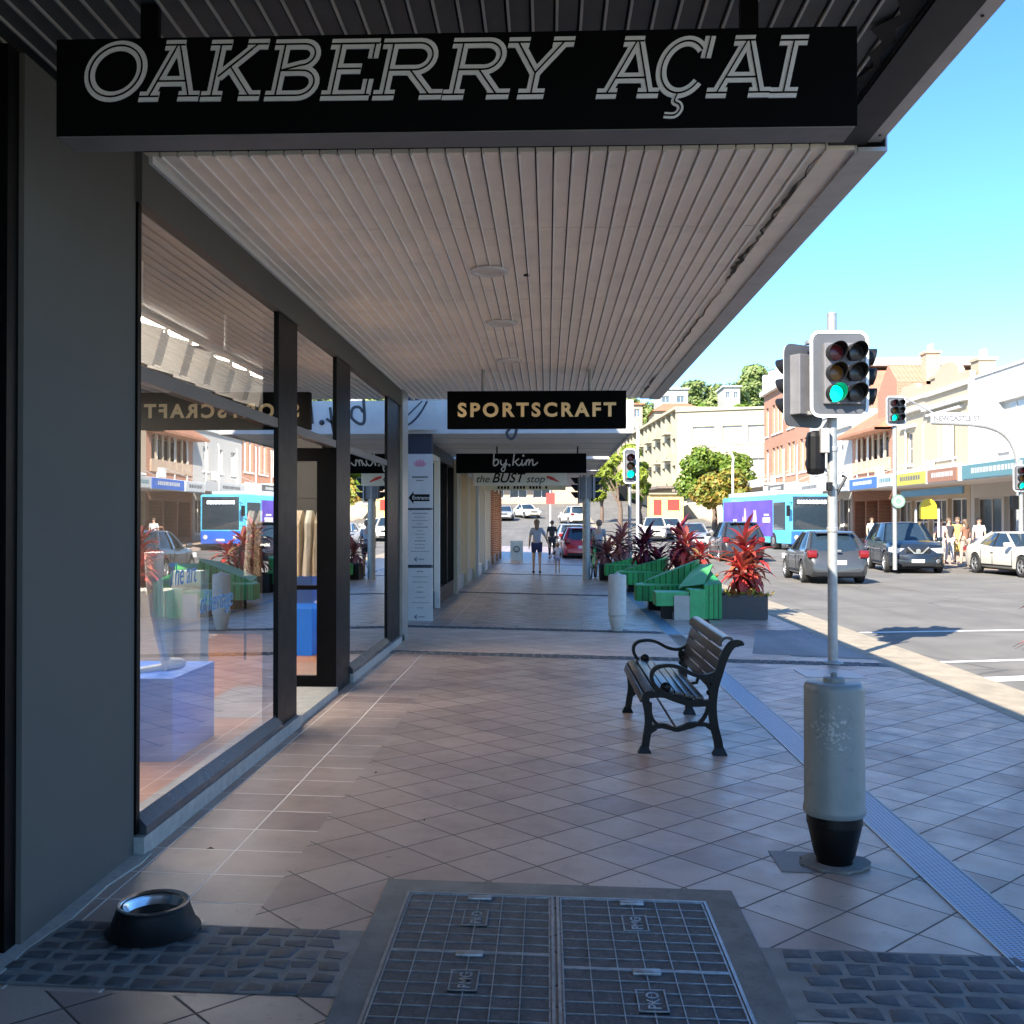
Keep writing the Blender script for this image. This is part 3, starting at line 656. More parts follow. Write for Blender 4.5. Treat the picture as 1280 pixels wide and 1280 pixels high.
decm = paint('decal_blue', (.06, .22, .45), .5)
text_obj('lettering', 'The art', .17, decm, dec, (0, 5.15, 1.27), (PI / 2, 0, PI / 2), ext=.0006, shear=.15, align='LEFT', xs=.8)
text_obj('lettering', 'of heritage', .17, decm, dec, (0, 5.62, 1.09), (PI / 2, 0, PI / 2), ext=.0006, shear=.15, align='LEFT', xs=.8)

# ------------------------------------------------------------------ awnings
def canopy(label, x0, x1, y0, y1, z, bm_, rm, fm, xb, joint=1.93, pitch=.0852, ribs=True, fh=.30, lights=()):
    t = thing('awning', label, 'awning', (0, y0, z)); D = y1 - y0
    a = MB(); c = MB(); n = int((xb - x0) / pitch); js = [0]
    q = joint * .65
    while q < D: js.append(q); q += joint
    js.append(D)
    for i in range(n + 1):
        xa = x0 + i * pitch; xe = min(xa + pitch - .007, xb)
        for ja, jb in zip(js[:-1], js[1:]): a.box(xa, xe, ja + .005, jb - .005, 0, .02)
        if ribs: [c.box(xa + .002, xa + .011, ja + .004, jb - .004, -.010, -.0005) for ja, jb in zip(js[:-1], js[1:])]
    a.build('soffit_boards', bm_, t); c.build('cover_strips', rm, t)
    v = MB(); v.box(x0 - .3, x1 - .03, .01, D - .01, .025, .07); v.build('deck', MAT['void'], t)
    f = MB(); f.box(xb + .004, x1 - .14, .001, D - .001, -.012, .03); f.build('edge_board', bm_, t)
    f = MB(); f.box(x1 - .134, x1 - .008, 0, D, -.02, .0); f.box(x1 - .008, x1, 0, D, -.02, .079); f.box(x1 - .15, x1 - .138, 0, D, -.03, .04); f.build('fascia', fm, t)
    f = MB(); f.box(x0 - .3, x1, -.0, D, .08, .11); f.build('roof_sheet', MAT['fascia'], t)
    return t
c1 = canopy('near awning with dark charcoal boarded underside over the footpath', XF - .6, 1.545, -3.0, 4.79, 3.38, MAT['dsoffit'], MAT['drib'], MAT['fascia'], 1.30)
w = MB(); w.box(1.30, 1.47, 0, 7.785, -.034, -.022); w.build('gutter_lining', MAT['dfascia'], c1)
w = MB()
for y in (3.0, 4.3, 5.3, 5.6, 6.2, 7.3): w.lathe([(.006, -.024), (.006, -.0205)], (1.51, y + .4, 0), 8)
w.build('screw', MAT['blackmatt'], c1)
c2 = canopy('long awning with beige ribbed soffit over the footpath', XF + .0, 1.575, 4.795, 14.45, 3.34, MAT['soffit'], MAT['rib'], MAT['fascia'], 1.29)
w = MB(); w.box(XF + .02, XF + .05, 0, 9.6, -.035, .0); w.build('wall_trim', MAT['white'], c2)
def crack(x, y0, y1, n, name='crack', par=c2, wmax=.028):
    pts = []; ww = []
    for i in range(n): pts.append((x + rnd.uniform(-.016, .016), y0 + (y1 - y0) * i / (n - 1))); ww.append(rnd.uniform(.003, wmax) * math.sin(PI * (i + .3) / n) + .002)
    m = MB(); m.ribbon(pts, ww, -.0145, -.0125, lambda u, v, d: (u, v, d)); m.build(name, MAT['crack'], par)
crack(1.275, .05, 1.7, 22); crack(1.272, 1.6, 2.6, 16, wmax=.045); crack(1.285, 2.8, 6.5, 26, wmax=.014); crack(1.28, 7.2, 9.2, 16, wmax=.035)
for x, y in ((1.05, 6.6), (1.18, 5.3)): pass
m = MB(); pts = [(1.24 + rnd.uniform(-.04, .04), 5.6 + i * .1) for i in range(22)]; m.ribbon(pts, [rnd.uniform(.01, .11) for _ in pts], -.0145, -.0125, lambda u, v, d: (u, v, d)); m.build('peeling_paint', MAT['void'], c1)
dl_m = paint('downlight_lens', (.62, .58, .5), .3)
for i, (px, py) in enumerate(((612, 338), (627, 403), (637, 450), (160, 20))):
    p = at(px, py, 3.335)
    if i == 3: continue
    t = thing('downlight', 'round recessed soffit light, %s from the dark sign' % ('first', 'second', 'third')[i], 'downlight', (p.x, p.y, 3.335), 0, 'downlights in the beige soffit')
    w = MB(); w.lathe([(.135, 0), (.135, -.015), (.105, -.02), (.10, -.004)], n=28, cap=False); w.build('rim', MAT['white'], t, smooth=True)
    w = MB(); w.lathe([(.10, -.006), (.05, -.010), (.001, -.012)], n=28, cap=False); w.build('lens', dl_m, t, smooth=True)
w = MB(); w.lathe([(.022, -.002), (.022, -.01)], tuple(Vector((.0, 2.4, 0)) + Vector((-.15, 0, 0))), 10); w.build('sprinkler', MAT['blackmatt'], c2)

def white_canopy(label, x1, y0, y1, z, fh, txt=None, xl=XF - .3):
    t = thing('awning', label, 'awning', (0, y0, z)); D = y1 - y0
    m = MB(); m.box(xl, x1, .03, D, 0, .05); m.build('soffit', MAT['offwhite'], t)
    for j in range(1, int(D / 1.2)):
        pass
    m = MB()
    for j in range(1, max(2, int(D / 1.2))): m.box(xl, x1 - .02, j * 1.2, j * 1.2 + .02, -.004, -.0005)
    m.build('soffit_joint', MAT['alu'], t)
    m = MB(); m.box(xl, x1 + .03, 0, .028, -.02, fh); m.box(x1, x1 + .03, .028, D, -.02, fh); m.build('fascia', MAT['white'], t)
    return t
c3 = white_canopy('white awning past the laneway with script lettering on its end fascia', 1.30, 16.0, 22.0, 3.0, .50)
for i, (a, b, x1, z, fh) in enumerate(((22.3, 27.5, 1.3, 2.98, .4), (27.8, 34, 1.35, 3.0, .4), (34.3, 43, 1.4, 3.05, .45))):
    white_canopy('%s pale awning in the row beyond the white script one' % ('first', 'second', 'third')[i], x1, a, b, z, fh)

# ------------------------------------------------------------------ signs
# stroke letters
def arc(cx, cy, rx, ry, a0, a1, n=20): return [(cx + rx * math.cos(R(a0 + (a1 - a0) * i / n)), cy + ry * math.sin(R(a0 + (a1 - a0) * i / n))) for i in range(n + 1)]
SW = .165
def L_(ch, w):
    h = SW / 2; T = 1 - h; s = []
    def foot(x, y, l=.17): return [(x - l, y), (x + l, y)]
    x0 = .17
    if ch == 'O': return [('c', arc(w / 2, .5, w / 2 - h, .5 - h, 0, 360, 36)[:-1])]
    if ch == 'A': return [('o', [(.15, h), (w * .5 - .02, T)]), ('o', [(w * .5 + .02, T), (w - .15, h)]), ('o', [(w * .24, .33), (w * .76, .33)]), ('o', foot(.15, h, .16)), ('o', foot(w - .15, h, .17)), ('o', [(w * .5 - .22, T), (w * .5 + .1, T)])]
    if ch == 'K': return [('o', [(x0, h), (x0, T)]), ('o', [(x0 + .05, .40), (w - .18, T)]), ('o', [(w * .42, .55), (w - .16, h)]), ('o', foot(x0, h)), ('o', foot(x0, T)), ('o', foot(w - .16, h, .17)), ('o', foot(w - .18, T, .17))]
    if ch == 'B': return [('o', [(x0, h), (x0, T)]), ('o', [(0, T), (w * .55, T)] + arc(w * .58, .745, .2, 1 - h - .745, 90, -90, 12) + [(x0, .49)]), ('o', [(x0, .49), (w * .55, .49)] + arc(w * .62, .287, .24, .287 - h, 90, -90, 12)[1:] + [(0, h)])]
    if ch == 'E': return [('o', [(x0, h), (x0, T)]), ('o', [(0, T), (w - .02, T)]), ('o', [(w - h, T), (w - h, .68)]), ('o', [(0, h), (w - .02, h)]), ('o', [(w - h, h), (w - h, .34)]), ('o', [(x0, .51), (w * .7, .51)]), ]
    if ch == 'R': return [('o', [(x0, h), (x0, T)]), ('o', [(0, T), (w * .55, T)] + arc(w * .56, .70, .24, 1 - h - .70, 90, -90, 12) + [(x0, .485)]), ('o', [(w * .5, .47), (w - .17, h)]), ('o', foot(x0, h)), ('o', foot(w - .14, h, .18))]
    if ch == 'Y': return [('o', [(.14, T), (w / 2, .42), (w / 2, h)]), ('o', [(w / 2, .42), (w - .14, T)]), ('o', foot(.15, T, .17)), ('o', foot(w - .15, T, .17)), ('o', foot(w / 2, h, .21))]
    if ch == 'I': return [('o', [(w / 2, h), (w / 2, T)]), ('o', [(0, h), (w, h)]), ('o', [(0, T), (w, T)])]
    if ch == 'C': return [('o', arc(w / 2, .5, w / 2 - h, .5 - h, 42, 325, 30)), ('o', [(w - h, .99), (w - h - .01, .64)]), ('o', [(q_.x, q_.y) for q_ in smoothpts([Vector(v_) for v_ in ((w * .50, .08), (w * .47, -.05), (w * .57, -.10), (w * .61, -.18), (w * .53, -.27), (w * .33, -.27))], 5)], .10)]
def oak_sign():
    YF = 3.40; zt, zb_ = 3.235, 2.905; xl, xr = -1.665, 1.02
    t = thing('shop_sign', 'long black hanging sign reading OAKBERRY ACAI above the footpath', 'sign', (0, YF, 0))
    w = MB(); w.bbox(xl, xr, 0, .145, zb_, zt, .003); w.build('box', MAT['signblack'], t)
    w = MB(); w.box(xl + .006, xr - .006, .004, .141, zb_ - .003, zb_ + .001); w.build('underside', MAT['signside'], t)
    w = MB()
    for px in (190, 935):
        w = MB(); p = atY(px, 30, YF + .07); w.box(p.x - .03, p.x + .03, .045, .075, zt, 3.375); w.build('hanger', MAT['black'], t)
    lay = [('O', 108, 185, 0), ('A', 174, 246, 0), ('K', 250, 334, 0), ('B', 330, 402, 0), ('E', 400, 477, 0), ('R', 465, 550, 0), ('R', 552, 634, 0), ('Y', 638, 717, 0), ('A', 745, 820, 0), ('C', 820, 894, 0), ('A', 882, 959, 0), ('I', 960, 1010, 0)]
    cap = .207; sh = .213
    for i, (ch, a, b, _) in enumerate(lay):
        ybase = 128.5 - (a - 108) * .0065; pc_ = 77.0; s0, s1 = {'O': (.12, .12), 'A': (0, 0), 'K': (0, .15), 'B': (0, .10), 'E': (0, .2), 'R': (0, .03), 'Y': (.2, .2), 'C': (.1, .2), 'I': (0, .2)}[ch]
        pa = atY(a - s0 * pc_, ybase, YF); pb = atY(b - s1 * pc_, ybase, YF); W = (pb.x - pa.x) / cap; ox = pa.x; oz = pa.z
        fn = lambda u, v, d: (ox + (u + v * sh) * cap, d, oz + v * cap)
        m = MB(); m2 = MB(); dd = 0
        for st in L_(ch, W):
            wd = st[2] if len(st) > 2 else SW; dd += 1
            m.ribbon(st[1], wd, -.004 - dd * .0004, -.001, fn, closed=st[0] == 'c')
        for q, st in enumerate(L_(ch, W)):
            wd = (st[2] if len(st) > 2 else SW); off = wd * .05
            m2.ribbon([(x, y) for x, y in st[1]], .022, -.0088 - q * .0002, -.0035, fn, closed=st[0] == 'c')
        lo = m.build('letter', MAT['lettergrey'], t); m2.build('inline', MAT['signblack'], lo)
oak_sign()
p0 = atY(559, 489, 11.6); p1 = atY(783, 535, 11.6)
t = thing('shop_sign', 'black hanging sign reading SPORTSCRAFT in gold letters', 'sign', (0, 11.6, 0))
w = MB(); w.bbox(p0.x, p1.x, 0, .12, p1.z, p0.z, .004); w.build('box', MAT['signblack'], t)
w = MB()
for px in (604, 737): w = MB(); q = atY(px, 480, 11.66); w.tube([(q.x, .06, p0.z), (q.x, .06, 3.34)], .02, 8); w.build('hanger', MAT['pole'], t)
cz = (p0.z + p1.z) / 2
o = text_obj('lettering', 'SPORTSCRAFT', .215, MAT['gold'], t, ((p0.x + p1.x) / 2, -.003, cz - .075), bold=.0075, spacing=1.32, ext=.003)
o.scale = (1, 1, 1); wd = o.dimensions.x; tw = (769 - 571) / 1280 * 11.6; o.scale = (tw / wd, 1, 1)
# by.kim script
def script(par, mat, x, z, h, width_px_scale=1, y=-.004, wd=.05, dot=True):
    S_ = [[(0.05, 1.5), (.02, .8), (0, .1), (.2, .0), (.5, .25), (.45, .6), (.2, .65), (.05, .45)],
          [(.75, .62), (.78, .2), (1.0, .05), (1.25, .3)], [(1.35, .65), (1.28, .1), (1.15, -.5), (.95, -.6), (.85, -.35), (1.2, -.02), (1.5, .2)],
          [(2.25, 1.5), (2.12, .7), (2.05, .0)], [(2.7, .75), (2.3, .42), (2.15, .38)], [(2.3, .42), (2.55, .05), (2.8, .05), (3.0, .35)],
          [(3.05, .62), (3.0, .15), (3.15, .03), (3.4, .35)], [(3.5, .62), (3.42, .0)], [(3.44, .2), (3.62, .58), (3.78, .6), (3.78, .3), (3.74, 0)], [(3.78, .25), (3.98, .58), (4.15, .6), (4.15, .25), (4.2, .03), (4.45, .12), (4.7, .35)]]
    m = MB()
    for i, s in enumerate(S_):
        m.ribbon([tuple(p) for p in [(q.x, q.y) for q in smoothpts([Vector(v) for v in s], 5)]], wd, -.001 - .0004 * i, .003, lambda u, v, d: (x + u * h * 1.0, y + d, z + v * h))
    for q in ((1.68, .05), (3.16, 1.05)): m.sphere((x + q[0] * h, y, z + q[1] * h), wd * h * 1.0, 8, 5)
    return m.build('lettering', mat, par)
script(c3, paint('script_dark', (.06, .06, .065), .5), -.98, 3.14 - 3.0, .40, y=-.006, wd=.11)
t = thing('shop_sign', 'thin black hanging sign reading by.kim in grey script', 'sign', (0, 19, 0))
p0 = atY(570, 567, 19); p1 = atY(733, 591, 19)
w = MB(); w.bbox(p0.x, p1.x, 0, .1, p1.z, p0.z, .004); w.build('box', MAT['signblack'], t)
w = MB(); w.tube([(-.95, .05, p0.z), (-.95, .05, 3.0)], .015, 6); w.build('hanger', MAT['black'], t); w = MB(); w.tube([(.55, .05, p0.z), (.55, .05, 3.0)], .015, 6); w.build('hanger', MAT['black'], t)
q = atY(617, 584, 19); script(t, MAT['lettergrey'], q.x, q.z + .03, .175, wd=.13)
t = thing('shop_sign', 'pale lightbox sign reading the BUST stop with a red ornament', 'sign', (0, 23.5, 0))
p0 = atY(592, 589, 23.5); p1 = atY(709, 607, 23.5)
sm = paint('sign_pale', (.62, .62, .56), .5, var=.04)
w = MB(); w.bbox(p0.x, p1.x, 0, .14, p1.z, p0.z, .006); w.build('box', sm, t)
for s_, px, sz in (('the', 603, .24), ('BUST', 634, .31), ('stop', 669, .24)):
    q = atY(px, 603, 23.5); text_obj('lettering', s_, sz, MAT['black'], t, (q.x, -.004, q.z), shear=.3, bold=.004 if s_ == 'BUST' else 0)
w = MB(); q = atY(690, 598, 23.5); w.ribbon([(q.x - .12, q.z + .04), (q.x, q.z), (q.x + .16, q.z - .08)], [.05, .07, .02], -.006, 0); w.build('ornament', paint('sign_red', (.5, .03, .03), .5), t)
w = MB(); w.tube([(-.8, .07, p0.z), (-.8, .07, 2.98)], .015, 6); w.build('hanger', MAT['black'], t); w = MB(); w.tube([(.3, .07, p0.z), (.3, .07, 2.98)], .015, 6); w.build('hanger', MAT['black'], t)
t = thing('shop_sign', 'cream lettered sign just under the lingerie sign, further along', 'sign', (0, 29, 0))
p0 = atY(602, 600, 29); p1 = atY(707, 612.5, 29)
w = MB(); w.bbox(p0.x, p1.x, 0, .14, p1.z, p0.z, .006); w.build('box', paint('sign_cream', (.60, .58, .42), .5, var=.04), t)
q = atY(655, 611.5, 29); w = MB()
for i in range(16):
    if i % 5 == 4: continue
    x = q.x - .75 + i * .09; w.box(x, x + .06, -.004, 0, q.z + .01, q.z + .09)
w.build('lettering', MAT['black'], t)
w = MB(); w.tube([(-.6, .07, p0.z), (-.6, .07, 3.0)], .015, 6); w.build('hanger', MAT['black'], t); w = MB(); w.tube([(.3, .07, p0.z), (.3, .07, 3.0)], .015, 6); w.build('hanger', MAT['black'], t)

# ------------------------------------------------------------------ left: further shops beyond the lane
def shop(label, y0, y1, H, wm, bays, xs=-2.05, stall=.35, fr='black', glass='glass3', pier=None, lit=3.0):
    t = thing('shop_building', label, 'shop', (xs, y0, 0)); D = y1 - y0; zb_ = fz(xs, y0) - .05
    m = MB(); m.box(-9, 0, .0, D, 2.95, H); m.box(-9, -8.8, 0, D, zb_, 2.95); m.box(-8.8, 0, 0, .12, zb_, 2.95); m.box(-8.8, 0, D - .12, D, zb_, 2.95); m.build('wall', wm, t)
    m = MB(); m.box(-8.8, -1.8, .12, D - .12, 0, .05); m.box(-2.9, -2.8, .12, D - .12, 0.05, 2.95); m.build('interior', MAT['interiordark'], t)
    n = bays; bw = (D - .24) / n
    m = MB(); m.box(-2.4, -1.9, 1, D - 1, 2.88, 2.94); m.build('ceiling_light', emis('row_lamp', (1, .88, .72), lit), t)
    m = MB()
    for i in range(int(D / .9)): m.box(-2.7 + rnd.uniform(0, .5), -2.2 + rnd.uniform(0, .6), .3 + i * .9, .3 + i * .9 + rnd.uniform(.3, .6), .05, rnd.uniform(.6, 1.9))
    m.build('stock_display', MAT[rnd.choice(['linen', 'offwhite', 'cream'])], t)
    if pier:
        for i in range(0, n + 1, 2): y = .12 + i * bw; m = MB(); m.box(-.1, .09, y - .16, y + .16, zb_, 2.949); m.build('pier', MAT[pier], t)
    f = MB(); f.box(-.12, 0.02, .12, D - .12, 2.75, 2.949); f.box(-.1, .01, .12, D - .12, zb_, stall)
    for i in range(n + 1): y = .12 + i * bw; f.box(-.12, .02, y - .04, y + .04, stall, 2.75)
    f.build('shopfront_frame', MAT[fr], t)
    for i in range(n):
        g = MB(); g.box(-.06, -.05, .16 + i * bw, .08 + (i + 1) * bw, stall, 2.75); g.build('window', MAT[glass], t)
    return t
s2 = shop('dark blue fronted shop just past the laneway', 16.27, 22.1, 7.2, MAT['walldark'], 4)
shop('grey shop behind the by.kim sign', 22.12, 27.9, 7.4, MAT['wallgrey'], 4, fr='alu', pier='wallcream')
shop('cream pillared shop behind the pale lightbox sign', 27.92, 34.1, 7.0, MAT['wallcream'], 4, xs=-2.0, fr='offwhite', pier='wallwhite', lit=5)
shop('dark shop near the far end of the left row', 34.12, 43.2, 7.6, MAT['wallgrey'], 6, fr='alu', pier='brick', lit=4)
# white framed lighted column in shop 2 seen edge-on
m = MB(); m.box(0.0, .10, .9, 1.0, -.0, 2.75); m.box(0, .1, 2.1, 2.2, 0, 2.75); m.box(.0, .1, 1.0, 2.1, 2.65, 2.75); m.build('pale_door_frame', MAT['offwhite'], s2)
# pier with directory boards facing the camera
pier = thing('laneway_pier', 'dark grey pier facing the lane and holding the directory boards', 'pier', (-2.05, 16.0, 0))
m = MB(); m.box(-.5, .22, .05, .26, -.1, 3.0); m.box(.18, .22, .0, 3.2, 0, 2.99) if False else None; m.build('body', MAT['walldark'], pier)
m = MB(); m.box(-.5, .25, -.0, .05, 3.0, 3.7) if False else None
def board(py0, py1, label, kind):
    a = atY(509, py0, 16.02); b = atY(541, py1, 16.02)
    t = thing('directory_board', label, 'sign board', ((a.x + b.x) / 2, 16.02, (a.z + b.z) / 2)); hw = (b.x - a.x) / 2; hh = (a.z - b.z) / 2
    m = MB(); m.bbox(-hw, hw, 0, .03, -hh, hh, .003); m.build('panel', MAT['white'], t)
    m = MB(); g = paint('board_text', (.22, .24, .28), .6)
    def line(z, w, h=.012, x=0):
        xx = x - w / 2
        while xx < x + w / 2:
            l = rnd.uniform(.012, .03); m.box(xx, min(xx + l, x + w / 2), -.002, 0, z, z + h); xx += l + .008
    if kind == 0:
        f = MB()
        for i in range(11):
            a_ = R(15 + i * 15); rr = .12 * (1 if i % 2 else .8); c = Vector((0, hh * .55))
            d = Vector((math.cos(a_), math.sin(a_))); nn = Vector((-d.y, d.x)) * .022
            f.ribbon([(c.x, c.y), (c.x + d.x * rr * .6, c.y + d.y * rr * .6), (c.x + d.x * rr, c.y + d.y * rr)], [.012, .04, .004], -.0012 - i * .0003, 0)
        f.build('flower_emblem', paint('flower_pink', (.72, .32, .42), .6), t)
        line(hh * .12, hw * 1.2, .022); line(0, hw * .6)
        m.ribbon([(-hw * .55, -hh * .62), (hw * .75, -hh * .62)], .11, -.002, 0)
        m.prism([(-hw * .9, -hh * .62), (-hw * .5, -hh * .62 + .1), (-hw * .5, -hh * .62 - .1)], -.002, 0)
        text_obj('lettering', 'Entrance', .082, MAT['white'], t, (hw * .12, -.004, -hh * .62 - .027), bold=.001)
    else:
        for i in range(12 if kind == 1 else 8): line(hh * (.85 - i * (.125 if kind == 1 else .19)), hw * rnd.choice([.5, .8, 1.2, 1.4]), .012 if i % 4 else .02)
        m.prism([(-hw * .5, -hh * .8), (-hw * .25, -hh * .8 + .045), (-hw * .25, -hh * .8 - .045)], -.002, 0); line(-hh * .82, hw * .5, .02, hw * .1)
    m.build('print', g if kind else MAT['blackmatt'], t)
board(567.5, 635, 'top white directory board with pink flower and Entrance arrow', 0)
board(637.5, 706, 'middle white directory board full of small grey lines', 1)
board(710, 778, 'lowest white directory board with sparse grey lines', 2)
# white logo panel above the lane
t = thing('fascia_panel', 'white panel with a curved grey stripe above the directory boards', 'sign panel', (-2.3, 15.9, 3.25))
m = MB(); m.box(-1.2, .56, 0, .03, -.22, .24); m.build('panel', MAT['offwhite'], t)
m = MB(); m.ribbon([(p.x, p.y) for p in smoothpts([Vector(v) for v in ((-.15, -.21), (.1, -.15), (.28, .0), (.42, .23))], 4)], .03, -.003, 0); m.ribbon([(-.1, -.2), (.34, .23)], .02, -.0045, -.001); m.build('stripe', MAT['walldark'], t)
# lane side wall, back of lane
t = thing('lane_wall', 'pale rendered wall closing the back of the lane', 'wall', (-9.5, 15, 0)); m = MB(); m.box(-.2, 0, -1.5, 1.5, -.1, 4.5); m.build('body', MAT['wallcream'], t)
# ------------------------------------------------------------------ buildings across the road
def clutter(t, W, H, n=3):
    for i in range(n):
        u = W * (i + .5 + rnd.uniform(-.2, .2)) / n; m = MB(); m.tube([(u, -.06, 3.6), (u, -.06, H - .4), (u, .0, H - .2)], .05, 6); m.build('downpipe', MAT['offwhite'], t)
    u = W * rnd.uniform(.2, .8); m = MB(); m.bbox(u, u + .8, -.35, -.05, 4.1, 4.7, .03); m.lathe([(.22, -.36), (.22, -.345)], (u + .4, 0, 4.4), 14, 'y'); m.build('air_conditioner', MAT['offwhite'], t)
def facade(t, W, H, D, wall, openings, z0=-.3, th=.28, glass='winglass', frame='white', hmin=0, name='wall', mull=1, sill=True, back=True, bars=0):
    """front wall at local y=0 facing -y with real recessed openings (u0,u1,z0,z1[,glass])"""
    us = sorted({0, W} | {o[0] for o in openings} | {o[1] for o in openings}); zs = sorted({z0, H} | {o[2] for o in openings} | {o[3] for o in openings})
    m = MB()
    for i in range(len(us) - 1):
        for j in range(len(zs) - 1):
            uc, zc = (us[i] + us[i + 1]) / 2, (zs[j] + zs[j + 1]) / 2
            if any(o[0] < uc < o[1] and o[2] < zc < o[3] for o in openings): continue
            m.add([(us[i], 0, zs[j]), (us[i + 1], 0, zs[j]), (us[i + 1], 0, zs[j + 1]), (us[i], 0, zs[j + 1])], [(0, 1, 2, 3)])
    for o in openings:
        a, b, c, d = o[:4]
        m.add([(a, 0, c), (b, 0, c), (b, 0, d), (a, 0, d), (a, th, c), (b, th, c), (b, th, d), (a, th, d)], [(0, 1, 5, 4), (1, 2, 6, 5), (2, 3, 7, 6), (3, 0, 4, 7)])
    if back: m.add([(0, 0, z0), (W, 0, z0), (W, D, z0), (0, D, z0), (0, 0, H), (W, 0, H), (W, D, H), (0, D, H)], [(1, 2, 6, 5), (3, 0, 4, 7), (2, 3, 7, 6), (4, 5, 6, 7)])
    m.build(name, wall, t)
    for o in openings:
        a, b, c, d = o[:4]; gl = o[4] if len(o) > 4 else glass; mu = o[5] if len(o) > 5 else mull
        f = MB(); q = .07
        f.box(a, b, th - .08, th, c, c + q); f.box(a, b, th - .08, th, d - q, d); f.box(a, a + q, th - .08, th, c + q, d - q); f.box(b - q, b, th - .08, th, c + q, d - q)
        for k_ in range(1, mu + 1): u = a + (b - a) * k_ / (mu + 1); f.box(u - .035, u + .035, th - .075, th - .005, c + q, d - q)
        if bars: f.box(a + q, b - q, th - .07, th - .01, (c + d) / 2 - .03, (c + d) / 2 + .03)
        if sill: f.box(a - .1, b + .1, -.09, .0 - .003, c - .12, c - .0)
        fo = f.build('window', MAT[frame], t)
        g = MB(); g.box(a + .01, b - .01, th - .04, th - .03, c + .01, d - .01); g.build('pane', MAT[gl], fo)
def street_awning(t, W, z, depth, mat, fmat, signs=()):
    clutter(t, W, 7.0)
    m = MB(); m.box(.02, W - .02, -depth, -.003, z, z + .12); m.build('awning', MAT['offwhite'], t)
    m = MB(); m.box(.02, W - .02, -depth - .05, -depth - .002, z - .12, z + .5); m.build('awning_fascia', mat, t)
    for u in (.25, .75): m = MB(); m.tube([(W * u, -depth + .1, z + .1), (W * u, -.02, z + 1.5)], .02, 6); m.build('awning_stay', MAT['pole'], t)
    for (a, b, c, lbl) in signs:
        s = MB(); s.box(a, b, -depth - .1, -depth - .053, z - .08, z + .46); so_ = s.build('sign_panel', c, t)
        q = MB(); x = a + (b - a) * .15; zz_ = z + .12
        while x < b - (b - a) * .15: l = rnd.uniform(.12, .3); q.box(x, x + l, -depth - .104, -depth - .1005, zz_, zz_ + .2); x += l + .08
        q.build('lettering', lbl, so_)
def shopfront(t, W, H=3.2, n=4, colr=None):
    ops = []; 
    for i in range(n): a = .3 + (W - .6) * i / n; ops.append((a + .12, a + (W - .6) / n - .12, .35, H - .5, 'shopdark', 1))
    return ops
def opp(name, label, Yfar, Ynear, H, wall, D=12):
    W = Yfar - Ynear
    t = thing(name, label, 'building', (20, Yfar, grade((Yfar + Ynear) / 2) * .999), -PI / 2); return t, W
def put_awning_signs(*a): return a
SG = {k: paint('sign_' + k, c, .5, var=.05) for k, c in dict(blue=(.05, .13, .45), teal=(.10, .22, .24), yellow=(.50, .42, .06), white=(.5, .5, .48), red=(.5, .05, .04), brown=(.30, .14, .08), darkgrey=(.12, .12, .12)).items()}
# white building (right end)
t, W = opp('white_building', 'plain white rendered two storey building at the right edge across the road', 49.2, 30, 8.35, None)
facade(t, W, 8.3, 14, MAT['wallwhite'], [(3.0, 5.6, 4.75, 6.9, 'curtain', 1), (10.5, 13, 4.75, 6.9, 'curtain', 1)] + shopfront(t, W, 3.2, 6), frame='wallgrey')
m = MB(); m.box(-.02, W, -.06, 14, 8.302, 8.42); m.build('parapet', MAT['white'], t)
m = MB(); m.box(-.02, .5, -.10, -.003, 3.9, 8.3); m.build('pilaster', MAT['white'], t); m = MB(); m.box(5.9, 6.2, -.05, -.003, 4, 8.3); m.build('pilaster', MAT['white'], t)
street_awning(t, W, 3.35, 3.5, MAT['offwhite'], None, [(.3, 4.0, SG['yellow'], SG['darkgrey']), (4.3, 7.5, SG['brown'], SG['white']), (8, 14, SG['teal'], SG['white'])])
m = MB(); m.box(-.2, 7, -3.2, -3.1, 2.75, 3.05); m.build('hanging_blind', SG['teal'], t)
# cream pair with parapets, chimneys and pediment
t, W = opp('cream_building', 'cream two storey shop terrace with moulded cornice, pediment and chimneys', 60, 49.25, 8.8, None)
facade(t, W, 8.3, 12, MAT['wallcream'], [(2.0, 3.1, 4.7, 6.5, 'winglass', 1), (6.6, 7.1, 4.75, 6.9, 'winglass', 0), (7.3, 8.4, 4.75, 6.9, 'curtain', 1), (8.6, 9.1, 4.75, 6.9, 'winglass', 0)] + shopfront(t, W, 3.2, 4), frame='white', bars=1)
m = MB(); m.box(-.05, 5.2, -.3, -.003, 7.55, 7.75); m.box(5.25, W, -.32, -.003, 7.35, 7.55); m.box(-.02, 5.2, -.15, -.003, 8.15, 8.32)
m.box(5.25, W - .02, -.18, -.003, 8.1, 8.3); m.box(5.6, 9.9, -.22, -.003, 7.05, 7.15); m.box(1.4, 3.7, -.22, -.003, 6.72, 6.85); m.box(5.6, 9.9, -.15, -.003, 4.25, 4.4); m.box(.2, 4.9, -.12, -.003, 4.3, 4.42)
m.build('cornice', MAT['white'], t)
m = MB(); m.prism([(0, 8.32), (5.2, 8.32), (5.2, 8.8), (3.8, 8.8), (3.6, 9.1), (1.4, 9.1), (1.2, 8.8), (0, 8.8)], 0, .3); m.prism([(5.25, 8.32), (W, 8.32), (W, 8.75)] + [(7.9 + 1.6 * math.cos(R(a)), 8.75 + .8 * math.sin(R(a))) for a in range(0, 181, 20)] + [(5.25, 8.75)], 0.001, .3); m.build('parapet', MAT['wallcream'], t)
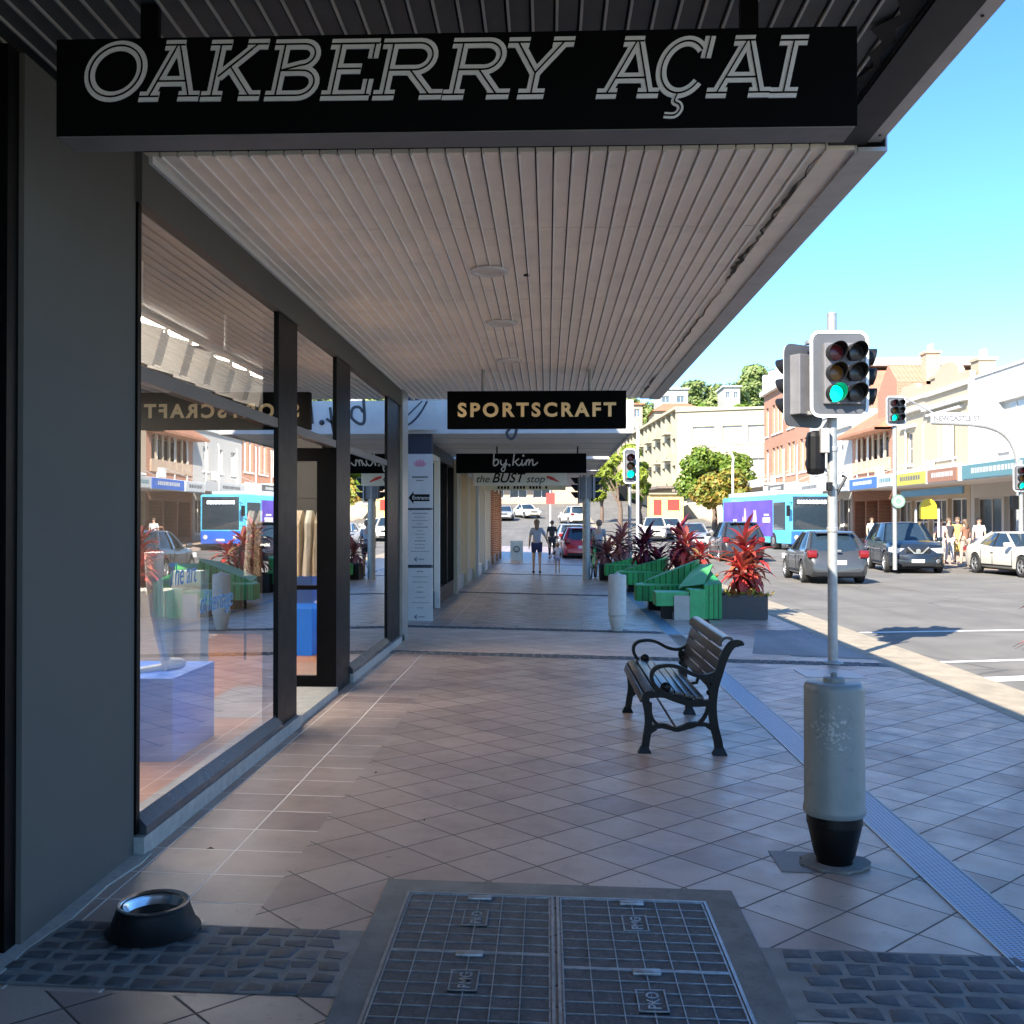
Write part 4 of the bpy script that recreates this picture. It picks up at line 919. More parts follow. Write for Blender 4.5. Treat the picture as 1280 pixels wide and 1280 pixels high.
def chimney(t, u, y, z0, z1, mat, w=.9):
    m = MB(); m.box(u, u + w, y, y + .8, z0, z1); m.box(u - .08, u + w + .08, y - .08, y + .88, z1, z1 + .15)
    for k in (.25, .7): m.lathe([(.12, z1 + .15), (.1, z1 + .6)], (u + w * k, y + .4, 0), 8)
    m.build('chimney', mat, t)
chimney(t, 4.7, .4, 8.3, 9.1, MAT['wallcream']); chimney(t, 9.9, .4, 8.3, 9.2, MAT['wallcream']); 
m = MB(); m.prism([(-.1, 8.3), (W, 8.3), (W / 2, 9.3)], 3, 11); m.build('roof', MAT['tileroof'], t)
street_awning(t, W, 3.35, 3.5, MAT['offwhite'], None, [(.2, 3.3, SG['white'], SG['darkgrey']), (3.6, 8.2, SG['blue'], SG['white']), (8.4, 10.5, SG['white'], SG['teal'])])
# orange roofed building with timber balcony
t, W = opp('balcony_building', 'orange brick shop with terracotta gable roof and recessed timber balcony', 68, 60.05, 9, None)
facade(t, W, 7.3, 12, MAT['brick'], [(.8, W - .8, 4.6, 6.7, 'shopdark', 4)] + shopfront(t, W, 3.2, 3), th=1.0, frame='wallcream', sill=False)
m = MB()
for i in range(6): u = 1.1 + i * (W - 2.4) / 5; m.tube([(u, -.05, 4.6), (u, -.05, 6.8)], .09, 8)
m.build('balcony_post', MAT['wallcream'], t)
m = MB(); m.box(.5, W - .5, -.12, -.003, 4.45, 5.2); m.build('balcony_front', MAT['brickpale'], t)
m = MB(); m.add([(-.2, -1.1, 6.9), (W + .1, -1.1, 6.9), (W + .1, 3.5, 9.7), (-.2, 3.5, 9.7), (W + .1, 9, 6.9), (-.2, 9, 6.9), (-.2, -1.1, 6.75), (W + .1, -1.1, 6.75)], [(0, 1, 2, 3), (3, 2, 4, 5), (0, 1, 7, 6), (0, 3, 5), (1, 2, 4), (6, 7, 4, 5)]); m.build('roof', MAT['tileroof'], t)
m = MB(); m.prism([(4.2, 7.3), (7.7, 7.3), (7.7, 9.6), (6.2, 10.8), (4.2, 9.2)], .3, 4); m.build('gable', MAT['brick'], t); chimney(t, 6.8, 2, 9.4, 11.2, MAT['brickpale'])
street_awning(t, W, 3.35, 3.5, MAT['wallgrey'], None, [(.5, 5.5, SG['white'], SG['darkgrey'])])
# narrow white building
t, W = opp('white_terrace', 'narrow white painted building between the brick block and the balcony shop', 79, 68.05, 8.6, None)
facade(t, W, 8.6, 12, MAT['wallwhite'], [(1.5, 2.7, 4.7, 6.4, 'curtain', 1), (4.6, 5.8, 4.7, 6.4, 'curtain', 1), (7.8, 9, 4.7, 6.4, 'curtain', 1)] + shopfront(t, W, 3.2, 4))
m = MB(); m.box(-.02, W, -.2, -.003, 7.5, 7.7); m.box(0, W, -.1, .3, 8.603, 8.8); m.build('cornice', MAT['white'], t)
street_awning(t, W, 3.35, 3.5, MAT['offwhite'], None, [(2, 7, SG['darkgrey'], SG['white'])])
# brick block
t, W = opp('brick_building', 'three storey orange brick block with tall pale windows and white parapet', 95.5, 79.05, 14, None)
ops = []
for z0, z1 in ((4.6, 7.2), (8.4, 11.0)):
    for u in (.8, 3.4, 4.9, 6.4, 9.2, 10.7, 13.4, 14.8): ops.append((u, u + 1.1, z0, z1, 'curtain', 0))
facade(t, W, 12.2, 14, MAT['brick'], ops + shopfront(t, W, 3.2, 6), bars=1)
m = MB(); m.box(-.1, W, -.4, -.003, 12.2, 12.6); m.box(-.05, W, -.15, 14, 12.603, 13.2)
for i in range(7): u = .2 + i * 2.6; m.box(u, u + .7, -.2, .3, 13.203, 14.1)
m.box(0, W, -.05, .2, 13.204, 13.8); m.build('parapet', MAT['white'], t)
street_awning(t, W, 3.5, 3.5, MAT['offwhite'], None, [(1, 6, SG['teal'], SG['white'])])
# beige apartment building: corner at about Y=108, one face towards us, one receding left
Ya = 108
c = atY(847, 655, Ya); r_ = atY(958, 655, Ya - 3); g0 = grade(Ya)
ang = math.atan2(r_.y - c.y, r_.x - c.x)
t = thing('apartment_building', 'cream apartment building with flat roof and a brick lower storey', 'building', (c.x, c.y, g0), ang)
W = (r_ - c).length + 4; H = atY(885, 515, Ya).z - g0
def rows(us, zs): return [(u, u + w, a, b, g) for a, b in zs for u, w, g in us]
facade(t, W, H, 16, MAT['wallyellow'], [(1.6, 3.9, H - 3.4, H - 1.6, 'curtain', 1), (4.7, 6.7, H - 3.4, H - 1.6, 'curtain', 1), (7.3, 9.3, H - 3.4, H - 1.6, 'curtain', 1), (1.2, 3, H - 6.8, H - 5, 'winglass', 1), (7.3, 9.3, H - 6.8, H - 5, 'curtain', 1), (1.0, 2.2, H - 9.6, H - 8.2, 'curtain', 1), (6, 9, .3, 2.4, 'shopdark', 2)], th=.3)
m = MB(); m.box(-.04, W, -.07, -.004, 2.9, H - 7.4); m.build('brick_band', MAT['brick'], t)
m = MB(); m.box(-.15, W, -.2, 16, H + .003, H + .25); m.build('parapet', MAT['wallyellow'], t)
m = MB(); m.box(-.3, W, -1.3, -.08, 2.6, 2.85); m.build('shop_canopy', MAT['interiordark'], t)
# receding wing: from corner to the left and back
e = atY(778, 640, 150)
ang2 = math.atan2(c.y - e.y, c.x - e.x); W2 = (c - e).length
t = thing('apartment_wing', 'receding wing of cream apartments with stacked balconies', 'building', (e.x, e.y, g0 + .3), ang2)
ops = []
for z in (3.1, 6.0, 8.9):
    for k_ in range(7): u = W2 - 3.2 - k_ * 6.2; ops.append((u, u + 1.9, z + .5, z + 2.1, 'winglass')); ops.append((u - 3.4, u - .8, z, z + 2.4, 'shopdark'))
ops = [o for o in ops if o[0] > .5]
facade(t, W2 - .1, H, 10, MAT['wallyellow'], ops, th=.9, sill=False)
for o in ops:
    if o[4] == 'shopdark': m = MB(); m.box(o[0] - .2, o[1] + .2, -.6, -.004, o[2] - .2, o[2]); m.box(o[0] - .2, o[1] + .2, -.6, -.52, o[2] + .001, o[2] + 1.0); m.build('balcony', MAT['wallyellow'], t)
m = MB(); m.box(-.2, W2 - .2, -.3, 10, H + .003, H + .3); m.build('parapet', MAT['wallyellow'], t)
m = MB(); m.box(0, W2, -2.0, -.05, 2.7, 2.95); m.build('shop_canopy', MAT['interiordark'], t)
# small yellow poster wall at ground floor
q0 = atY(812, 657, 104); t = thing('poster_wall', 'yellow painted kiosk wall at the foot of the cream apartments', 'kiosk', (q0.x, 104, grade(104)))
m = MB(); m.box(0, 3.4, 0, 2.2, -.2, 2.5); m.build('body', paint('kiosk_yellow', (.75, .58, .22), .6, var=.1, scale=1), t); m = MB(); m.box(-.1, 3.5, -.3, 2.3, 2.503, 2.65); m.build('roof', MAT['wallcream'], t)
m = MB(); m.box(.4, 1.2, -.03, -.002, .4, 2.0); m.box(1.8, 3.0, -.03, -.002, .9, 2.0); m.build('poster', SG['red'], t)
# far cross-street building and shops closing the view of the footpath
q0 = atY(560, 640, 132); q1 = atY(722, 640, 132)
t = thing('corner_block', 'low brown and pale shop row closing the far end of the footpath', 'building', (q0.x - 14, 132, grade(132)))
facade(t, q1.x - q0.x + 14, 4.6, 10, MAT['brickpale'], [(1 + 3 * i, 3.2 + 3 * i, .6, 2.8, 'shopdark', 1) for i in range(9)])
m = MB(); m.box(0, 26, -2.4, -.01, 3.1, 3.6); m.build('awning', MAT['interiordark'], t)
# orange brick tower behind at left of the apartments
def house(name, label, px0, px1, pytop, Y, zb_, wall, roofm, D=10, flat=False, fl=2):
    a = atY(px0, 500, Y); b = atY(px1, 500, Y); zt = atY(px0, pytop, Y).z; W = b.x - a.x; H = zt - zb_
    t = thing(name, label, 'house', (a.x, Y, zb_)); ops = []; nf = max(1, int(H / 3)); nn = max(2, int(W / 3.2))
    for f in range(nf):
        for i in range(nn): u = W * (i + .25) / nn; ops.append((u, u + W / nn * .5, f * H / nf + .9, f * H / nf + 2.4 if H / nf > 2.6 else (f + .8) * H / nf, 'winglass', 1))
    facade(t, W, H, D, wall, ops)
    m = MB()
    if flat: m.box(-.4, W + .4, -.5, D, H + .003, H + .3)
    else: m.add([(-.5, -.6, H), (W + .5, -.6, H), (W + .5, D + .5, H), (-.5, D + .5, H), (W * .25, D / 2, H + 1.9), (W * .75, D / 2, H + 1.9)], [(0, 1, 5, 4), (1, 2, 5), (2, 3, 4, 5), (3, 0, 4), (0, 1, 2, 3)])
    m.build('roof', roofm, t)
house('brick_tower', 'orange brick flats just right of the beige awning corner', 776, 803, 506, 190, 4, MAT['brickpale'], MAT['tileroof'], flat=True)
house('hill_house', 'white flat roofed hilltop house left of the bright green tree', 823, 860, 487, 235, 24, MAT['wallwhite'], MAT['white'], flat=True)
house('hill_house', 'house with orange hipped roof below the hilltop', 818, 880, 514, 175, 8, MAT['wallcream'], MAT['tileroof'])
house('hill_house', 'pale blue glass fronted house among the hilltop trees', 905, 925, 484, 240, 26, MAT['wallwhite'], MAT['white'], flat=True)
house('hill_house', 'cream house with small terracotta roof behind the terrace chimneys', 1095, 1150, 492, 150, 4, MAT['wallcream'], MAT['tileroof'])

# ------------------------------------------------------------------ trees
def crown_mesh(clumps, n, leaf, seed, tw=.5):
    r2 = random.Random(seed); vs = []; fs = []
    tot = sum(c[3] ** 2 for c in clumps)
    for cx, cy, cz_, cr in clumps:
        k = int(n * cr * cr / tot)
        for _ in range(k):
            d = Vector((r2.gauss(0, 1), r2.gauss(0, 1), r2.gauss(0, 1))).normalized(); rr = cr * (r2.random() ** .45)
            p = Vector((cx, cy, cz_)) + Vector((d.x * rr, d.y * rr, d.z * rr * .75))
            nrm = (d + Vector((r2.uniform(-1, 1), r2.uniform(-1, 1), r2.uniform(-.3, 1.2))) * .8).normalized()
            a = nrm.orthogonal().normalized(); a = (Matrix.Rotation(r2.uniform(0, 2 * PI), 3, nrm) @ a); b = nrm.cross(a)
            s = leaf * r2.uniform(.6, 1.4); i = len(vs)
            vs += [p - a * s - b * s * .1, p - b * s * tw, p + a * s, p + b * s * tw + nrm * s * .2]; fs.append((i, i + 1, i + 2, i + 3))
    me = MB(); me.v = [tuple(v) for v in vs]; me.f = fs; me.m = [0] * len(fs); return me
def tree(name, label, loc, h, rad, mat, seed, n=5000, leaf=.22, trunk_h=.3, group=None, clumps_n=16, squash=.75):
    r2 = random.Random(seed); t = thing(name, label, 'tree', loc, 0, group); cl = []
    ch = h * (1 - trunk_h)
    for i in range(clumps_n):
        a = r2.uniform(0, 2 * PI); zz_ = r2.random(); rr = rad * (.25 + .55 * math.sin(PI * (zz_ * .8 + .1))) * r2.uniform(.6, 1.05)
        cl.append((rr * math.cos(a), rr * math.sin(a), h * trunk_h + ch * (.12 + .76 * zz_), rad * r2.uniform(.26, .44)))
    tr = MB(); tr.tube([(0, 0, -.6), (.05, 0, h * trunk_h * .6), (-.05, .04, h * trunk_h * 1.2), (.0, .0, h * .6)], [h * .035, h * .028, h * .022, h * .01], 8)
    for c_ in cl[::2]: tr.tube([(0, 0, h * trunk_h * r2.uniform(.7, 1.3)), (c_[0] * .5, c_[1] * .5, (c_[2] + h * trunk_h) / 2), c_[:3]], [h * .016, h * .011, h * .004], 6)
    tr.build('trunk', MAT['bark'], t, smooth=True)
    crown_mesh(cl, n, leaf, seed + 1).build('crown', mat, t); return t
def ptree(name, label, px, pyb, pyt, Y, radpx, mat, seed, **k):
    b = atY(px, pyb, Y); tp = atY(px, pyt, Y); rad = radpx * Y / FPX
    return tree(name, label, (b.x, Y, b.z), tp.z - b.z, rad, mat, seed, **k)
ptree('street_tree', 'round yellow green street tree behind the pole signals', 775, 655, 556, 92, 33, MAT['leafyellow'], 11, n=7000, leaf=.24, trunk_h=.28)
ptree('street_tree', 'green street tree left of the pole signals beyond the bicycle', 752, 650, 572, 100, 20, MAT['leafyellow'], 12, n=4000, leaf=.24, trunk_h=.28)
ptree('street_tree', 'tall slim green tree right of the green pole signal', 800, 655, 560, 97, 12, MAT['leafgreen'], 13, n=3000, leaf=.22, trunk_h=.15)
ptree('street_tree', 'broad green tree with orange tinged foliage before the cream apartments', 893, 657, 549, 88, 45, MAT['leafgreen'], 14, n=10000, leaf=.22, trunk_h=.22, clumps_n=26)
tt = ptree('flame_tree', 'orange leaved tree low in front of the broad green tree', 905, 657, 592, 84, 38, MAT['leaforange'], 15, n=6000, leaf=.18, trunk_h=.35, clumps_n=18)
H1 = tree('hill_tree', 'large dark green tree crowning the hill at its highest point', (45, 262, 38), 11, 6.5, MAT['leafdark'], 21, n=3500, leaf=.55, trunk_h=.12, group='trees on the hill')
H2 = tree('hill_tree', 'bright green tree beside the white hilltop house', (36, 232, 25), 10, 6, MAT['leafgreen'], 22, n=3500, leaf=.5, trunk_h=.12, group='trees on the hill')
def place_hill(src, px, pyt, Y, s, i, label):
    src_h = 11 if src is H1 else 10
    tp = atY(px, pyt, Y); z = grade(150) + (Y - 150) * .03 - .5 + hill(tp.x, Y)
    return (tp.x, Y, z)
H1.location = place_hill(H1, 930, 462, 255, 1.0, 0, ''); H1.scale = (1.0,) * 3
H2.location = place_hill(H2, 887, 487, 215, 1.1, 0, ''); H2.scale = (1.1,) * 3
HL = [(H1, 860, 468, 262, 1.0, 'dark hilltop tree seen past the awning corner'), (H1, 905, 478, 262, .9, 'dark tree just left of the blue glass house'), (H1, 958, 466, 262, 1.3, 'dark hilltop tree above the brick parapet'),
      (H2, 925, 492, 212, 1.0, 'bright green tree below the glass hilltop house'), (H2, 948, 488, 214, 1.1, 'bright green tree touching the brick parapet'), (H1, 912, 470, 250, 1.0, 'round dark tree above the glass house'),
      (H2, 872, 500, 208, .8, 'small green tree above the orange hipped roof'), (H2, 808, 500, 185, .9, 'green tree between brick flats and cream house'), (H1, 845, 478, 250, .8, 'dark tree behind the white flat roofed house'), (H2, 905, 498, 205, .8, 'small bright tree above the cream roofline'),
      (H1, 990, 474, 262, 1.2, 'hill tree hidden behind the brick parapet'), (H2, 965, 498, 210, .9, 'lower hill tree behind the brick block'), (H1, 790, 490, 250, 1.0, 'hill tree behind the awning corner')]
for i, (s_, px, py, Y, sc, lb) in enumerate(HL): dup(s_, place_hill(s_, px, py, Y, sc, i, lb), i * 1.3, lb, 'trees on the hill', sc)
# a wood of scrub over the hill (uncountable)
r3 = random.Random(5); cl = []
for i in range(420):
    x = r3.uniform(0, 130); y = r3.uniform(195, 290); cl.append((x, y, grade(150) + (y - 150) * .03 + hill(x, y) + .8, r3.uniform(2.0, 4.2)))
o = crown_mesh(cl, 42000, .6, 9).build('hill_scrub', MAT['leafdark']); tag(o, 'mixed green scrub and treetops covering the hillside', 'scrub', kind='stuff')
def palm(label, px, pyt, pyb, Y):
    tp = atY(px, pyt + 8, Y); b = atY(px, pyb, Y); t = thing('palm_tree', label, 'palm', (b.x, Y, b.z)); h = tp.z - b.z
    m = MB(); m.tube([(0, 0, 0), (.1, 0, h * .5), (0, 0, h)], [.35, .25, .22], 8); m.build('trunk', MAT['bark'], t, smooth=True)
    m = MB()
    for i in range(22):
        a = i * 2.4; el = R(70 - i * 5); L = 2.6; prev = None; P_ = [Vector((math.cos(a) * math.cos(el) * L * s - 0, math.sin(a) * math.cos(el) * L * s, h + math.sin(el) * L * s - 1.6 * s * s)) for s in (0, .25, .5, .75, 1)]
        sd = Vector((-math.sin(a), math.cos(a), 0))
        for p, q in zip(P_[:-1], P_[1:]):
            for k_ in (-1, 1): m.add([p, q, q + sd * k_ * .35 - Vector((0, 0, .25)), p + sd * k_ * .35 - Vector((0, 0, .25))], [(0, 1, 2, 3)])
    m.build('crown', MAT['leafgreen'], t)
palm('lone palm rising behind the terrace roofs', 1128, 460, 490, 120)
ptree('street_tree', 'leafy tree hidden down the far bend of the street', 700, 648, 610, 170, 14, MAT['leafdark'], 31, n=1500, leaf=.4)
# ------------------------------------------------------------------ park bench
def make_bench():
    t = thing('park_bench', 'black cast iron park bench with dark timber slats, facing the shops', 'bench', (0, 0, 0)); K = .00094; Ln = 1.52
    c = lambda a: [((x - 385) * K, (1182 - y) * K) for x, y in a]
    sm = lambda a, n=4: [(p.x, p.y) for p in smoothpts([Vector(v) for v in c(a)], n)]
    for y in (0, Ln):
        m = MB(); fn = lambda u, v, d: (u, y + d, v)
        th = .02; e = [0]
        def rb(a, w, n=4):
            e[0] += 1; p = sm(a, n)
            if hasattr(w, '__len__'): w = [w[0] + (w[1] - w[0]) * i / (len(p) - 1) for i in range(len(p))]
            m.ribbon(p, w, -th - e[0] * .0004, th + e[0] * .0004, fn)
        rb([(382, 1165), (395, 1080), (412, 960), (405, 860), (392, 790), (400, 750), (450, 738)], [.052, .05])
        rb([(935, 1180), (925, 1090), (895, 960), (885, 820), (900, 690), (930, 590), (965, 480), (1005, 400), (1045, 362), (1085, 362), (1092, 378)], [.06, .048], 5)
        rb([(420, 745), (520, 740), (620, 775), (740, 805), (870, 800)], .045)
        rb([(405, 770), (440, 880), (430, 800)], .02) if False else None
        rb([(425, 800), (432, 900), (480, 965), (560, 990), (625, 1000), (700, 985), (790, 950), (840, 880), (850, 820)], .022, 5)
        rb([(400, 1010), (450, 985), (530, 975), (625, 1000), (720, 965), (830, 960), (900, 1000)], .03, 5)
        rb([(400, 1060), (430, 1020), (470, 995)], .016); rb([(905, 1060), (890, 1010), (840, 975)], .016)
        rb([(540, 715), (480, 700), (440, 640), (440, 580), (480, 540), (560, 525), (640, 540), (740, 590), (830, 605), (915, 575), (940, 530)], .026, 5)
        rb([(860, 600), (850, 660), (875, 720)], .022); rb([(890, 640), (850, 620)], .03)
        m.sphere(fn((540 - 385) * K, (1182 - 690) * K, 0), .038, 10, 7, (1, .8, 1)); m.sphere(fn((858 - 385) * K, (1182 - 655) * K, 0), .022, 8, 6); m.sphere(fn((862 - 385) * K, (1182 - 725) * K, 0), .022, 8, 6)
        for x in (382, 937): m.add([fn((x - 385) * K + a, b, d) for a in (-.05, .05) for b in (-.004, .0) for d in (-.035, .035)] , [(0, 1, 3, 2), (4, 6, 7, 5), (0, 4, 5, 1), (2, 3, 7, 6), (0, 2, 6, 4), (1, 5, 7, 3)]); m.add([fn((x - 385) * K + a * w_, b, d * w_) for b, w_ in ((0, 1), (.055, .5)) for a, d in ((-.05, -.035), (.05, -.035), (.05, .035), (-.05, .035))], [(0, 1, 5, 4), (1, 2, 6, 5), (2, 3, 7, 6), (3, 0, 4, 7), (4, 5, 6, 7)])
        m.build('end_frame', MAT['iron'], t, smooth=True)
    def slat(u, z, ang, w, name='seat_slat', th=.03):
        m = MB(); m.bbox(-w / 2, w / 2, .0, Ln, -th / 2, th / 2, .005)
        ca, sa = math.cos(ang), math.sin(ang); m.v = [(u + x * ca - z_ * sa, y, z + x * sa + z_ * ca) for x, y, z_ in m.v]; m.build(name, MAT['slat'], t, smooth=True)
    for i, (u, z, a) in enumerate(((-.012, .385, 75), (.03, .432, 18), (.10, .442, 0), (.17, .432, -10), (.24, .415, -14), (.31, .398, -12), (.38, .385, -6))): slat(u, z, R(a), .062)
    for u, z, a in ((.497, .47, 80), (.512, .545, 76), (.530, .62, 73), (.552, .692, 70)): slat(u - .02, z, R(a), .066, 'back_slat', .024)
    m = MB(); pts = [(.585 + .048 * math.cos(R(a)) - .01, .765 + .045 * math.sin(R(a))) for a in range(200, 20, -20)]
    m.ribbon(pts, .02, 0.0, Ln, lambda u, v, d: (u, d, v)); m.build('top_slat', MAT['slat'], t, smooth=True)
    m = MB(); fn = lambda u, v, d: (u, Ln / 2 + d, v)
    m.ribbon([(.0, .37), (.03, .412), (.1, .424), (.24, .395), (.38, .365), (.47, .38), (.5, .47), (.545, .66), (.58, .74)], .02, -.015, .015, fn); m.build('centre_strap', MAT['iron'], t)
    m = MB(); m.tube([(.22, .0, .175), (.22, Ln, .175)], .009, 8); m.build('tie_rod', MAT['iron'], t); return t
B = make_bench(); pb = at(806, 941, fz(.7)); B.location = (pb.x, pb.y, fz(.95)); B.rotation_euler = (0, 0, R(0))

# ------------------------------------------------------------------ bollards
def bollard(label, x, y, r, h, top, base, group, bm_):
    t = thing('bollard', label, 'bollard', (x, y, fz(x))); hb = h * .27
    m = MB(); m.lathe([(r * .99, hb), (r * 1.04, hb + .012), (r * 1.03, hb + .03), (r, hb + .05), (r, h * .93), (r * .99, h * .945), (r * .97, h * .95), (r * .90, h * .962), (r * .86, h * .964)], n=40); m.build('drum', top, t, smooth=True)
    m = MB(); m.lathe([(r * .36, h * .962), (r * .36, h * .985), (r * .31, h * .99), (r * .1, h * .992)], n=24); m.lathe([(r * .10, h * .99), (r * .12, h * 1.005), (r * .05, h * 1.015)], n=12); m.build('cap', top, t, smooth=True)
    m = MB(); m.lathe([(r * .60, -.01), (r * .60, .03), (r * .68, .05), (r * .90, hb * .78), (r * .90, hb * .80), (r * .93, hb * .81), (r * .93, hb * .86), (r * .92, hb * .995)], n=36); m.build('footing', base, t, smooth=True)
    m = MB(); pts = []
    for i in range(26):
        a = 2 * PI * i / 26; rr = r * (.95 + .18 * rnd.random()); pts.append((rr * math.cos(a) * 1.1, rr * math.sin(a)))
    m.prism(pts, .002, .014, lambda u, v, w_: (u, v, w_)); m.build('mortar_pad', MAT['concrete'], t)
    return t
pb = at(1050, 1088, fz(1.34)); BL = bollard('nearer grey drum bollard with stained sides and black tapered foot', pb.x, pb.y + .09, .14, .90, MAT['bollard'], MAT['iron'], None, None)
flat_plate('paving_patch', pb.x - .28, pb.x + .02, pb.y - .05, pb.y + .25, paint('dark_tile', (.10, .075, .07), .5), 'dark brown replacement tile at the foot of the nearer bollard', 'paving tile', .0035)
pb = at(772, 790, fz(1.0)); bollard('distant pale bollard standing beside the green seats', pb.x, pb.y + .08, .133, .87, MAT['bollard2'], MAT['bollard2'], None, None)

# ------------------------------------------------------------------ dog bowl
pb = at(184, 1172, .035); bw = thing('dog_bowl', 'black dog bowl with steel rim and water by the pillar', 'bowl', (pb.x, pb.y + .06, fz(pb.x) + .01))
m = MB(); m.lathe([(.172, 0), (.176, .004), (.172, .010), (.160, .016), (.135, .085), (.131, .098), (.127, .100), (.11, .098)], n=48, cap=False); m.build('body', MAT['blackmatt'], bw, smooth=True, angle=50)
m = MB(); m.lathe([(.132, .099), (.134, .104), (.128, .108), (.120, .104), (.110, .085), (.095, .05), (.08, .035), (.001, .032)], n=48, cap=False); m.build('steel_liner', MAT['steel'], bw, smooth=True, angle=60)
wm = NT('water'); wm.set(base=(.02, .03, .035), rough=.03, spec=.6); wm.bump(wm.noise(wm.obj(), 30, 2), .001, .3)
m = MB(); m.lathe([(.100, .060), (.001, .060)], n=48, cap=False); m.build('water', wm.m, bw)

# small litter on the paving
for i, (px, py, lb) in enumerate(((263, 1072, 'curled dead leaf on the tiles near the shop sill'), (470, 972, 'small dark leaf on the tiles in the middle distance'), (530, 1030, 'tiny brown leaf scrap on the tiles ahead of the pit'))):
    p = at(px, py, 0); t = thing('dead_leaf', lb, 'leaf', (p.x, p.y, fz(p.x) + .004), i); m = MB(); s = (.022, .014, .012)[i]
    m.add([(-s, 0, 0), (-s * .3, s * .5, .006), (s, .1 * s, .002), (-.2 * s, -s * .5, .005), (0, 0, .012)], [(0, 1, 4), (1, 2, 4), (2, 3, 4), (3, 0, 4)]); m.build('blade', paint('dead_leaf', (.07, .04, .02), .8), t)

# ------------------------------------------------------------------ traffic signals
LENS = {'red': paint('lens_red', (.16, .015, .02), .25), 'amber': paint('lens_amber', (.22, .09, .015), .25), 'dark': paint('lens_dark', (.035, .03, .03), .25), 'green': emis('lens_green', (.0, .75, .36), 1.0), 'greenoff': paint('lens_green_off', (.02, .05, .04), .25)}
def rrect(w, h, r, n=6):
    p = []
    for cx, cy, a0 in ((w / 2 - r, h / 2 - r, 0), (-w / 2 + r, h / 2 - r, 90), (-w / 2 + r, -h / 2 + r, 180), (w / 2 - r, -h / 2 + r, 270)):
        for i in range(n + 1): a = R(a0 + 90 * i / n); p.append((cx + r * math.cos(a), cy + r * math.sin(a)))
    return p
def signal_head(par, name, loc, rz, cols=2, w=.66, h=.98, lit=True, sp=.236, off=0.0, ls=.095, parts=True, vb=.07):
    """faces local -y"""
    m = MB(); fn = lambda u, v, d: (u, d, v)
    m.prism(rrect(w + .036, h + .036, .115), -.004, .012, fn); hd = m.build(name, MAT['sigback'], par, loc=loc, rz=rz)
    m = MB(); m.ribbon(rrect(w, h, .1), .035, -.010, -.0045, fn, closed=True); m.build('white_border', MAT['sigwhite'], hd)
    m = MB(); cw = sp * cols
    m.bbox(off - cw / 2, off + cw / 2, -.07, .16, -sp * 1.5 - .0, sp * 1.5 + .0, .01); m.build('housing', paint('signal_housing', (.16, .16, .17), .5), hd)
    for c in range(cols):
        for r_ in range(3):
            x = off + (c - (cols - 1) / 2) * sp; z = (1 - r_) * sp
            ln = 'green' if (lit and r_ == 2 and c == 0) else (('red', 'amber', 'greenoff')[r_] if c == 0 else 'dark')
            q = MB(); q.lathe([(ls, -.071), (ls * .95, -.088), (ls * .6, -.098), (.001, -.101)], (x, 0, z), 20, 'y', cap=False); q.build('lens', LENS[ln], hd, smooth=True)
            v = MB(); vs = []; n = 22; r0 = ls * 1.14
            for i in range(n + 1):
                a = R(-62 + 304 * i / n); L = vb + .14 * (math.sin(a) + 1) / 2 * (.4 if vb > .1 else 1)
                for rr in (r0, r0 - .006):
                    vs += [(x + rr * math.cos(a), -.06, z + rr * math.sin(a)), (x + rr * math.cos(a), -.07 - L, z + rr * math.sin(a) * 1.0)]
            fs = []
            for i in range(n): b = i * 4; fs += [(b, b + 4, b + 5, b + 1), (b + 2, b + 3, b + 7, b + 6), (b + 1, b + 5, b + 7, b + 3)]
            v.add(vs, fs); v.build('visor', MAT['plastic'], hd, smooth=True)
    return hd
pc = MAT['pole']
p = at(1041, 829, fz(3.2)); SP = thing('traffic_signal', 'tall grey pole with six lens signal head showing green, behind the bollard', 'traffic light', (p.x, p.y, fz(p.x)))
Yp = p.y; ztop = atY(1043, 394, Yp).z - fz(p.x); zc = atY(1045, 470, Yp).z - fz(p.x)
m = MB(); m.tube([(0, 0, 0), (0, 0, ztop)], .056, 20); m.lathe([(.058, ztop), (.058, ztop + .02), (.02, ztop + .04)], n=16); m.build('pole', pc, SP, smooth=True)
m = MB(); m.lathe([(.12, -.0), (.12, .02), (.07, .035)], n=20); m.build('base_flange', pc, SP, smooth=True)
signal_head(SP, 'signal_head', (.04, -.16, zc), R(4), off=0.04)
signal_head(SP, 'side_signal_head', (-.30, .16, zc - .10), R(-145), w=.62, h=.95, lit=False)
signal_head(SP, 'cross_street_head', (.29, .16, zc + .0), R(88), w=.3, h=.9, cols=1, lit=False, vb=.15)
m = MB()
for dz in (.40, -.44): m.box(-.3, .3, -.06, .09, zc + dz - .02, zc + dz + .02); m.lathe([(.07, zc + dz - .05), (.07, zc + dz + .05)], n=16)
for z in (1.55, 2.05, 2.5): m.lathe([(.062, z), (.066, z + .01), (.066, z + .05), (.062, z + .06)], n=16)
m.build('bracket', pc, SP)
zp = atY(1020, 565, Yp).z - fz(p.x)
ph = MB(); ph.bbox(-.29, -.09, -.10, .13, zp - .27, zp + .25, .07); pho = ph.build('pedestrian_head', MAT['blackmatt'], SP)
ph = MB()
for dz in (.12, -.12):
    vs = []; n = 18
    for i in range(n + 1):
        a = R(-40 + 260 * i / n)
        for rr in (.105, .097): vs += [(-.15 + rr * math.cos(a) * .9, .12, zp + dz + rr * math.sin(a)), (-.15 + rr * math.cos(a) * .9, .30, zp + dz + rr * math.sin(a))]
    fs = []
    for i in range(n): b = i * 4; fs += [(b, b + 4, b + 5, b + 1), (b + 2, b + 3, b + 7, b + 6), (b + 1, b + 5, b + 7, b + 3)]
    ph.add(vs, fs)
